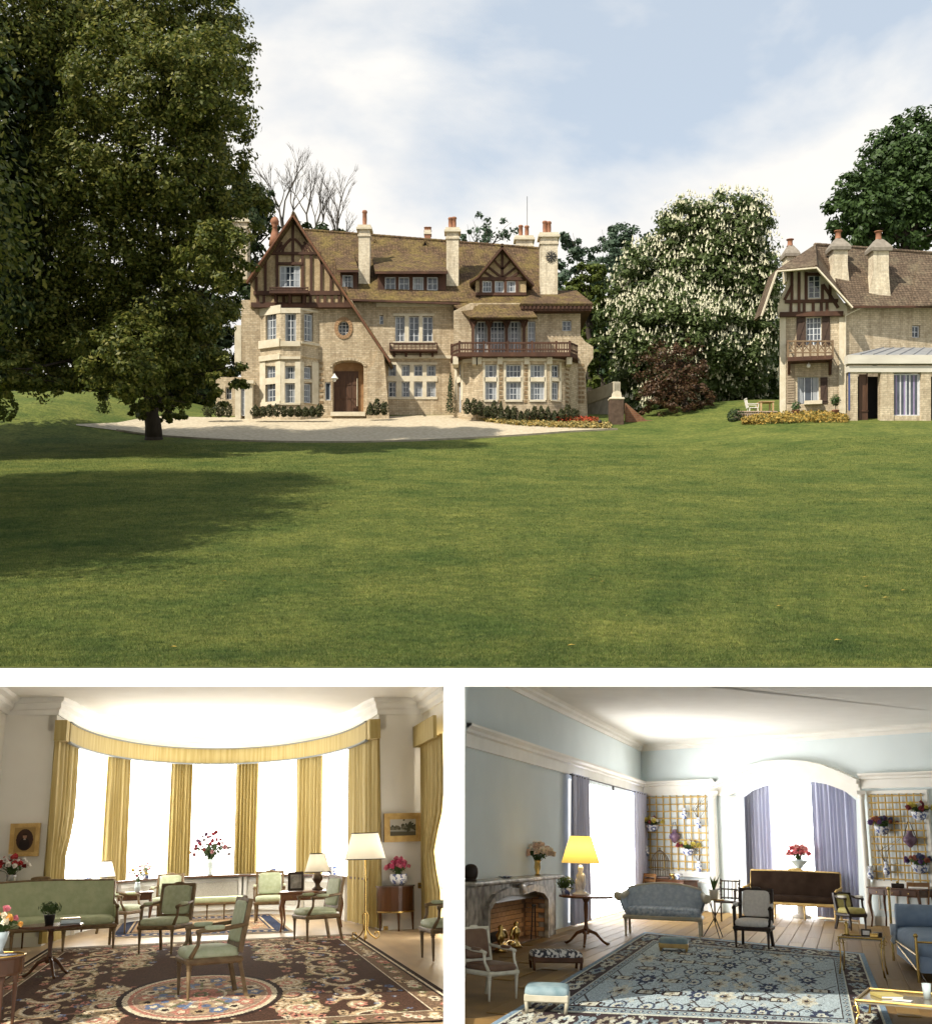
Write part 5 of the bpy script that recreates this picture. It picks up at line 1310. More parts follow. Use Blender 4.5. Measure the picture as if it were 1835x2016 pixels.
class Paint:
    """colours drawn on a grid of w x h metres, cell by cell"""
    def __init__(s, w, h, nx, ny, base):
        s.x, s.y = np.meshgrid((np.arange(nx)+.5)/nx*w-w/2, (np.arange(ny)+.5)/ny*h-h/2); s.c = np.empty((ny,nx,3)); s.c[:] = base; s.w, s.h, s.nx, s.ny = w, h, nx, ny
        s.g = np.random.default_rng(int(w*1000+h*77))
    def put(s, m, col): s.c[m] = col
    def disc(s, x, y, r, col, ry=None): s.put(((s.x-x)/r)**2+((s.y-y)/(ry or r))**2 < 1, col)
    def ring(s, x, y, r0, r1, col, ky=1.0):
        d = np.hypot(s.x-x, (s.y-y)/ky); s.put((d > r0) & (d < r1), col)
    def rect(s, x0, x1, y0, y1, col): s.put((s.x > x0) & (s.x < x1) & (s.y > y0) & (s.y < y1), col)
    def frame(s, m0, m1, col):
        d = np.minimum(s.w/2-np.abs(s.x), s.h/2-np.abs(s.y)); s.put((d > m0) & (d < m1), col)
    def rosette(s, x, y, r, n, c1, c2, ph=0.0, ky=1.0):
        dx, dy = s.x-x, (s.y-y)/ky; d = np.hypot(dx,dy); a = np.arctan2(dy,dx)+ph; e = r*(.62+.38*np.abs(np.cos(a*n/2)))
        s.put(d < e, c1); s.put(d < e*.45, c2)
    def stroke(s, pts, w, col):
        for (xa,ya),(xb,yb) in zip(pts, pts[1:]):
            dx, dy = xb-xa, yb-ya; l2 = dx*dx+dy*dy+1e-9; t = np.clip(((s.x-xa)*dx+(s.y-ya)*dy)/l2, 0, 1); s.put(np.hypot(s.x-xa-t*dx, s.y-ya-t*dy) < w, col)
    def scroll(s, x, y, r, turns, w, col, ph=0.0, sg=1, n=26):
        s.stroke([(x+r*(1-.82*i/n)*math.cos(ph+sg*2*math.pi*turns*i/n), y+r*(1-.82*i/n)*math.sin(ph+sg*2*math.pi*turns*i/n)) for i in range(n+1)], w, col)
    def flip(s): s.c = np.where((s.x > 0)[:,:,None], s.c[:, ::-1], s.c)
    def noise(s, a): s.c = np.clip(s.c*(1+a*s.g.normal(size=s.c.shape[:2]+(1,))), 0, 1)
    def mesh(s, name, f, keep=None):
        """f maps 0..1, 0..1 to a point"""
        u = np.linspace(0,1,s.nx+1); v = np.linspace(0,1,s.ny+1); vs = [f(a,b) for b in v for a in u]; n = s.nx+1
        fs = [(j*n+i, j*n+i+1, (j+1)*n+i+1, (j+1)*n+i) for j in range(s.ny) for i in range(s.nx)]; cols = s.c.reshape(-1,1,3)
        if keep:
            kk = [k for k, q in enumerate(fs) if keep(vs[q[0]]) and keep(vs[q[1]])]; fs = [fs[k] for k in kk]; cols = cols[kk]
        me = bpy.data.meshes.new(name); me.from_pydata(vs, [], fs); me.update()
        at = me.color_attributes.new('print', 'FLOAT_COLOR', 'CORNER'); col = np.ones((len(fs),4,4), np.float32); col[:,:,:3] = cols; at.data.foreach_set('color', col.ravel()); return me
def bil(q):
    q = [Vector(p) for p in q]
    return lambda a, b: tuple(q[0]*(1-a)*(1-b)+q[1]*a*(1-b)+q[2]*a*b+q[3]*(1-a)*b)
def rstruct(name, mb, mat, room, parent=None, smooth=False):
    o = part(name, mb, mat, parent, smooth)
    if parent is None: o.matrix_world = room.M; struct(o)
    return o
M_print = attr_mat('printed_cloth', .95, .3, 250)
M_paint = attr_mat('painted_canvas', .5)
M_gold = pm('gilt_frame', (.42,.27,.09), (.55,.38,.14), 8, .4, .2, 60, metal=.35)
M_brass = pm('brass', (.62,.43,.14), (.48,.32,.10), 6, .25, metal=.9)
M_china = pm('blue_white_china', (.75,.77,.80), (.10,.14,.32), 18, .2, lo=.5, hi=.56)
M_glassv = pm('vase_glass', (.45,.52,.52), None, rough=.05, spec=.8)
M_whitep = pm('white_paint', (.80,.79,.75), (.76,.75,.71), 3, .6)
M_mahog = pm('mahogany', (.115,.048,.020), (.07,.03,.014), 3, .25, stretch=(1,1,.2))
M_black = pm('black_wood', (.022,.014,.010), (.035,.02,.013), 4, .35)
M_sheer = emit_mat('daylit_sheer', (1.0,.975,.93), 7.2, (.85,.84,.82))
# ---------------------------------------------------------------- the drawing room with the bow window (lower left)
RL_ = Room(423, 1663, 1.57, -1.8)
def lcomp(X, Y): return X-.0296*(Y-1663), Y-.0304*(X-423)     # follow the slight slant the room has in the picture
def lc(cx, cy): return lcomp(cx*.476, 1349.6+cy*.476)
def lf(cx, cy, h=0.0): return RL_.fl(*lc(cx,cy), h)
def lb(cx, cy, b): return RL_.onb(*lc(cx,cy), b)
M_wallL = pm('warm_white_wall', (.82,.80,.74), (.79,.77,.71), 2, .85)
M_ceil = pm('ceiling_white', (.80,.79,.74), (.77,.76,.71), 2, .9)
BW = 20.0; HC = RL_.onb(*lc(1650,78), BW).z; AL, AR = -3.62, RL_.onb(*lcomp(836,1640),BW).x
_e0, _e1 = RL_.onb(*lcomp(97,1600),BW).x, RL_.onb(*lcomp(745,1600),BW).x; EA = (_e1-_e0)/2; EC = (_e1+_e0)/2; EB = lf(885,950).y-BW
def ell(t, k=1.0, dz=0): return (EC-EA*k*math.cos(t), BW+EB*k*math.sin(t))
def theta_of(cx, k=1.0, h=1.5):
    X = cx*.476; best = min((abs((lambda q: q[0]+.0296*(q[1]-1663))(RL_.proj(*ell(t,k), h))-X), t) for t in np.linspace(0, math.pi, 1500)); return best[1]
xs_p = lambda b: RL_.onb(884, 1700, b).x      # where the partition stands at depth b
FR = 10.55
def near(room, a, k=.08): return (D0+k-room.M[1][3]-a*room.r.y)/room.d.y
bN = 10.3
for _ in range(20): bN = near(RL_, xs_p(bN))
# floor and ceiling
def slabpoly(pts, h, t): 
    mb = MB(); n = len(pts); vs = [(a,b,h) for a,b in pts]+[(a,b,h-t) for a,b in pts]
    return mb.add(vs, [tuple(range(n)), tuple(range(n,2*n))[::-1]]+[((i+1)%n,i,n+i,n+(i+1)%n) for i in range(n)])
N_E = 36
arc = [ell(math.pi*k/N_E) for k in range(N_E+1)]
bpart_ = min(BW-.1, 16.3)
plan = [(AL,near(RL_,AL)),(xs_p(bN),bN),(AR,RL_.ona(884,1700,AR).y),(AR,BW)]+arc[::-1]+[(AL,BW)]
M_parq = pm('honey_parquet', (.46,.33,.19), (.36,.25,.14), 5, .35, stretch=(1,.2,1))
rstruct('floor', slabpoly(plan, 0, .2), M_parq, RL_)
cplan = [(AL,14.4),(xs_p(14.4)+.15,14.4),(AR+.18,RL_.ona(884,1700,AR).y-.36),(AR+.18,BW)]+arc[::-1]+[(AL,BW)]
rstruct('ceiling', slabpoly(cplan, HC+.2, .2), M_ceil, RL_)
# sloping soffit from the opening to the ceiling
a0 = RL_.M.inverted() @ Vector((-5.2, D0+.3, zb-.005)); a1 = RL_.M.inverted() @ Vector((-.16, D0+.3, zb-.005))
mb = MB(); mb.add([a0, a1, (xs_p(14.4),14.4,HC), (AL,14.4,HC)], [(0,1,2,3)]); rstruct('soffit', mb, M_white, RL_)
# walls
mb = MB(); mb.box(AL-.2, EC-EA, BW, BW+.3, 0, HC); rstruct('wall', mb, M_wallL, RL_)
mb = MB(); mb.box(EC+EA, AR+.2, BW, BW+.3, 0, HC); rstruct('wall', mb, M_wallL, RL_)
mb = MB(); mb.box(AL-.2, AL, FR-.3, BW, -.3, HC); rstruct('wall', mb, M_wallL, RL_)
mb = MB(); bq = RL_.ona(884,1700,AR).y
WZ0, WZ1 = .05, 3.1
mb.box(AR, AR+.2, bq-.38, BW, 3.32, HC); mb.box(AR, AR+.2, BW-.3, BW, 0, 3.32); mb.box(AR, AR+.2, bq-.3, BW-.22, 0, .05); rstruct('wall', mb, M_wallL, RL_)
q_ = [(xs_p(FR),FR,-.1),(AR,bq,-.1),(AR,bq,HC+.1),(xs_p(14.4),14.42,HC),(a1.x,a1.y,a1.z)]; mb = MB(); mb.add(q_, [(0,1,2,3,4)]); mb.add([(x+.03,y,z) for x,y,z in q_], [(4,3,2,1,0)]); rstruct('partition_lining', mb, M_white, RL_)
# bow wall below the windows, posts between them and lintel above
def arcband(k0, k1, z0, z1, t0=0.0, t1=math.pi, n=48):
    mb = MB(); vs = []
    for i in range(n+1):
        t = t0+(t1-t0)*i/n; p, q = ell(t,k0), ell(t,k1); vs += [(p[0],p[1],z0),(p[0],p[1],z1),(q[0],q[1],z0),(q[0],q[1],z1)]
    fs = []
    for i in range(n):
        b = i*4; fs += [(b,b+4,b+5,b+1),(b+2,b+3,b+7,b+6),(b+1,b+5,b+7,b+3),(b,b+2,b+6,b+4)]
    return mb.add(vs, fs+[(0,1,3,2),(n*4,n*4+2,n*4+3,n*4+1)])
rstruct('bow_wall', arcband(1.0, 1.04, 0, .84), M_whitep, RL_)
rstruct('bow_lintel', arcband(1.0, 1.05, 3.57, HC), M_wallL, RL_)
sill = tag(part('window_sill', arcband(.945, 1.03, .84, .88, .10, math.pi-.10), M_mahog), 'dark wooden window sill running round the bow', 'sill'); sill.matrix_world = RL_.M
# cornice round the walls
def corn(parent_label=None):
    mb = MB()
    line = [(AL,14.4),(AL,BW)]+[(EC-EA,BW)]+arc+[(EC+EA,BW),(AR,BW),(AR,bq-.36)]
    prof = [(0,-.30),(.05,-.30),(.06,-.22),(.12,-.18),(.12,-.10),(.20,-.06),(.22,-.0)]
    pts = []
    L2 = [Vector((*p,0)) for p in line]; cl = [L2[0]]
    for p in L2[1:]:
        if (p-cl[-1]).length > .02: cl.append(p)
    for i, p in enumerate(cl):
        d = (cl[min(i+1,len(cl)-1)]-cl[max(i-1,0)]).normalized(); nn = Vector((d.y,-d.x,0))
        for o_, z in prof: q = p+nn*o_; mb.v.append((q.x,q.y,HC+z))
    m = len(prof)
    for i in range(len(cl)-1):
        for k in range(m-1): b = i*m+k; mb.f.append((b,b+m,b+m+1,b+1))
    return mb
rstruct('cornice', corn(), M_whitep, RL_)
for a_, b_ in ((AL,EC-EA),(EC+EA,AR)):
    mb = MB(); mb.box(a_, b_, BW-.03, BW, 0, .16); rstruct('skirting', mb, M_whitep, RL_)
# radiator grilles in the bow
M_grille = pm('cane_grille', (.62,.60,.53), (.45,.43,.37), 60, .7, .3, 120)
ths = [theta_of(c, 1.0, .4) for c in (300, 500, 640, 752, 1000, 1023, 1200, 1290, 1440)]
def grille(c0, c1, lab):
    t0, t1 = theta_of(c0,1.0,.4), theta_of(c1,1.0,.4); o = thing('radiator_cover', lab, 'radiator cover', RL_.M, 'radiator covers in the bow')
    part('frame', arcband(.985, .999, .10, .80, t0, t1, 10), M_whitep, o); part('grille', arcband(.978, .984, .22, .72, t0+.02, t1-.02, 10), M_grille, o)
    mb = MB(); p, q = ell(t0,.975), ell(t0,1.0); mb.beam((p[0],p[1],0),(p[0],p[1],.83), .07, .07); p = ell(t1,.975); mb.beam((p[0],p[1],0),(p[0],p[1],.83), .07, .07); psplit('post', mb, M_whitep, o)
grille(300, 470, 'white radiator cover at the left end of the bow'); grille(490, 740, 'white radiator cover behind the left desk lamp and rear armchair'); grille(760, 1000, 'white radiator cover with lattice grille behind the bench'); grille(1022, 1245, 'white radiator cover behind the right bow armchair'); grille(1262, 1450, 'white radiator cover at the right end of the bow')
# windows: daylight through sheer curtains
cuts = [(290,430),(520,700),(780,972),(1062,1226),(1332,1466)]
for i, (c0, c1) in enumerate(cuts):
    t0, t1 = theta_of(c0-22,.985), theta_of(c1+22,.985); pts = [ell(t0+(t1-t0)*k/8,.985) for k in range(9)]
    curtain('sheer_curtain', ('first','second','middle','fourth','fifth')[i]+' sheer white curtain of the bow from the left, glowing with daylight', 'sheer curtain', RL_, pts, .885, 3.58, M_sheer, .012, 9, 'sheer curtains in the bow')
    mb = MB()
M_yel = pm('gold_curtain', (.36,.275,.095), (.47,.375,.165), 3, .75, stretch=(6,6,.3))
cur = [(201,298,'left end','tied'),(428,522,'second',None),(695,785,'third',None),(968,1065,'fourth',None),(1222,1335,'fifth',None),(1448,1562,'right end',None)]
for c0, c1, nm, tie in cur:
    t0, t1 = theta_of(c0,.955), theta_of(c1,.955)
    pts = [ell(t0+(t1-t0)*k/6,.955) for k in range(7)]
    if nm == 'left end': pts = [(EC-EA+.02,BW-.12)]+[ell(t,.955) for t in np.linspace(.12, t1, 5)]
    if nm == 'right end': pts = [ell(t,.955) for t in np.linspace(t0, math.pi-.12, 5)]+[(EC+EA-.02,BW-.12)]
    z0 = .04 if nm in ('left end','right end') else .89
    curtain('curtain', f'gold silk curtain, {nm} of the six hanging in the bow' if 'end' not in nm else f'gold silk curtain at the {nm} of the bow, reaching the floor', 'curtain', RL_, pts, z0, 3.54, M_yel, .06, 7, 'gold curtains in the bow', (1.25,.55,.0) if tie else None)
o = thing('pelmet', 'curved gold pelmet with grey braid running along the top of the bow', 'pelmet', RL_.M)
part('valance', arcband(.925, .94, 3.39, 3.74, .03, math.pi-.03, 60), M_yel, o)
for z in (3.38, 3.73): part('braid', arcband(.918, .943, z, z+.025, .03, math.pi-.03, 60), pm('grey_braid', (.20,.22,.22), None), o)
for s in (0,1):
    t = .03 if s == 0 else math.pi-.03; p = ell(t,.93); mb = MB(); x = EC-EA if s == 0 else EC+EA; mb.box(min(x,p[0]), max(x,p[0]), BW-.22, p[1], 3.39, 3.74); part('return', mb, M_yel, o)
# window on the right-hand wall, with its own curtains
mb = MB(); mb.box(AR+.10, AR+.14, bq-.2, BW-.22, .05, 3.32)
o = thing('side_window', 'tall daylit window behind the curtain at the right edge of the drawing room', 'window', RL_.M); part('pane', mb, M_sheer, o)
curtain('curtain', 'gold curtain of the side window, tied back, at the right edge of the drawing room', 'curtain', RL_, [(AR-.06,BW-.16),(AR-.06,BW-.8),(AR-.06,bq)], .05, 3.3, M_yel, .06, 8, None, (1.3,.5,.0))
o = thing('pelmet', 'gold pelmet over the side window at the right edge', 'pelmet', RL_.M); mb = MB(); mb.box(AR-.22, AR-.16, bq, BW-.1, 3.22, 3.6); mb.box(AR-.22, AR, BW-.14, BW-.1, 3.22, 3.6); part('valance', mb, M_yel, o)

# carpets
K = 2.2
def big_carpet():
    c1 = (lf(1480,1050).x, lf(1480,1050).y); c0 = (2*lf(850,1285).x-c1[0], 9.7); w, h = c1[0]-c0[0], (c1[1]-c0[1])/K
    P = Paint(w, h, 330, 300, (.062,.030,.018))
    be, pk, gr, bl, cr, dk = (.40,.29,.17), (.42,.18,.13), (.15,.15,.07), (.10,.14,.24), (.58,.50,.36), (.028,.014,.010)
    g = random.Random(9); x0 = w/2
    for i in range(10):                       # scrolling acanthus left and right, mirrored later
        y = -h/2+.25+i*(h-.4)/9
        for x, r in ((-w/2+.95,.27),(-w/2+1.55,.22),(-.95,.20)):
            if math.hypot(x, y) < 1.02: continue
            sg = 1 if i % 2 else -1; ph = g.uniform(0,6)
            P.scroll(x, y, r, 1.25, .038, be, ph, sg); P.scroll(x, y, r*.95, 1.2, .016, cr, ph+.25, sg); P.rosette(x, y, .075, 6, pk, cr, ph)
            for k in range(6):
                a = ph+k*1.05; P.rosette(x+r*1.12*math.cos(a), y+r*1.12*math.sin(a), .055, 5, g.choice((be,pk,gr,be,cr)), dk, a)
    for _ in range(240):
        x, y = g.uniform(-w/2+.4, 0), g.uniform(-h/2+.3, h/2-.3)
        if math.hypot(x, y) > 1.0: P.rosette(x, y, g.uniform(.025,.06), 5, g.choice((be,pk,gr,be,bl)), g.choice((cr,dk,be)), g.uniform(0,6))
    P.flip()
    P.frame(0,.06,dk); P.frame(.06,.085,cr); P.frame(.085,.115,dk); P.frame(.115,.36,(.16,.10,.06)); P.frame(.36,.385,cr)
    n = int((w+h)*2/.11)
    for i in range(n):
        s = i/n*2*(w+h); x, y = (-w/2+s, -h/2) if s < w else (w/2, -h/2+s-w) if s < w+h else (w/2-(s-w-h), h/2) if s < 2*w+h else (-w/2, h/2-(s-2*w-h))
        x = max(-w/2+.24, min(w/2-.24, x))+g.uniform(-.06,.06); y = max(-h/2+.24, min(h/2-.24, y))+g.uniform(-.06,.06); P.rosette(x, y, g.uniform(.045,.085), 5, g.choice((pk,be,cr,gr,be)), g.choice((cr,pk,dk)), g.uniform(0,6))
    my = ((lf(850,1285).y-c0[1])/K)-h/2; P.disc(0,my,.86,dk); P.disc(0,my,.80,cr); P.ring(0,my,.70,.745,pk); P.disc(0,my,.69,(.30,.20,.14))
    for k in range(20):
        a = k*math.pi/10; P.rosette(.56*math.cos(a), my+.56*math.sin(a), .10, 5, (bl,cr,pk,be)[k%4], (cr,dk)[k%2], a); P.stroke([(.15*math.cos(a),my+.15*math.sin(a)),(.47*math.cos(a),my+.47*math.sin(a))], .02, (be,gr,(.17,.22,.33),pk)[k%4])
        P.disc(.40*math.cos(a+.15), my+.40*math.sin(a+.15), .045, (cr,bl)[k%2])
    P.ring(0,my,.24,.27,cr); P.rosette(0,my,.22,10,pk,cr); P.rosette(0,my,.10,6,gr,pk)
    P.noise(.22)
    q = [(c0[0],c0[1],.014),(c1[0],c0[1],.014),(c1[0],c1[1],.014),(c0[0],c1[1],.014)]
    o = tag(link('carpet', P.mesh('carpet', bil(q), lambda v: (RL_.M @ Vector(v)).y > D0+.12 and v[0] < xs_p(v[1])-.02), M_print), 'large brown floral carpet with round blue and cream medallion', 'carpet'); o.matrix_world = RL_.M
big_carpet()
def small_carpet():
    p = [lf(455,1036), lf(1228,1034), lf(1130,955), lf(520,958)]; w, h = 3.0, 1.7
    P = Paint(w, h, 160, 90, (.30,.20,.11)); g = random.Random(3)
    for _ in range(130): P.rosette(g.uniform(-1.2,1.2), g.uniform(-.6,.6), g.uniform(.03,.08), 4, g.choice(((.35,.14,.08),(.12,.08,.06),(.45,.33,.2),(.2,.16,.12))), (.4,.3,.18), g.uniform(0,6))
    P.frame(0,.05,(.30,.22,.13)); P.frame(.05,.26,(.022,.03,.06)); P.frame(.26,.30,(.42,.32,.2)); P.frame(.30,.34,(.03,.03,.05))
    for i in range(44): P.rosette(-1.4+i*.065, .345*0+(.70 if i%2 else -.70), .035, 4, (.42,.33,.2), (.3,.1,.06))
    P.noise(.2); q = [(v.x,v.y,.01) for v in p]
    o = tag(link('carpet', P.mesh('carpet', bil(q)), M_print), 'smaller tan rug with navy border laid in the bow', 'carpet'); o.matrix_world = RL_.M
small_carpet()

# furniture
M_green = pm('green_damask', (.37,.41,.26), (.46,.50,.34), 14, .6, .15, 90)
M_green2 = pm('green_velvet', (.35,.40,.24), (.43,.47,.30), 9, .6, .15, 90)
M_gwood = pm('carved_walnut', (.12,.075,.035), (.20,.135,.065), 12, .45, .25, 70)
specs = [(878,1285,-78,1.0,'green armchair alone in the foreground, turned sideways on the medallion'),(692,1100,-28,1.0,'green armchair left of centre, half turned beside the foreground one'),(508,1012,62,.98,'green armchair turned right in front of the left desk'),
         (692,972,-12,.98,'green armchair at the back, half hidden left of the bench'),(1122,985,-4,1.0,'green armchair facing the room at the right of the bench'),(1318,1068,-72,1.0,'green armchair turned left in front of the right desk'),(1862,1160,-85,1.0,'green armchair cut by the right edge of the drawing room')]
proto = None
for cx, cy, rz, s, lab in specs:
    M = RL_.T(lf(cx,cy,.016), rz, s)
    if proto is None:
        proto = armchair(thing('armchair', lab, 'armchair', M, 'green armchairs in the drawing room'), M_green, M_gwood, .62, .60, .44, .98)
    else: dup(proto, M, lab)
settee(thing('settee', 'long green upholstered settee with carved frame at the left edge', 'settee', RL_.T(Vector((RL_.onb(*lc(170,900),18.9).x,18.9,.016)), 9)), M_green2, M_gwood, 2.35, .8, .44, 1.06, None, 4)
o = thing('bench', 'long backless green upholstered bench in the middle of the bow', 'bench', RL_.T(lf(900,968,.012), 0)); mb = MB(); sup(mb, (0,0,.40), (.60,.22,.06), .2, 24, 8); part('seat', mb, M_green2, o, True)
mb = MB(); mb.bev(-.6,.6,-.22,.22,.30,.37,.02); part('seat_rail', mb, M_gwood, o)
for x in (-.54,-.18,.18,.54):
    for y in (-.17,.17): mb = MB(); turned(mb, x, y, .31, .022, .012); part('leg', mb, M_gwood, o, True)
def tripod(o, h, r, mat, top=8, spread=.30):
    mb = MB(); n = top; mb.lathe([(r*.96,h-.035),(r,h-.03),(r,h-.008),(r*.98,h)], n); part('tabletop', mb, mat, o)
    mb = MB(); mb.lathe([(.05,.16),(.045,.22),(.028,.28),(.024,h*.5),(.034,h*.75),(.028,h*.85),(.07,h-.03)], 12); part('pedestal', mb, mat, o, True)
    for k in range(3):
        a = k*2.094+.5; c, s = math.cos(a), math.sin(a); mb = MB(); mb.tube([(c*.02,s*.02,.22),(c*spread*.45,s*spread*.45,.17),(c*spread*.8,s*spread*.8,.05),(c*spread,s*spread,.012),(c*spread*1.1,s*spread*1.1,.02)], [.028,.024,.018,.02,.01], 8); part('leg', mb, mat, o, True)
pt = lf(215,1185,.016); tripod(thing('tripod_table', 'octagonal dark tripod table in front of the green settee', 'table', RL_.T(pt, 22)), .62, .40, M_mahog)
def on(p, h): return Vector((p.x, p.y, p.z+h))
o = thing('potted_plant', 'small bushy plant in dark pot on the octagonal tripod table', 'plant', RL_.T(on(pt,.622)+Vector((-.03,0,0)))); pot(o, [(.05,0),(.07,.11),(.075,.12),(.06,.115)], M_iron, 'pot', 14)
g = np.random.default_rng(1); e = g.normal(size=(260,3)); e /= np.linalg.norm(e,axis=1,keepdims=True); link('foliage', tri_mesh('foliage', leafquads(e*(g.random((260,1))**.4)*np.array([.15,.15,.09])+np.array([0,0,.2]), e, .045, g), 4), ML_grn, o)
o = thing('trinket_box', 'flat glass and metal box on the octagonal tripod table', 'box', RL_.T(on(pt,.622)+Vector((.22,.02,0)), 10)); mb = MB(); mb.bev(-.12,.12,-.08,.08,0,.06,.008); part('body', mb, M_glassv, o); mb = MB(); mb.bev(-.125,.125,-.085,.085,.06,.072,.004); part('lid', mb, M_brass, o)
p7 = RL_.onb(*lc(-20,1095), 10.9); s7 = p7.z/.725; p7.z = 0
o = thing('round_table', 'round inlaid table with brass gallery cut by the lower left corner', 'table', RL_.T(p7, 0, s7)); mb = MB(); mb.lathe([(.30,.55),(.31,.57),(.31,.70),(.32,.71),(.32,.722),(.30,.725)], 28); part('tabletop', mb, M_mahog, o); mb = MB(); mb.tube([(.315*math.cos(k*.2095),.315*math.sin(k*.2095),.735) for k in range(31)], .008, 6, False); part('gallery', mb, M_brass, o)
for k in range(4): mb = MB(); turned(mb, .26*math.cos(k*1.57+.6), .26*math.sin(k*1.57+.6), .56, .03, .014); part('leg', mb, M_mahog, o, True)
o = thing('flower_vase', 'glass vase of pink and orange flowers on the round table, lower left', 'flowers', RL_.T(on(p7,.727*s7)+Vector((.05,.05,0)))); pot(o, [(.05,0),(.03,.05),(.06,.14),(.07,.2)], M_glassv); bouquet(o, .18, .24, .17, 14, [(.75,.25,.30),(.80,.42,.10),(.85,.78,.6),(.8,.6,.2)], .05, 5)
o = thing('dish', 'small blue and white dish on the round table, lower left', 'dish', RL_.T(on(p7,.727*s7)+Vector((.15,-.1,0)))); pot(o, [(.03,0),(.07,.015),(.072,.018),(.05,.012)], M_china, 'plate')
# desks
def bulb(o, z, e):
    li = bpy.data.lights.new('lamp_or_fill_light', 'POINT'); li.energy = e; li.color = (1,.86,.66); li.shadow_soft_size = .05; lo = bpy.data.objects.new('lamp_or_fill_light', li); COL.objects.link(lo); lo.parent = o; lo.location = (0,0,z)  # fill light added to brighten the drawing room; its lamps are unlit
def desk(o, w, dp, h, mat, cab=True):
    mb = MB(); mb.bev(-w/2,w/2,-dp/2,dp/2,h-.03,h,.01); part('desktop', mb, mat, o); mb = MB(); mb.box(-w/2+.03,w/2-.03,-dp/2+.03,dp/2-.03,h-.15,h-.03); part('apron', mb, mat, o)
    for k in (-1,0,1): mb = MB(); mb.bev(k*w*.3-w*.13, k*w*.3+w*.13, -dp/2+.015, -dp/2+.03, h-.14, h-.05, .004); d_ = part('drawer', mb, mat, o); mb = MB(); mb.ball((k*w*.3,-dp/2+.005,h-.095), .012, 8, 5); part('knob', mb, M_brass, d_)
    for sx in (-1,1):
        for sy in (-1,1):
            x, y = sx*(w/2-.06), sy*(dp/2-.06); mb = MB(); mb.tube([(x,y,h-.12),(x+sx*.03,y+sy*.02,h*.62),(x-sx*.005,y,h*.25),(x+sx*.02,y+sy*.015,.015)], [.035,.028,.016,.018], 8); part('leg', mb, mat, o, True)
pd1 = lf(490,1000); desk(thing('desk', 'walnut writing desk with lamp at the left of the bow', 'desk', RL_.T(pd1, 4)), 1.35, .75, .70, M_mahog)
pd2 = lf(1300,1028); desk(thing('desk', 'walnut desk with curved legs and lamp at the right of the bow', 'desk', RL_.T(pd2, -8)), 1.15, .75, .70, pm('honey_walnut', (.22,.10,.04), (.15,.065,.028), 3, .3))
M_shade = leaf_mat('cream_shade', [(.72,.70,.62),(.72,.70,.62)], .8, .45); M_trim = pm('dark_trim', (.06,.055,.05), None)
prof = [(.09,0),(.095,.03),(.05,.06),(.04,.1),(.085,.17),(.09,.22),(.05,.28),(.025,.31),(.02,.36)]
l1 = on(pd1,.703)+Vector((-.28,.0,0)); l2 = on(pd2,.703)+Vector((.10,.0,0))
lamp(thing('table_lamp', 'cream shaded table lamp on the left desk', 'lamp', RL_.T(l1, 0, 1.0)), prof, pm('bronze_lamp', (.07,.05,.035), (.12,.09,.06), 8, .35, metal=.5), .215, .13, .30, .60, M_shade, 1, M_trim)
bulb(COL.objects['table_lamp'], .42, 2.5)
dup(COL.objects['table_lamp'], RL_.T(l2, 0, 1.08), 'cream shaded table lamp on the right desk')
for n_ in ('table_lamp','table_lamp.001'): COL.objects[n_]['group'] = 'table lamps in the drawing room'
pl_ = lf(1524,1080); o = thing('floor_lamp', 'tall brass floor lamp with scrolled feet and wide cream shade', 'lamp', RL_.T(pl_))
bulb(o, 1.45, 7)
lamp(o, [(.03,.04),(.02,.1),(.014,.2),(.014,.9),(.02,.93),(.012,1.0),(.012,1.30)], M_brass, .335, .215, 1.27, 1.68, M_shade, 0, M_trim)
for k in range(3):
    a = k*2.094+.35; c, s = math.cos(a), math.sin(a); mb = MB(); mb.tube([(c*r_,s*r_,z) for r_, z in ((.015,.45),(.05,.40),(.04,.28),(.03,.18),(.09,.10),(.19,.03),(.25,.06),(.24,.13),(.18,.13),(.17,.09))], .012, 8); part('foot', mb, M_brass, o, True)
pf = on(pd2,.703)+Vector((-.30,-.1,0)); o = thing('photo_frame', 'dark framed photograph standing on the right desk', 'picture frame', RL_.T(pf, 8)); mb = MB(); mb.bev(-.145,.145,0,.03,0,.34,.015); part('frame', mb, M_black, o); mb = MB(); mb.box(-.10,.10,-.004,0,.05,.29); part('photograph', mb, pm('grey_print', (.40,.38,.33), (.16,.15,.13), 9), o)
def sillp(cx, b=.965): t = theta_of(cx,b,.9); p = ell(t,b); return Vector((p[0],p[1],.882))
o = thing('flower_vase', 'tall glass vase with a wide wild bouquet on the sill before the middle window', 'flowers', RL_.T(sillp(872))); pot(o, [(.07,0),(.05,.05),(.08,.25),(.12,.36)], M_glassv); bouquet(o, .34, .66, .50, 44, [(.22,.03,.04),(.34,.16,.17),(.10,.04,.08),(.18,.03,.03),(.3,.26,.26)], .07, 11, 420, ML_dark, drop=.14)
for cx, lab in ((368,'tiny blue and white cup on the sill at the left end of the bow'),(1137,'small pale jar on the sill right of the middle bouquet')): o = thing('china_cup', lab, 'cup', RL_.T(sillp(cx)), 'china on the sill'); pot(o, [(.05,0),(.075,.02),(.08,.12),(.085,.13),(.07,.12)], M_china, 'cup')
o = thing('china_bowl', 'blue and white china bowl on the sill behind the right desk lamp', 'bowl', RL_.T(sillp(1380,.955))); pot(o, [(.08,0),(.07,.03),(.16,.1),(.19,.17),(.2,.18),(.17,.16)], M_china, 'bowl')
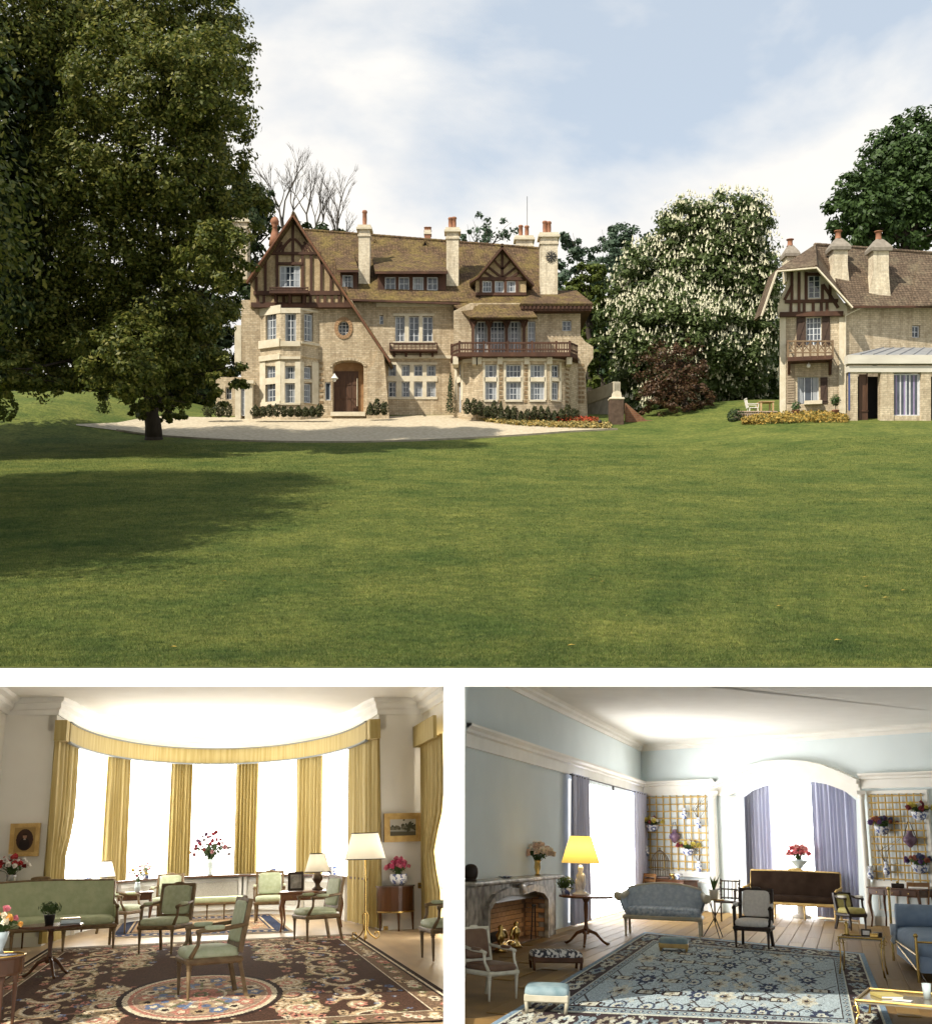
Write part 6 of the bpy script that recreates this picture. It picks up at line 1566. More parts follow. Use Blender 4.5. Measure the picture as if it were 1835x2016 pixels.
o = thing('flower_vase', 'small vase of dark red and yellow flowers on the left desk', 'flowers', RL_.T(on(pd1,.703)+Vector((.36,.05,0)))); pot(o, [(.05,0),(.06,.1),(.045,.16),(.05,.18)], M_glassv); bouquet(o, .16, .36, .2, 18, [(.30,.04,.05),(.55,.40,.08),(.6,.5,.4)], .04, 12, 60)
o = thing('flower_pot', 'little pot of pink flowers on the sill left of the middle window', 'flowers', RL_.T(sillp(607))); pot(o, [(.06,0),(.09,.12),(.095,.13),(.08,.12)], M_china, 'pot'); bouquet(o, .11, .24, .15, 12, [(.7,.35,.35),(.75,.6,.55)], .05, 13, 40)
pw = lf(40,1010); pw = Vector((RL_.onb(*lc(48,835),BW-.3).x, BW-.3, 0)); hs = RL_.onb(*lc(48,835),BW-.3).z
o = thing('console_table', 'small console behind the left end of the green settee, mostly hidden', 'table', RL_.T(pw)); mb = MB(); mb.bev(-.3,.3,-.18,.18,hs-.04,hs,.01); part('tabletop', mb, M_mahog, o)
for sx in (-1,1): mb = MB(); turned(mb, sx*.24, 0, hs-.04); part('leg', mb, M_mahog, o, True)
o = thing('flower_vase', 'silver vase of red and white carnations behind the settee at the left edge', 'flowers', RL_.T(on(pw,hs+.003))); pot(o, [(.07,0),(.03,.05),(.1,.16),(.08,.26),(.09,.29)], pm('silver_vase', (.45,.45,.46), None, rough=.25, metal=.7)); bouquet(o, .27, .34, .28, 26, [(.45,.04,.05),(.85,.82,.78),(.55,.08,.08),(.85,.8,.75)], .075, 14, 60)
pc = RL_.onb(*lc(1650,900), BW-.26); pc.z = 0; o = thing('commode', 'demilune inlaid commode on slender legs beside the right wall', 'commode', RL_.T(pc))
n = 16; prm = [(-.34,.22)]+[(.34*math.cos(math.pi+math.pi*k/n), .22+.42*math.sin(math.pi+math.pi*k/n)*1.0) for k in range(n+1)]
def dem(mb, s, z0, z1):
    q = [(.34*s*math.cos(math.pi+math.pi*k/n), .22+.40*s*math.sin(math.pi+math.pi*k/n)) for k in range(n+1)]; m = len(q); vs = [(x,y,z0) for x,y in q]+[(x,y,z1) for x,y in q]; return mb.add(vs, [tuple(range(m))[::-1], tuple(range(m,2*m))]+[(i,(i+1)%m,m+(i+1)%m,m+i) for i in range(m)])
part('cabinet', dem(MB(),1,.33,.74), M_mahog, o); part('top', dem(MB(),1.05,.742,.765), pm('dark_marble', (.10,.06,.045), (.16,.1,.07), 6, .2), o); part('moulding', dem(MB(),1.02,.31,.335), M_brass, o)
for a in (-.29,.29): mb = MB(); mb.tube([(a,.1,.33),(a*1.02,.09,0)], [.03,.014], 8); part('leg', mb, M_mahog, o)
mb = MB(); mb.tube([(0,-.14,.33),(0,-.15,0)], [.03,.014], 8); part('leg', mb, M_mahog, o)
o = thing('cyclamen_pot', 'pink cyclamen in a blue and white cachepot on the commode', 'plant', RL_.T(on(pc,.767)+Vector((.03,0,0)))); pot(o, [(.07,0),(.15,.06),(.17,.14),(.15,.19),(.16,.2),(.14,.19)], M_china, 'pot'); bouquet(o, .17, .32, .22, 18, [(.62,.10,.20),(.7,.2,.28)], .075, 15, 60, ML_grn)
# pictures
o = thing('oval_portrait', 'gilt framed oval portrait of a dark figure on the left wall', 'painting', RL_.T(lb(101,616,BW-.06))); k = BW/F*.476*.94
w_, h_ = 56*k, 64*k; mb = MB(); 
for s in (-1,1): mb.box(s*w_-.07*(s>0), s*w_+.07*(s<0), -.03, .05, -h_, h_); mb.box(-w_+.07, w_-.07, -.028, .05, (h_-.07) if s > 0 else -h_, h_ if s > 0 else -h_+.07)
part('frame', mb, M_gold, o)
P = Paint(2*w_, 2*h_, 60, 68, (.36,.24,.09)); P.disc(0,0,w_*.72,(.05,.028,.02),h_*.80); P.disc(0,-h_*.32,w_*.45,(.025,.018,.016),h_*.45); P.disc(0,h_*.25,w_*.17,(.32,.18,.11),h_*.17); P.disc(0,h_*.40,w_*.19,(.03,.018,.012),h_*.08); P.disc(0,h_*.04,w_*.1,(.35,.3,.25),h_*.05)
q = [(-w_+.05,-.01,-h_+.05),(w_-.05,-.01,-h_+.05),(w_-.05,-.01,h_-.05),(-w_+.05,-.01,h_-.05)]; link('canvas', P.mesh('canvas', bil(q)), M_paint, o)
o = thing('landscape_painting', 'gilt framed landscape painting with trees and water on the right wall', 'painting', RL_.T(lb(1665,612,BW-.06))); w_, h_ = 82*k, 60*k; mb = MB()
for t, y in ((.11,-.02),(.06,-.05)):
    for s in (-1,1): mb.box(min(s*w_,s*(w_-t)), max(s*w_,s*(w_-t)), y, .05, -h_, h_); mb.box(-w_+t, w_-t, y+.002, .05, min(s*h_,s*(h_-t)), max(s*h_,s*(h_-t)))
part('frame', mb, M_gold, o); P = Paint(2*w_, 2*h_, 80, 58, (.46,.45,.40)); P.rect(-9,9,-9,-h_*.05,(.24,.24,.20)); P.rect(-9,9,-9,-h_*.45,(.10,.09,.06))
g = random.Random(2)
for _ in range(70): P.disc(g.uniform(-w_,w_), g.gauss(-h_*.02,h_*.10), g.uniform(.015,.05), g.choice(((.08,.08,.05),(.13,.12,.08),(.17,.16,.11))))
for _ in range(40): P.disc(w_*.45+g.gauss(0,.06), h_*.15+g.gauss(0,.06), .025, (.07,.07,.045))
P.rect(-w_*.9,w_*.1,-h_*.32,-h_*.26,(.50,.48,.42)); q = [(-w_+.09,-.0,-h_+.09),(w_-.09,-.0,-h_+.09),(w_-.09,-.0,h_-.09),(-w_+.09,-.0,h_-.09)]; link('canvas', P.mesh('canvas', bil(q)), M_paint, o)
for cx, cy, lab in ((1607,1030,'brass socket low on the wall beside the commode leg'),(1745,855,'small brass switch plate right of the cyclamen')):
    o = thing('wall_socket', lab, 'socket', RL_.T(lb(cx,cy,BW-.034))); mb = MB(); mb.bev(-.045,.045,0,.03,-.05,.05,.008); part('plate', mb, M_brass, o); mb = MB(); mb.ball((0,-.004,0), .015, 8, 5); part('button', mb, M_iron, o)
# ---------------------------------------------------------------- the blue room with fireplace and arched alcove (lower right)
R2 = Room(1666, 1672, 1.5, 3.6)
LW0 = 12.0
def rcomp(X, Y): return X+.0303*(Y-1684), Y+.0279*(X-1376)
def rc(cx, cy): return rcomp(910.6+cx*.5037, 1349.6+cy*.5037)
def rf(cx, cy, h=0.0): return R2.fl(*rc(cx,cy), h)
class RP(Pl):
    """an upright plane of the blue room; picture positions in the lower right view"""
    def __init__(s, p, q):
        s.a, s.b = p, q; s.o = Vector((p[0],p[1],0)); e = Vector((q[0],q[1],0)); s.ex = (e-s.o).normalized(); s.n = Vector((s.ex.y,-s.ex.x,0)); s.len = (e-s.o).length
    def sz(s, cx, cy):
        pt = R2.onpl(*rc(cx,cy), s.a, s.b); return ((pt-s.o).dot(s.ex), pt.z)
    def szm(s, a, z): return (a, z)
    def shift(s, k): o = s.n*k; return RP((s.a[0]+o.x,s.a[1]+o.y),(s.b[0]+o.x,s.b[1]+o.y))
BC = 28.2
AL2 = R2.onb(*rc(705,640), BC).x
pr = R2.onb(*rc(1835,640), 23.8); wp1 = (pr.x, 23.8)
wk = Vector((wp1[0]-AL2, wp1[1]-BC)).normalized(); wend = (wp1[0]+wk.x*1.2, wp1[1]+wk.y*1.2)
bw = RP((AL2,BC), wend)
HC2 = bw.sz(705,240)[1]
lw = RP((AL2,12.0), (AL2,BC))
M_blue = pm('pale_blue_wall', (.69,.76,.77), (.66,.73,.74), 1.5, .85)
M_trimw = pm('off_white_moulding', (.80,.78,.72), (.75,.73,.67), 3, .6)
xp2 = lambda b: R2.onb(911.5, 1700, b).x
AR2 = wend[0]
bl0 = R2.ona(911.5,1700,AL2).y
# floor, ceiling, soffit
bN2 = 10.3
for _ in range(20): bN2 = near(R2, xp2(bN2))
plan2 = [(xp2(bN2),bN2),(AR2+.6,near(R2,AR2+.6)),(AR2,wend[1]),(AL2,BC),(AL2,bl0)]
M_plank = pm('oak_plank', (.20,.115,.030), (.26,.155,.045), 3, .55, .1, 30, stretch=(1,.15,1), spec=.15)
flo = rstruct('floor', slabpoly(plan2[:2]+[(AR2+.6,wend[1]+2),(AL2,BC+2.6)]+plan2[4:], -.012, .2), pm('plank_joint', (.20,.115,.035), (.15,.085,.026), 3), R2)
rstruct('ceiling', slabpoly([(xp2(14.4)-.15,14.4),(AR2+.6,14.4),(AR2+.6,wend[1]),(AL2-.15,BC+.15),(AL2-.15,bl0-.2)], HC2+.2, .2), M_ceil, R2)
i2 = R2.M.inverted(); a0 = i2 @ Vector((-.006,D0+.3,zb-.005)); a1 = i2 @ Vector((5.2,D0+.3,zb-.005)); mb = MB(); mb.add([a0,a1,(AR2+.6,14.4,HC2),(xp2(14.4),14.4,HC2)], [(0,1,2,3)]); rstruct('soffit', mb, M_white, R2)
q_ = [(xp2(FR),FR,-.1),(a0.x,a0.y,a0.z),(xp2(14.4),14.42,HC2),(AL2,bl0,HC2+.1),(AL2,bl0,-.1)]; mb = MB(); mb.add(q_, [(0,1,2,3,4)]); mb.add([(x-.03,y,z) for x,y,z in q_], [(4,3,2,1,0)]); rstruct('partition_lining', mb, M_blue, R2)
mb = MB(); mb.box(AR2+.6, AR2+.8, FR-.3, wend[1]+.4, -.3, HC2); rstruct('wall', mb, M_blue, R2)
# left wall with the window opening and the hearth recess
fpf = AL2+.24
fbx = lambda c: R2.ona(*rc(c,900), fpf).y
fh0, fh1 = fbx(82), fbx(318); zt2 = R2.ona(*rc(362,757), fpf+.05).z
wz = lw.sz(400,352)[1]
s0, s1 = lw.sz(415,600)[0], lw.sz(700,600)[0]
class RM(RP):
    def sz(s, a, z): return (a, z)
lwm = RM((AL2,12.0),(AL2,BC)); bwm = RM(bw.a, bw.b)
mb = MB(); lwm.wall(mb, [(bl0-12.0-.3,-.05),(BC-12.0,-.05),(BC-12.0,HC2),(bl0-12.0-.3,HC2)], [[(s0,.06),(s1,.06),(s1,wz-.1),(s0,wz-.1)], [(fh0-12.0,.0),(fh1-12.0,.0),(fh1-12.0,zt2-.12),(fh0-12.0,zt2-.12)]], .08); rstruct('wall', mb, M_blue, R2)
# back wall with the arched alcove
arin = [(1075,432),(1110,405),(1150,387),(1215,370),(1290,362),(1370,364),(1430,372),(1500,396),(1545,432)]
hole = [(bw.sz(1075,880)[0],.0)]+[bw.sz(*p) for p in arin]+[(bw.sz(1545,880)[0],.0)]
mb = MB(); bwm.wall(mb, [(0,-.05),(bw.len,-.05),(bw.len,HC2),(0,HC2)], [hole], .3); rstruct('wall', mb, M_blue, R2)
bb = bw.shift(-1.1); bbm = RM(bb.a, bb.b)
mb = MB(); sA, sB = hole[0][0]-.25, hole[-1][0]+.6; bbm.boxm(mb, sA-.3, sB+.3, -.1, 3.6, -.2, 0)
bwm.boxm(mb, sA-.15, sA, -.1, 3.5, -1.1, -.3); bwm.boxm(mb, sB, sB+.15, -.1, 3.5, -1.1, -.3); bwm.boxm(mb, sA, sB, 3.35, 3.5, -1.1, -.3); rstruct('alcove', mb, M_trimw, R2)
# mouldings
def ucorn(h, prof, pts):
    mb = MB(); cl = [Vector((*p,0)) for p in pts]; m = len(prof)
    for i, p in enumerate(cl):
        if 0 < i < len(cl)-1:
            d0 = (cl[i]-cl[i-1]).normalized(); d1 = (cl[i+1]-cl[i]).normalized(); n0 = Vector((d0.y,-d0.x,0)); n1 = Vector((d1.y,-d1.x,0)); nn = (n0+n1)/(1+n0.dot(n1))
        else: d0 = (cl[min(i+1,len(cl)-1)]-cl[max(i-1,0)]).normalized(); nn = Vector((d0.y,-d0.x,0))
        for o_, z in prof: q = p+nn*o_; mb.v.append((q.x,q.y,h+z))
    for i in range(len(cl)-1):
        for k in range(m-1): b = i*m+k; mb.f.append((b,b+m,b+m+1,b+1))
    return mb
line = [(AL2,bl0-.25),(AL2,BC),wend]
rstruct('cornice', ucorn(HC2, [(0,-.17),(.03,-.17),(.05,-.11),(.10,-.08),(.11,-.04),(.17,0)], line), M_trimw, R2)
hE1 = bw.sz(705,385)[1]; hE0 = bw.sz(705,432)[1]
ent = [(0,hE0-hE1),(.05,hE0-hE1),(.05,-.13),(.10,-.11),(.10,-.07),(.16,-.03),(.17,0),(0,.01)]
sl, sr = bw.sz(1005,385)[0], bw.sz(1570,350)[0]
pL, pR = bw.o+bw.ex*sl, bw.o+bw.ex*sr
rstruct('entablature', ucorn(hE1, ent, [(AL2,bl0-.25),(AL2,BC),(pL.x,pL.y)]), M_trimw, R2)
rstruct('entablature', ucorn(hE1, ent, [(pR.x,pR.y),wend]), M_trimw, R2)
arout = [(1005,386),(1060,352),(1110,325),(1150,308),(1215,290),(1290,283),(1370,286),(1430,297),(1500,322),(1570,352)]
arin2 = [(1010,430),(1062,425),(1110,402),(1150,385),(1215,368),(1290,360),(1370,362),(1430,370),(1500,394),(1568,430)]
arch_o = thing('alcove_arch', 'white moulded bell-shaped arch over the curtained alcove', 'arch', R2.M)
for k_, (f0, f1, o1) in enumerate(((0,.22,.20),(.22,.40,.13),(.40,1.0,.07))):
    mb = MB()
    for i in range(len(arout)-1):
        l = lambda p, q, t: (p[0]+(q[0]-p[0])*t, p[1]+(q[1]-p[1])*t)
        q = [l(arout[i],arin2[i],f1), l(arout[i+1],arin2[i+1],f1), l(arout[i+1],arin2[i+1],f0), l(arout[i],arin2[i],f0)]
        bw.poly(mb, q, -.02, o1)
    part('moulding', mb, M_trimw, arch_o)
def column(cx0, cx1, cyt, lab, out=.16, plain=False):
    s_a, zt_ = bw.sz(cx0,cyt); s_b, _ = bw.sz(cx1,cyt); r_ = (s_b-s_a)/2; c = bw.p((s_a+s_b)/2, 0, out); o = thing('column', lab, 'column', R2.M @ Matrix.Translation((c.x,c.y,0)), 'alcove columns')
    n = 20; mb = MB(); prof = [(r_*.95,.32),(r_*.93,zt_*.5),(r_*.82,zt_-.16)]
    mb.lathe(prof, n); part('shaft', mb, M_trimw, o, False)
    mb = MB(); mb.box(-r_*1.4,r_*1.4,-r_*1.4,r_*1.4,0,.24); mb.lathe([(r_*1.3,.24),(r_*1.3,.28),(r_*1.0,.33)], 16); part('base', mb, M_trimw, o)
    mb = MB(); mb.lathe([(r_*.85,zt_-.17),(r_*1.0,zt_-.15),(r_*.9,zt_-.12),(r_*1.25,zt_-.06)], 16); mb.box(-r_*1.3,r_*1.3,-r_*1.3,r_*1.3,zt_-.06,zt_+.01); part('capital', mb, M_trimw, o)
column(986,1014,415,'white column at the left side of the arched alcove'); column(1050,1074,432,'slim white column set inside the left of the alcove', .02); column(1572,1594,398,'white column at the right side of the arched alcove')
# wainscot below the trellises
for c0, c1 in ((712,985),(1600,1830)):
    mb = MB(); (a0_, zz), (a1_, _) = bw.sz(c0,740 if c0 < 1000 else 760), bw.sz(c1,740); bwm.boxm(mb, a0_, a1_, zz-.04, zz+.04, 0, .07); bwm.boxm(mb, a0_, a1_, .0, .18, 0, .04)
    n = 2
    for k in range(n):
        x0_ = a0_+(a1_-a0_)*k/n+.12; x1_ = a0_+(a1_-a0_)*(k+1)/n-.12
        for q in ((x0_,x1_,zz-.16,zz-.13),(x0_,x1_,.30,.33),(x0_,x0_+.03,.33,zz-.16),(x1_-.03,x1_,.33,zz-.16)): bwm.boxm(mb, *q, 0, .025)
    rstruct('wainscot', mb, M_trimw, R2)
# oak planks, each one laid on its own
CQ = [rf(15,1400), rf(1695,1400), rf(1558,1034), rf(702,974)]
meP = []
for k in range(4): mb = MB(); mb.bev(0, .30, 0, 1.0, -.012, .0, .004); me = mb.mesh('plank'); me.materials.append([M_plank, pm('oak_plank_dark', (.16,.09,.025), (.21,.12,.036), 3, .55, .1, 30, stretch=(1,.15,1), spec=.15), pm('oak_plank_pale', (.25,.15,.04), (.30,.185,.054), 3, .55, .1, 30, stretch=(1,.15,1), spec=.15), M_plank][k]); meP.append(me)
g = random.Random(8); cnt = 0
row = 0; x = AL2
cu = Vector((wk.x,wk.y,0)); cv = Vector((-wk.y,wk.x,0))
def inq(p, q):
    s = None
    for a, b in zip(q, q[1:]+q[:1]):
        c = (b.x-a.x)*(p.y-a.y)-(b.y-a.y)*(p.x-a.x)
        if c < 0: return False
    return True
W_ = .22
for i in range(-4, 60):
    for j in range(-9, 14):
        ln = 3.0; st = j*ln+(i*1.23 % 3.0)
        x0_ = AL2+i*W_; y0_ = 12.0+st
        cxy = Vector((x0_+W_/2, y0_+ln/2, 0))
        if y0_ < near(R2, x0_, .1) or cxy.x > AR2+.4 or cxy.x < AL2-.1: continue
        Xp, Yp = R2.proj(cxy.x, cxy.y, 0)
        if Xp > 1870 or Yp > 2040 or min(R2.proj(x0_, y0_, 0)[0], R2.proj(x0_, y0_+ln, 0)[0]) < 913: continue
        side = (cxy.x-AL2)*wk.y-(cxy.y-BC)*wk.x      # behind the back wall?
        inalc = hole[0][0] < (Vector((cxy.x-AL2,cxy.y-BC,0)).dot(bw.ex)) < hole[-1][0]
        if side < (-2.4 if inalc else -.6): continue
        if all(inq(Vector((x0_+dx*W_, y0_+dy*ln, 0)), [Vector(p) for p in CQ]) for dx in (0,1) for dy in (0,1)): continue
        if cnt >= 300: continue
        o = bpy.data.objects.new('plank', g.choice(meP)); COL.objects.link(o); o.parent = flo; o.location = (x0_, y0_, 0); o.scale = ((W_-.008)/.30, ln-.008, 1); cnt += 1
# carpet
def blue_carpet():
    w, h = 4.6, 3.4; P = Paint(w, h, 300, 250, (.38,.45,.48)); g = random.Random(4)
    nv, dk, iv, lb_, tan = (.035,.045,.085), (.035,.022,.022), (.52,.52,.44), (.36,.44,.48), (.34,.30,.22)
    P.noise(.10)
    for i in range(9):
        for j in range(7):
            x, y = -w/2+.80+i*.37+(.185 if j%2 else 0), -h/2+.62+j*.36; k = g.random()
            if x > w/2-.8: continue
            P.stroke([(x,y),(x+.23,y+.22)], .010, dk); P.stroke([(x,y),(x-.23,y+.22)], .010, dk)
            if k < .3:
                P.rect(x-.13,x+.13,y-.065,y+.065,dk); P.rect(x-.10,x+.10,y-.045,y+.045,iv); P.rosette(x,y,.04,6,tan,dk)
                for s in (-1,1): P.rosette(x+s*.16,y,.05,6,dk,lb_)
            elif k < .55: P.rosette(x,y,.15,8,nv,lb_,g.uniform(0,3)); P.rosette(x,y,.06,6,iv,nv)
            elif k < .8: P.disc(x,y,.11,nv); P.disc(x,y,.085,lb_); P.rosette(x,y,.075,8,iv,nv)
            else: P.rosette(x,y,.16,6,iv,lb_,g.uniform(0,3)); P.rosette(x,y,.08,5,tan,dk)
            for _ in range(9): P.rosette(x+g.uniform(-.2,.2), y+g.uniform(-.19,.19), g.uniform(.015,.035), 4, g.choice((nv,iv,dk,tan,iv)), lb_)
    P.frame(0,.07,(.20,.28,.36)); P.frame(.07,.46,(.045,.030,.032)); P.frame(.07,.10,iv); P.frame(.44,.46,iv); P.frame(.46,.56,(.28,.34,.36)); P.frame(.56,.58,dk)
    m = 0; s = 0
    while s < 2*(w+h):
        x, y = (-w/2+s, -h/2+.27) if s < w else (w/2-.27, -h/2+s-w) if s < w+h else (w/2-(s-w-h), h/2-.27) if s < 2*w+h else (-w/2+.27, h/2-(s-2*w-h))
        x = max(-w/2+.27, min(w/2-.27, x)); y = max(-h/2+.27, min(h/2-.27, y))
        P.rosette(x,y,.12,8 if m%2 else 4,(iv,(.22,.28,.30),tan)[m%3],(nv,dk)[m%2],m); 
        for _ in range(5): P.rosette(x+g.uniform(-.15,.15), y+g.uniform(-.15,.15), .03, 4, g.choice((iv,lb_,tan)), dk)
        s += .25; m += 1
    s = 0
    while s < 2*(w+h):
        x, y = (-w/2+s, -h/2+.51) if s < w else (w/2-.51, -h/2+s-w) if s < w+h else (w/2-(s-w-h), h/2-.51) if s < 2*w+h else (-w/2+.51, h/2-(s-2*w-h))
        P.rosette(max(-w/2+.51, min(w/2-.51, x)), max(-h/2+.51, min(h/2-.51, y)), .035, 4, nv, iv); s += .11
    P.noise(.15); o = tag(link('carpet', P.mesh('carpet', bil([(p.x,p.y,.012) for p in CQ])), M_print), 'large pale blue oriental carpet with dark patterned border', 'carpet'); o.matrix_world = R2.M
blue_carpet()
# daylit window on the left wall
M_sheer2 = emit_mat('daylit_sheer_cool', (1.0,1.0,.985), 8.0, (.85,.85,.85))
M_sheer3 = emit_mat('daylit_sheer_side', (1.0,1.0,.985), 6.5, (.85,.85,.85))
ps = [(AL2+.02,12.0+lw.sz(c,600)[0]) for c in (440,500,560,620,680)]
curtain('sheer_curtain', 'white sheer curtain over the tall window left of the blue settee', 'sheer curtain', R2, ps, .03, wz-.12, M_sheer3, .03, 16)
M_lav = pm('lavender_drape', (.43,.44,.58), (.52,.53,.65), 4, .8, stretch=(6,6,.3))
for c0, c1, lab in ((398,466,'lavender drape left of the tall sheer window'),(652,708,'lavender drape right of the tall sheer window, in the corner')):
    curtain('curtain', lab, 'curtain', R2, [(AL2+.14,12.0+lw.sz(c,600)[0]) for c in np.linspace(c0,c1,4)], .04, wz-.02, M_lav, .05, 6, 'lavender drapes')
o = thing('curtain_rod', 'thin dark curtain rod above the tall window', 'curtain rod', R2.M); mb = MB(); mb.tube([(AL2+.14,12+lw.sz(400,400)[0],wz-.05),(AL2+.14,12+lw.sz(706,400)[0],wz-.05)], .015, 8); part('rod', mb, M_iron, o)
mb = MB(); c = (AL2+.14, 12+lw.sz(572,400)[0], wz-.09); mb.box(c[0]-.02,c[0]+.02,c[1]-.04,c[1]+.04,c[2]-.07,c[2]+.04); part('bracket', mb, M_iron, o)
# alcove drapes
ba = bw.shift(-.62)
def apts(c0, c1, pl=ba, n=5): return [(lambda p: (p.x,p.y))(pl.p(pl.sz(c,600)[0],0)) for c in np.linspace(c0,c1,n)]
ztop = 3.3
for c0, c1, lab in ((1060,1217,'wide lavender drape at the left of the arched alcove'),(1381,1560,'wide lavender drape at the right of the arched alcove')): curtain('curtain', lab, 'curtain', R2, apts(c0,c1), .03, ztop, M_lav, .07, 11, 'lavender drapes')
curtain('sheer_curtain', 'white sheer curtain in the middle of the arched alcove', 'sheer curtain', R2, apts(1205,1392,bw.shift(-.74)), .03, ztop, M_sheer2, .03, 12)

# trellises
M_lath = pm('gilt_bamboo', (.42,.28,.07), (.52,.36,.11), 12, .4)
M_panel = pm('trellis_mirror', (.55,.60,.63), (.66,.70,.71), 1.2, .25)
def trellis(c0, c1, y0, y1, nv, nh, lab, panel):
    o = thing('trellis', lab, 'trellis', R2.M, 'gilt trellises'); (a0_, z1_), (a1_, z0_) = bw.sz(c0,y0), bw.sz(c1,y1)
    mb = MB(); bwm.boxm(mb, a0_, a1_, z0_, z1_, .01, .03); part('backing', mb, panel, o)
    mb = MB(); t = .07
    for q in ((a0_-t,a1_+t,z1_,z1_+t),(a0_-t,a1_+t,z0_-t,z0_),(a0_-t,a0_,z0_,z1_),(a1_,a1_+t,z0_,z1_)): bwm.boxm(mb, *q, .0, .07)
    part('frame', mb, M_trimw, o)
    for k in range(nv): a = a0_+(a1_-a0_)*(k+.3)/(nv-.4); mb = MB(); mb.tube([bwm.p(a,z0_,.09), bwm.p(a,z1_,.09)], .017, 6); part('lath', mb, M_lath, o)
    for k in range(nh): z = z0_+(z1_-z0_)*(k+.3)/(nh-.4); mb = MB(); mb.tube([bwm.p(a0_,z,.115), bwm.p(a1_,z,.115)], .017, 6); part('lath', mb, M_lath, o)
trellis(714,974,440,730,10,11,'gilt bamboo trellis hung with pots left of the alcove', M_panel); trellis(1606,1836,408,748,8,13,'gilt bamboo trellis hung with pots right of the alcove', M_panel)
M_violet = pm('violet_glass', (.10,.06,.10), (.2,.12,.16), 6, .2)
def hang(cx, cy, kind, lab, seed):
    s_, z = bw.sz(cx,cy); p = bw.p(s_, z, .20); o = thing('hanging_planter' if kind != 'vase' else 'wall_vase', lab, 'planter' if kind != 'vase' else 'vase', R2.T(p), 'pots on the trellises')
    if kind == 'basket': pot(o, [(.05,0),(.13,.05),(.17,.15),(.18,.16),(.15,.15)], M_china, 'pot'); bouquet(o, .15, .20, .32, 16, [(.25,.05,.06),(.65,.55,.12),(.75,.7,.62)] if seed % 2 else [(.14,.07,.20),(.35,.12,.08),(.1,.12,.2)], .085, seed, 50)
    elif kind == 'lamp': pot(o, [(.02,0),(.05,.03),(.13,.12),(.14,.18),(.07,.24),(.05,.3),(.06,.33)], M_violet, 'bowl'); mb = MB(); mb.tube([(-.12,0,.18),(-.02,0,.5),(.02,0,.5),(.12,0,.18)], .008, 5); part('chain', mb, M_iron, o)
    else:
        pot(o, [(.04,0),(.07,.06),(.06,.14),(.03,.2),(.05,.26)], M_china, 'vase')
        if kind == 'twig':
            mb = MB(); g_ = random.Random(seed)
            for k in range(6): mb.tube([(0,0,.2),(g_.uniform(-.15,.2),g_.uniform(-.1,.05),.45),(g_.uniform(-.3,.4),g_.uniform(-.1,.1),g_.uniform(.6,.9))], [.006,.005,.003], 4)
            part('twigs', mb, M_bark, o)
hang(765,578,'basket','china basket of tulips at the upper left of the left trellis',1); hang(893,525,'vase','small china vase high on the left trellis',2); hang(853,620,'lamp','dark glass hanging bowl in the middle of the left trellis',4); hang(905,668,'basket','china basket of bright flowers low on the left trellis',3)
hang(948,560,'twig','slim vase with twigs at the upper right of the left trellis',7); hang(945,730,'twig','vase with long twigs at the lower right of the left trellis',9); hang(741,675,'vase','small vase at the lower left of the left trellis',12)
hang(1668,565,'basket','china basket of dark violets on the right trellis',6); hang(1775,612,'lamp','dark glass hanging bowl on the right trellis',8); hang(1680,720,'twig','figured vase with twigs low on the right trellis',11); hang(1812,712,'basket','basket of red and violet flowers at the right edge of the right trellis',10); hang(1815,505,'basket','basket of pale flowers high at the right edge of the right trellis',13); hang(1617,740,'vase','tiny vase at the lower left of the right trellis',14)

# fireplace on the left wall
M_marble = pm('grey_marble', (.15,.125,.10), (.40,.355,.29), 7, .25, lo=.36, hi=.64, detail=12)
fp = RM((fpf,0),(fpf,10)); o = thing('fireplace', 'grey marble chimneypiece with brick hearth on the left wall', 'fireplace', R2.M)
zt2 = R2.ona(*rc(362,757), fpf+.05).z; b0_, b1_ = fbx(8), fbx(358)
op = [(fh0+(fh1-fh0)*t, h if h == 0 else zt2-h) for t, h in ((0,0),(0,.36),(.09,.24),(.29,.17),(.5,.20),(.72,.16),(.9,.22),(1,.34),(1,0))]; fm = (fh0+fh1)/2
mb = MB(); fp.wall(mb, [(b0_,0),(b1_,0),(b1_,zt2-.06),(b0_,zt2-.06)], [op], .12); mb.box(AL2+.002, fpf, b1_-.14, b1_, 0, zt2-.06); part('surround', mb, M_marble, o)
mb = MB(); mb.bev(AL2, fpf+.14, b0_-.05, b1_+.08, zt2-.06, zt2, .02); part('mantel_shelf', mb, M_marble, o)
mb = MB()
for i, (a, b) in enumerate(zip(op, op[1:])): mb.beam((fpf+.03,a[0],a[1]),(fpf+.03,b[0],b[1]), .10, .06, (1,0,0))
sup(mb, (fpf+.05,fm,zt2-.16), (.05,.14,.09), .8, 14, 8); part('carved_moulding', mb, M_marble, o)
mb = MB(); mb.box(AL2-.12, AL2-.10, fh0-.0, fh1+.1, 0, zt2); mb.box(AL2-.1, fpf-.12, fh1, fh1+.05, 0, zt2-.1); mb.box(AL2-.1, fpf-.12, fh0, fh0+.02, 0, zt2-.1); mb.box(AL2-.1, fpf-.05, fh0, fh1, -.005, .012); fb_ = part('firebox', mb, pm('soot_brick', (.26,.14,.07), (.12,.07,.04), 2, .9), o)
mbk = MB(); mbk.bev(0,.205,0,.02,0,.062,.006); mek = mbk.mesh('brick'); mek.materials.append(pm('hearth_brick', (.52,.29,.13), (.42,.22,.10), 5, .9))
for r_ in range(12):
    for k in range(4):
        x0_ = AL2-.09+k*.215-(.105 if r_ % 2 else 0)
        if x0_ < AL2-.2 or x0_+.2 > fpf+.06: continue
        q = bpy.data.objects.new('brick', mek); COL.objects.link(q); q.parent = fb_; q.location = (x0_, fh1-.022, .02+r_*.072)
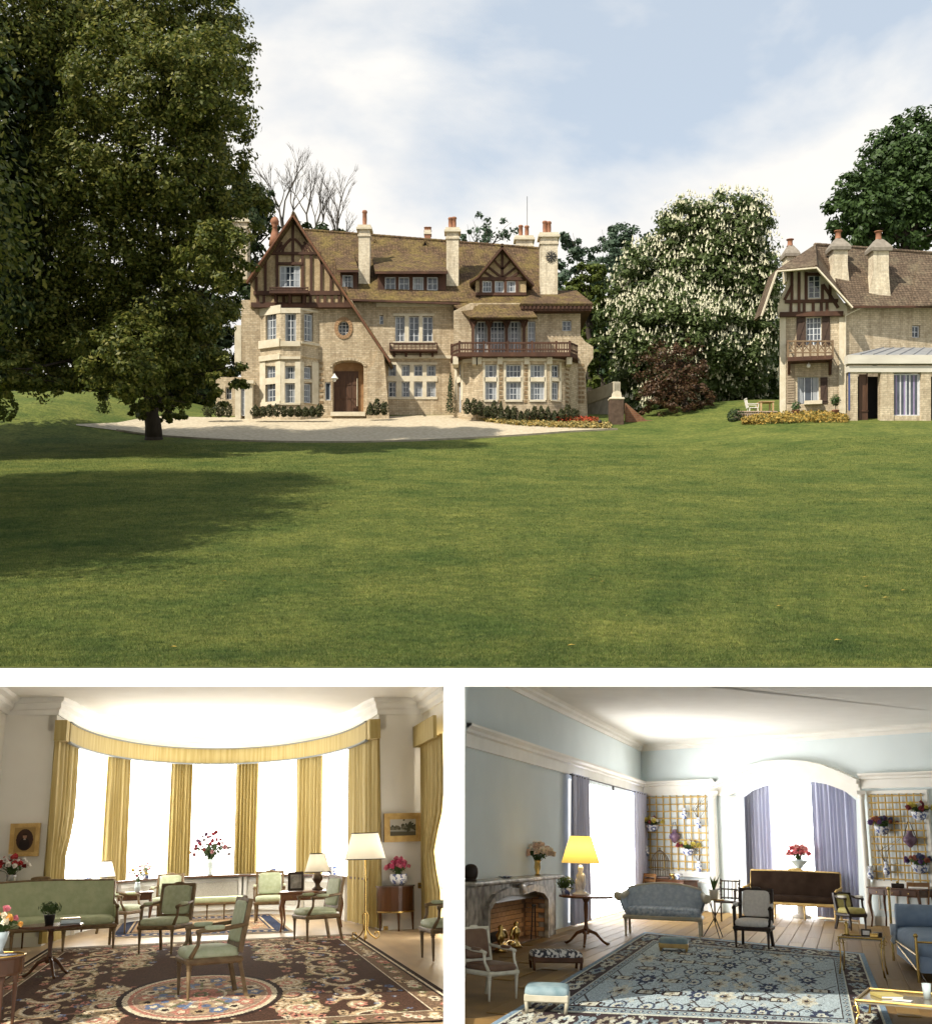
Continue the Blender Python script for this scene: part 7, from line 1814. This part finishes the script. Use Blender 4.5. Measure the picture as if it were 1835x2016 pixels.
for r_ in range(12):
    for k in range(14):
        y0_ = fh0+.02+k*.215-(.105 if r_ % 2 else 0)
        if y0_ < fh0 or y0_+.2 > fh1: continue
        q = bpy.data.objects.new('brick', mek); COL.objects.link(q); q.parent = fb_; q.location = (AL2-.085, y0_, .02+r_*.072); q.rotation_euler = (0,0,R(90))
mb = MB(); mb.add([(fpf-.13,fh0+.05,zt2-.34),(fpf-.13,fh1-.03,zt2-.34),(AL2+.05,fh1-.03,zt2-.05),(AL2+.05,fh0+.05,zt2-.05)], [(3,2,1,0)]); part('hood', mb, pm('fire_hood', (.22,.17,.10), None, rough=.4), o)
# things on and at the fireplace
def mant(cx, a=.10): b = R2.ona(*rc(cx,757), fpf-a).y; return Vector((fpf-a, b, zt2+.002))
o = thing('flower_vase', 'brass vase of cream carnations on the marble mantel', 'flowers', R2.T(mant(290))); pot(o, [(.05,0),(.03,.03),(.055,.12),(.045,.2),(.06,.24)], M_brass); bouquet(o, .22, .30, .27, 22, [(.88,.74,.62),(.92,.84,.74),(.85,.66,.55)], .085, 21, 60)
o = thing('dish', 'pale china dish lying on the mantel', 'dish', R2.T(mant(165,.1))); pot(o, [(.05,0),(.11,.02),(.115,.025),(.08,.015)], M_china, 'plate')
o = thing('mantel_ornament', 'dark shell-shaped ornament at the left end of the mantel', 'ornament', R2.T(mant(30,.1))); mb = MB(); sup(mb, (0,0,.11), (.10,.06,.11), .8, 14, 8); mb.lathe([(.09,0),(.07,.03)], 12); part('body', mb, M_black, o, True)
o = thing('fire_tongs', 'black iron fire tongs and poker leaning at the hearth', 'fire irons', R2.M)
for k, dx in enumerate((0,.10)): 
    pb_ = R2.ona(*rc(255+k*18,1070), fpf-.02); pt_ = R2.ona(*rc(268+k*8,885), fpf+.03); mb = MB(); mb.tube([(pb_.x,pb_.y,.02),(pt_.x,pt_.y,pt_.z)], [.009,.011], 6); mb.ball((pt_.x,pt_.y,pt_.z+.02), .022, 8, 6); part('tongs' if k == 0 else 'poker', mb, M_iron, o)
pa = R2.ona(*rc(165,1095), fpf+.05); pa.z = 0; o = thing('andirons', 'ornate gilt scrolled andirons in front of the hearth', 'andirons', R2.T(pa))
for s in (-1,1):
    mb = MB(); mb.tube([(0,s*.30+.18*math.cos(t),.17+.13*math.sin(t)*(1-.1*t)) for t in [k*.5 for k in range(12)]], [.03-.0015*k for k in range(12)], 8); mb.lathe([(.10,0),(.06,.05),(.03,.1),(.05,.16),(.07,.22),(.03,.28),(.04,.33),(.01,.36)], 12, (0,s*.38,0)); sup(mb, (0,s*.2,.06), (.05,.12,.05), .9, 10, 6); part('scroll', mb, M_brass, o, True)
mb = MB(); mb.tube([(0,-.3,.08),(0,0,.12),(0,.3,.08)], .02, 8); part('bar', mb, M_brass, o); mb = MB(); mb.tube([(-.25,-.25,.14),(-.22,.3,.16)], .07, 10); part('log', mb, M_bark, o, True)
# seats and tables
M_bluefab = pm('blue_silk', (.38,.46,.56), (.56,.63,.70), 16, .5, .1, 60); M_bluestripe = pm('blue_stripe', (.24,.32,.44), (.55,.62,.70), 22, .5, stretch=(1,.05,1))
M_cream = pm('cream_painted_wood', (.55,.51,.40), (.46,.42,.31), 8, .5)
settee(thing('settee', 'small camel-backed pale blue settee with cream frame', 'settee', R2.T(rf(778,985), 4)), M_bluefab, M_cream, 1.32, .62, .40, .84, M_bluestripe, 2, True, True)
settee(thing('settee', 'long dark brown velvet settee with gilt frame before the alcove', 'settee', R2.T(rf(1285,905), -12)), pm('dark_velvet', (.020,.012,.008), (.030,.019,.013), 5, .95, spec=.02), M_gold, 2.0, .6, .42, 1.02, None, 4, straight=True)
M_wdam = pm('white_damask', (.80,.77,.73), (.70,.67,.64), 26, .7)
armchair(thing('armchair', 'low white upholstered armchair with dark arms at the carpet edge', 'armchair', R2.T(rf(1132,1022), -4)), M_wdam, M_black, .56, .56, .36, .86, M_wdam)
armchair(thing('armchair', 'white painted armchair with brown seat at the lower left edge of the blue room', 'armchair', R2.T((lambda q: Vector((q.x,q.y,0)))(R2.onb(*rc(92,1200),10.7)), 62, .66)), pm('brown_leather', (.10,.05,.028), (.14,.08,.045), 5, .35), M_cream, .64, .62, .44, .98)
armchair(thing('chair', 'small chair with dark frame, gold seat and green back beside the right column', 'chair', R2.T(rf(1515,940), 42)), pm('gold_green_cloth', (.42,.36,.10), (.50,.44,.18), 10), M_black, .44, .42, .34, .66, pm('pale_arm', (.6,.57,.5), None))
o = thing('spindle_chair', 'black bobbin-turned spindle chair behind the wire plant table', 'chair', R2.T(rf(1030,925), -12))
for sx in (-1,1):
    mb = MB(); mb.tube([(sx*.19,.17,0),(sx*.19,.17,.42),(sx*.20,.24,.84)], .018, 8); [mb.ball((sx*.195,.2+.0*k,.45+k*.075), .026, 8, 5) for k in range(5)]; part('leg', mb, M_black, o, True)
    mb = MB(); mb.tube([(sx*.21,-.17,0),(sx*.21,-.17,.62)], .018, 8); part('leg', mb, M_black, o, True); mb = MB(); mb.tube([(sx*.21,-.19,.62),(sx*.20,.2,.64)], .018, 8); part('armrest', mb, M_black, o, True)
mb = MB(); mb.bev(-.23,.23,-.2,.2,.38,.42,.01); part('seat', mb, M_black, o); mb = MB()
for k in range(4): mb.tube([(-.12+k*.08,.18,.44),(-.12+k*.08,.23,.80)], .011, 6)
for z in (.47,.64,.80): mb.tube([(-.19,.175+(z-.42)*.16,z),(.19,.175+(z-.42)*.16,z)], .016, 8)
part('backrest', mb, M_black, o, True)
p = rf(472,1030); tripod(thing('tripod_table', 'round mahogany pedestal table with the yellow lamp beside the fireplace', 'table', R2.T(p, 10)), .72, .41, pm('red_mahogany', (.20,.075,.028), (.13,.05,.02), 3, .25), 10, .36)
o = thing('table_lamp', 'lit table lamp with yellow shade and white porcelain figure base', 'lamp', R2.T(on(p,.722)+Vector((-.08,.0,0))))
mb = MB(); mb.lathe([(.13,0),(.13,.02),(.07,.05),(.05,.09),(.085,.16),(.05,.22),(.075,.28),(.03,.34),(.05,.39),(.02,.44)], 16); sup(mb, (.05,-.04,.2), (.035,.04,.12), .8, 10, 8); sup(mb, (-.05,-.03,.14), (.03,.04,.1), .8, 10, 8); part('base', mb, pm('white_porcelain', (.72,.70,.66), None, rough=.25), o, True)
M_yshade = leaf_mat('yellow_lamp_shade', [(.78,.58,.17),(.78,.58,.17)], .8, .45); mb = MB(); n = 40
for r_, z in ((.295,.47),(.165,.87)):
    for k in range(n): mb.v.append((r_*math.cos(2*math.pi*k/n), r_*math.sin(2*math.pi*k/n), z))
mb.f += [(k,(k+1)%n,n+(k+1)%n,n+k) for k in range(n)]; part('lamp_shade', mb, M_yshade, o, True)
li = bpy.data.lights.new('lamp_or_fill_light', 'POINT'); li.energy = 11; li.color = (1,.82,.55); li.shadow_soft_size = .06; lo = bpy.data.objects.new('lamp_or_fill_light', li); COL.objects.link(lo); lo.parent = o; lo.location = (0,0,.66)
o = thing('potted_plant', 'small trailing plant on the pedestal table by the lamp', 'plant', R2.T(on(p,.722)+Vector((-.30,-.05,0)))); pot(o, [(.06,0),(.08,.08),(.07,.09)], M_china, 'pot'); g = np.random.default_rng(8); e = g.normal(size=(150,3)); e /= np.linalg.norm(e,axis=1,keepdims=True); link('foliage', tri_mesh('foliage', leafquads(e*(g.random((150,1))**.5)*np.array([.16,.12,.12])+np.array([0,0,.16]), e, .07, g), 4), ML_grn, o)
def stool(o, w, dp, h, fab, wood):
    mb = MB(); sup(mb, (0,0,h-.05), (w/2,dp/2,.06), .2, 24, 8, .5); part('cushion', mb, fab, o, True); mb = MB(); mb.bev(-w/2,w/2,-dp/2,dp/2,h-.13,h-.06,.012); part('frame', mb, wood, o)
    for sx in (-1,1):
        for sy in (-1,1): mb = MB(); mb.tube([(sx*(w/2-.04),sy*(dp/2-.04),h-.1),(sx*(w/2-.02),sy*(dp/2-.02),h*.4),(sx*(w/2-.03),sy*(dp/2-.03),0)], [.025,.018,.016], 8); part('leg', mb, wood, o, True)
M_bst = pm('black_white_stripe', (.04,.04,.05), (.62,.60,.55), 30, .7, stretch=(1,.05,1), lo=.48, hi=.52)
stool(thing('footstool', 'long black and white striped footstool before the hearth', 'footstool', R2.T(rf(350,1128), 24)), .62, .34, .22, M_bst, M_mahog)
M_teal = pm('worn_teal_cloth', (.16,.24,.26), (.26,.34,.36), 9, .8)
stool(thing('footstool', 'square teal footstool in the lower left of the carpet', 'footstool', R2.T(rf(312,1290,.014), 12)), .40, .40, .22, M_teal, M_cream)
stool(thing('footstool', 'small low teal footstool in front of the blue settee', 'footstool', R2.T(rf(815,1040,.014), 6)), .42, .34, .17, M_teal, M_gold)
# wire table with a plant
p = rf(978,985); o = thing('wire_table', 'small wire tripod table holding a potted bulb', 'table', R2.T(p)); mb = MB(); mb.lathe([(.17,.60),(.175,.615),(.16,.62)], 20); part('tabletop', mb, M_brass, o)
for k in range(3): a = k*2.094; mb = MB(); mb.tube([(.15*math.cos(a),.15*math.sin(a),.60),(.02*math.cos(a+1.5),.02*math.sin(a+1.5),.32),(.2*math.cos(a+3.1),.2*math.sin(a+3.1),0)], .008, 6); part('leg', mb, M_iron, o)
o = thing('potted_plant', 'white pot with upright bulb leaves on the wire table', 'plant', R2.T(on(p,.622))); pot(o, [(.06,0),(.08,.14),(.085,.15),(.07,.14)], M_whitep, 'pot'); mb = MB(); g = random.Random(6)
for k in range(9): a = k*.7; t = Vector((math.cos(a)*g.uniform(.04,.14), math.sin(a)*.08, g.uniform(.3,.45))); mb.add([(-.015,0,.13),(.015,0,.13),(t.x*.5+.012,t.y*.5,.28),t,(t.x*.5-.012,t.y*.5,.28)], [(0,1,2,3,4)])
part('foliage', mb, ML_grn, o)
# cabinet with birdcage in the corner
cb_ = bw.p(bw.sz(838,800)[0], 0, .42); rzb = math.degrees(math.atan2(bw.ex.y,bw.ex.x)); hcab = bw.shift(.42).sz(838,762)[1]
o = thing('cabinet', 'low dark cabinet against the wall under the left trellis', 'cabinet', R2.M @ Matrix.Translation((cb_.x,cb_.y,0)) @ Matrix.Rotation(R(rzb),4,'Z')); wc = bw.sz(932,800)[0]-bw.sz(742,800)[0]
mb = MB(); mb.bev(-wc/2,wc/2,-.25,.25,.08,hcab-.03,.01); part('body', mb, M_mahog, o); mb = MB(); mb.bev(-wc/2-.03,wc/2+.03,-.28,.27,hcab-.03,hcab,.008); part('top', mb, M_mahog, o)
for k in range(3): mb = MB(); mb.bev(-wc/2+.03,wc/2-.03,-.265,-.25,.12+k*(hcab-.18)/3,.10+(k+1)*(hcab-.18)/3,.005); part('drawer', mb, M_mahog, o)
def oncab(dx, dy=0.0): q = cb_+bw.ex*dx-bw.n*dy; return Vector((q.x,q.y,hcab+.002))
o = thing('birdcage', 'domed wire birdcage standing on the low cabinet', 'birdcage', R2.T(oncab(-.18))); mb = MB(); mb.bev(-.23,.23,-.17,.17,0,.05,.01); part('base', mb, M_mahog, o); mb = MB()
for k in range(22):
    a = k/22*2*math.pi; c, s = math.cos(a), math.sin(a); mb.tube([(.22*c,.16*s,.05),(.22*c,.16*s,.42),(.17*c,.12*s,.54),(.08*c,.06*s,.63),(0,0,.68)], .005, 4)
for z in (.2,.42): mb.tube([(.22*math.cos(k*.3),.16*math.sin(k*.3),z) for k in range(22)], .006, 4, False)
mb.ball((0,0,.70), .025, 8, 5); w_ = part('wires', mb, pm('bronze_wire', (.10,.065,.03), None, rough=.4), o); w_['kind'] = 'stuff'
for dx, lab in ((.28,'gilt cup standing on the low cabinet beside the birdcage'),(.45,'pale bowl at the right end of the low cabinet')): o = thing('china_cup', lab, 'cup', R2.T(oncab(dx,-.05))); pot(o, [(.05,0),(.03,.03),(.09,.09),(.10,.13),(.08,.12)], M_brass if dx < .3 else M_china, 'cup')
# rush chair behind the settee, writing desk and chair on the right
def side_chair(o, mat, seat, sh=.44, bh=.86, w=.42):
    for sx in (-1,1):
        mb = MB(); mb.beam((sx*w*.44,-.18,0),(sx*w*.44,-.18,sh), .035, .035); part('leg', mb, mat, o); mb = MB(); mb.tube([(sx*w*.42,.24,0),(sx*w*.42,.18,sh),(sx*w*.45,.27,bh)], [.018,.02,.016], 8); part('leg', mb, mat, o, True)
    mb = MB(); mb.bev(-w/2,w/2,-.21,.2,sh-.03,sh,.012); part('seat', mb, seat, o)
    for z, t in ((bh-.04,.08),(sh+.2,.05)): mb = MB(); n = 8; pts = [(-w*.46+w*.92*k/n, .185+(z-sh)*.2+.03*math.sin(math.pi*k/n), z) for k in range(n+1)]; [mb.beam(a, b, .02, t) for a, b in zip(pts, pts[1:])]; part('back_rail', mb, mat, o)
M_fruit = pm('fruitwood', (.33,.17,.065), (.25,.12,.045), 3, .35)
q = cb_+bw.n*.55-bw.ex*.25; side_chair(thing('chair', 'plain wooden chair half hidden behind the blue settee', 'chair', R2.M @ Matrix.Translation((q.x,q.y,0)) @ Matrix.Rotation(R(rzb),4,'Z')), M_fruit, M_fruit, .44, .80)
dq = bw.p(bw.sz(1760,800)[0], 0, .45); o = thing('desk', 'small dark desk with curved legs against the wall under the right trellis', 'desk', R2.M @ Matrix.Translation((dq.x,dq.y,0)) @ Matrix.Rotation(R(rzb),4,'Z')); desk(o, 1.15, .6, .78, M_mahog)
o = thing('ink_stand', 'small dark box on the desk under the right trellis', 'box', R2.T(Vector((dq.x-.05,dq.y,.782)))); mb = MB(); mb.bev(-.12,.12,-.08,.08,0,.08,.01); part('body', mb, M_black, o); mb = MB(); mb.ball((0,0,.1), .03, 8, 6); part('knob', mb, M_brass, o)
side_chair(thing('chair', 'honey wooden chair pulled up to the desk at the right edge', 'chair', R2.T(rf(1768,935), 196)), M_fruit, M_fruit, .44, .90, .46)
# vase on a pedestal in the alcove
q = bw.p(bw.sz(1288,700)[0], 0, -.25); zq = bw.shift(-.25).sz(1288,712)[1]; o = thing('pedestal', 'slim pedestal in the alcove hidden behind the long settee', 'pedestal', R2.T(Vector((q.x,q.y,0)))); mb = MB(); mb.lathe([(.2,0),(.2,.05),(.1,.1),(.08,zq-.1),(.16,zq-.04),(.18,zq)], 18); part('shaft', mb, M_trimw, o, True)
o = thing('flower_bowl', 'pierced glass bowl of pink azalea in front of the alcove sheers', 'flowers', R2.T(Vector((q.x,q.y,zq+.002)))); pot(o, [(.09,0),(.05,.03),(.12,.10),(.21,.2),(.22,.22),(.18,.2)], M_glassv, 'bowl'); bouquet(o, .18, .42, .24, 26, [(.75,.22,.24),(.8,.4,.36),(.6,.15,.16)], .085, 31, 50)
# brass table with trinkets, daybed, tray table
def brass_table(o, w, dp, h, cross=True):
    mb = MB(); mb.box(-w/2,w/2,-dp/2,dp/2,h-.012,h); part('tabletop', mb, pm('smoked_mirror', (.20,.17,.12), None, rough=.1, spec=.8), o); mb = MB()
    q = [(-w/2,-dp/2),(w/2,-dp/2),(w/2,dp/2),(-w/2,dp/2)]
    for a, b in zip(q, q[1:]+q[:1]): mb.tube([(*a,h+.012),(*b,h+.012)], .012, 6)
    part('gallery', mb, M_brass, o)
    for x, y in q:
        mb = MB(); mb.tube([(x,y,h),(x*.94,y*.94,h*.55),(x*.98,y*.98,.1),(x*1.04,y*1.04,0)], [.011,.010,.010,.014], 6); mb.tube([(x*(1+.0)+.03*math.cos(k*.7),y,h-.06+.03*math.sin(k*.7)) for k in range(9)], .005, 5); part('leg', mb, M_brass, o, True)
p = rf(1555,1115); brass_table(thing('brass_table', 'small brass table crowded with trinkets between chair and daybed', 'table', R2.T(p, -6)), .50, .42, .43)
for i, (dx, dy, k_, lab) in enumerate(((-.17,.05,0,'gilt figurine on the small brass table'),(.06,.03,1,'small black framed picture on the small brass table'),(.15,-.08,2,'silver box on the small brass table'),(.20,.10,2,'dark little box at the back of the small brass table'))):
    o = thing(('figurine','small_frame','trinket_box','trinket_box')[i], lab, ('figurine','picture frame','box','box')[i], R2.T(on(p,.447)+Vector((dx,dy,0)), -6)); mb = MB()
    if k_ == 0: mb.lathe([(.04,0),(.025,.03),(.03,.07),(.015,.1),(.028,.13),(.01,.17)], 10); part('body', mb, M_brass, o, True)
    elif k_ == 1: mb.bev(-.06,.06,0,.015,0,.09,.005); part('frame', mb, M_black, o); mb = MB(); mb.box(-.04,.04,-.003,0,.02,.07); part('picture', mb, M_wdam, o)
    else: mb.bev(-.05,.05,-.035,.035,0,.045,.006); part('body', mb, (M_brass, M_black)[i == 3], o); mb = MB(); mb.bev(-.052,.052,-.037,.037,.045,.055,.004); part('lid', mb, (M_brass, M_black)[i == 3], o)
p = rf(1790,1130); o = thing('daybed', 'blue covered daybed with bolster and thin brass frame at the right edge', 'daybed', R2.T(p, 4)); M_dayb = pm('blue_wool', (.22,.30,.42), (.27,.35,.47), 8, .9)
mb = MB(); sup(mb, (.55,1.0,.36), (.62,1.25,.14), .15, 32, 10, .4); part('mattress', mb, M_dayb, o, True); mb = MB(); mb.box(-.05,1.15,-.22,2.2,.10,.28); part('valance', mb, M_dayb, o)
mb = MB(); b = len(mb.v); mb.tube([(-.05,2.0,.62),(1.1,2.0,.62)], .16, 16); part('bolster', mb, M_dayb, o, True); mb = MB(); mb.lathe([(.02,.0),(.05,.04),(.03,.1),(.045,.12),(.05,.26)], 10, (-.1,1.95,.25)); part('tassel', mb, M_bluefab, o, True)
for x, y in ((-.09,-.28),(-.09,2.3),(1.2,-.28),(1.2,2.3)): mb = MB(); mb.tube([(x,y,0),(x,y,.95 if y > 0 else .5)], .018, 8); mb.ball((x,y,.97 if y > 0 else .52), .028, 8, 6); part('post', mb, M_brass, o)
mb = MB(); mb.tube([(-.09,-.28,.30),(-.09,2.3,.30)], .013, 8); mb.tube([(-.09,-.28,.12),(-.09,2.3,.30)], .010, 8); mb.tube([(-.09,-.28,.45),(1.2,-.28,.45)], .012, 8); part('rail', mb, M_brass, o)
pt7 = R2.onb(*rc(1690,1205), 10.9); hh = pt7.z; p = Vector((pt7.x+.04,10.9,0)); o = thing('brass_table', 'low brass tray table with book and glass in the lower right corner', 'table', R2.T(p, -8)); brass_table(o, .70, .9, hh)
o = thing('book', 'small yellow book lying on the low brass tray table', 'book', R2.T(Vector((p.x-.14,p.y+.05,hh+.002)), 20)); mb = MB(); mb.bev(-.10,.10,-.13,.13,0,.004,.001); mb.box(-.10,.10,-.13,.13,.022,.026); mb.box(-.10,-.096,-.13,.13,.004,.022); part('cover', mb, pm('yellow_cover', (.5,.4,.13), None), o); mb = MB(); mb.box(-.095,.095,-.125,.125,.0045,.0215); part('pages', mb, M_whitep, o)
o = thing('drinking_glass', 'clear tumbler on the low brass tray table', 'glass', R2.T(Vector((p.x+.20,p.y+.1,hh+.002)))); mb = MB(); mb.lathe([(.03,0),(.04,.13),(.037,.13),(.027,.01)], 16); part('tumbler', mb, M_glassv, o, True)
o = thing('paper', 'folded white paper on the low brass tray table', 'paper', R2.T(Vector((p.x-.02,p.y-.14,hh+.002)), -12)); mb = MB(); mb.bev(-.08,.08,-.05,.05,0,.006,.002); part('sheet', mb, M_whitep, o)
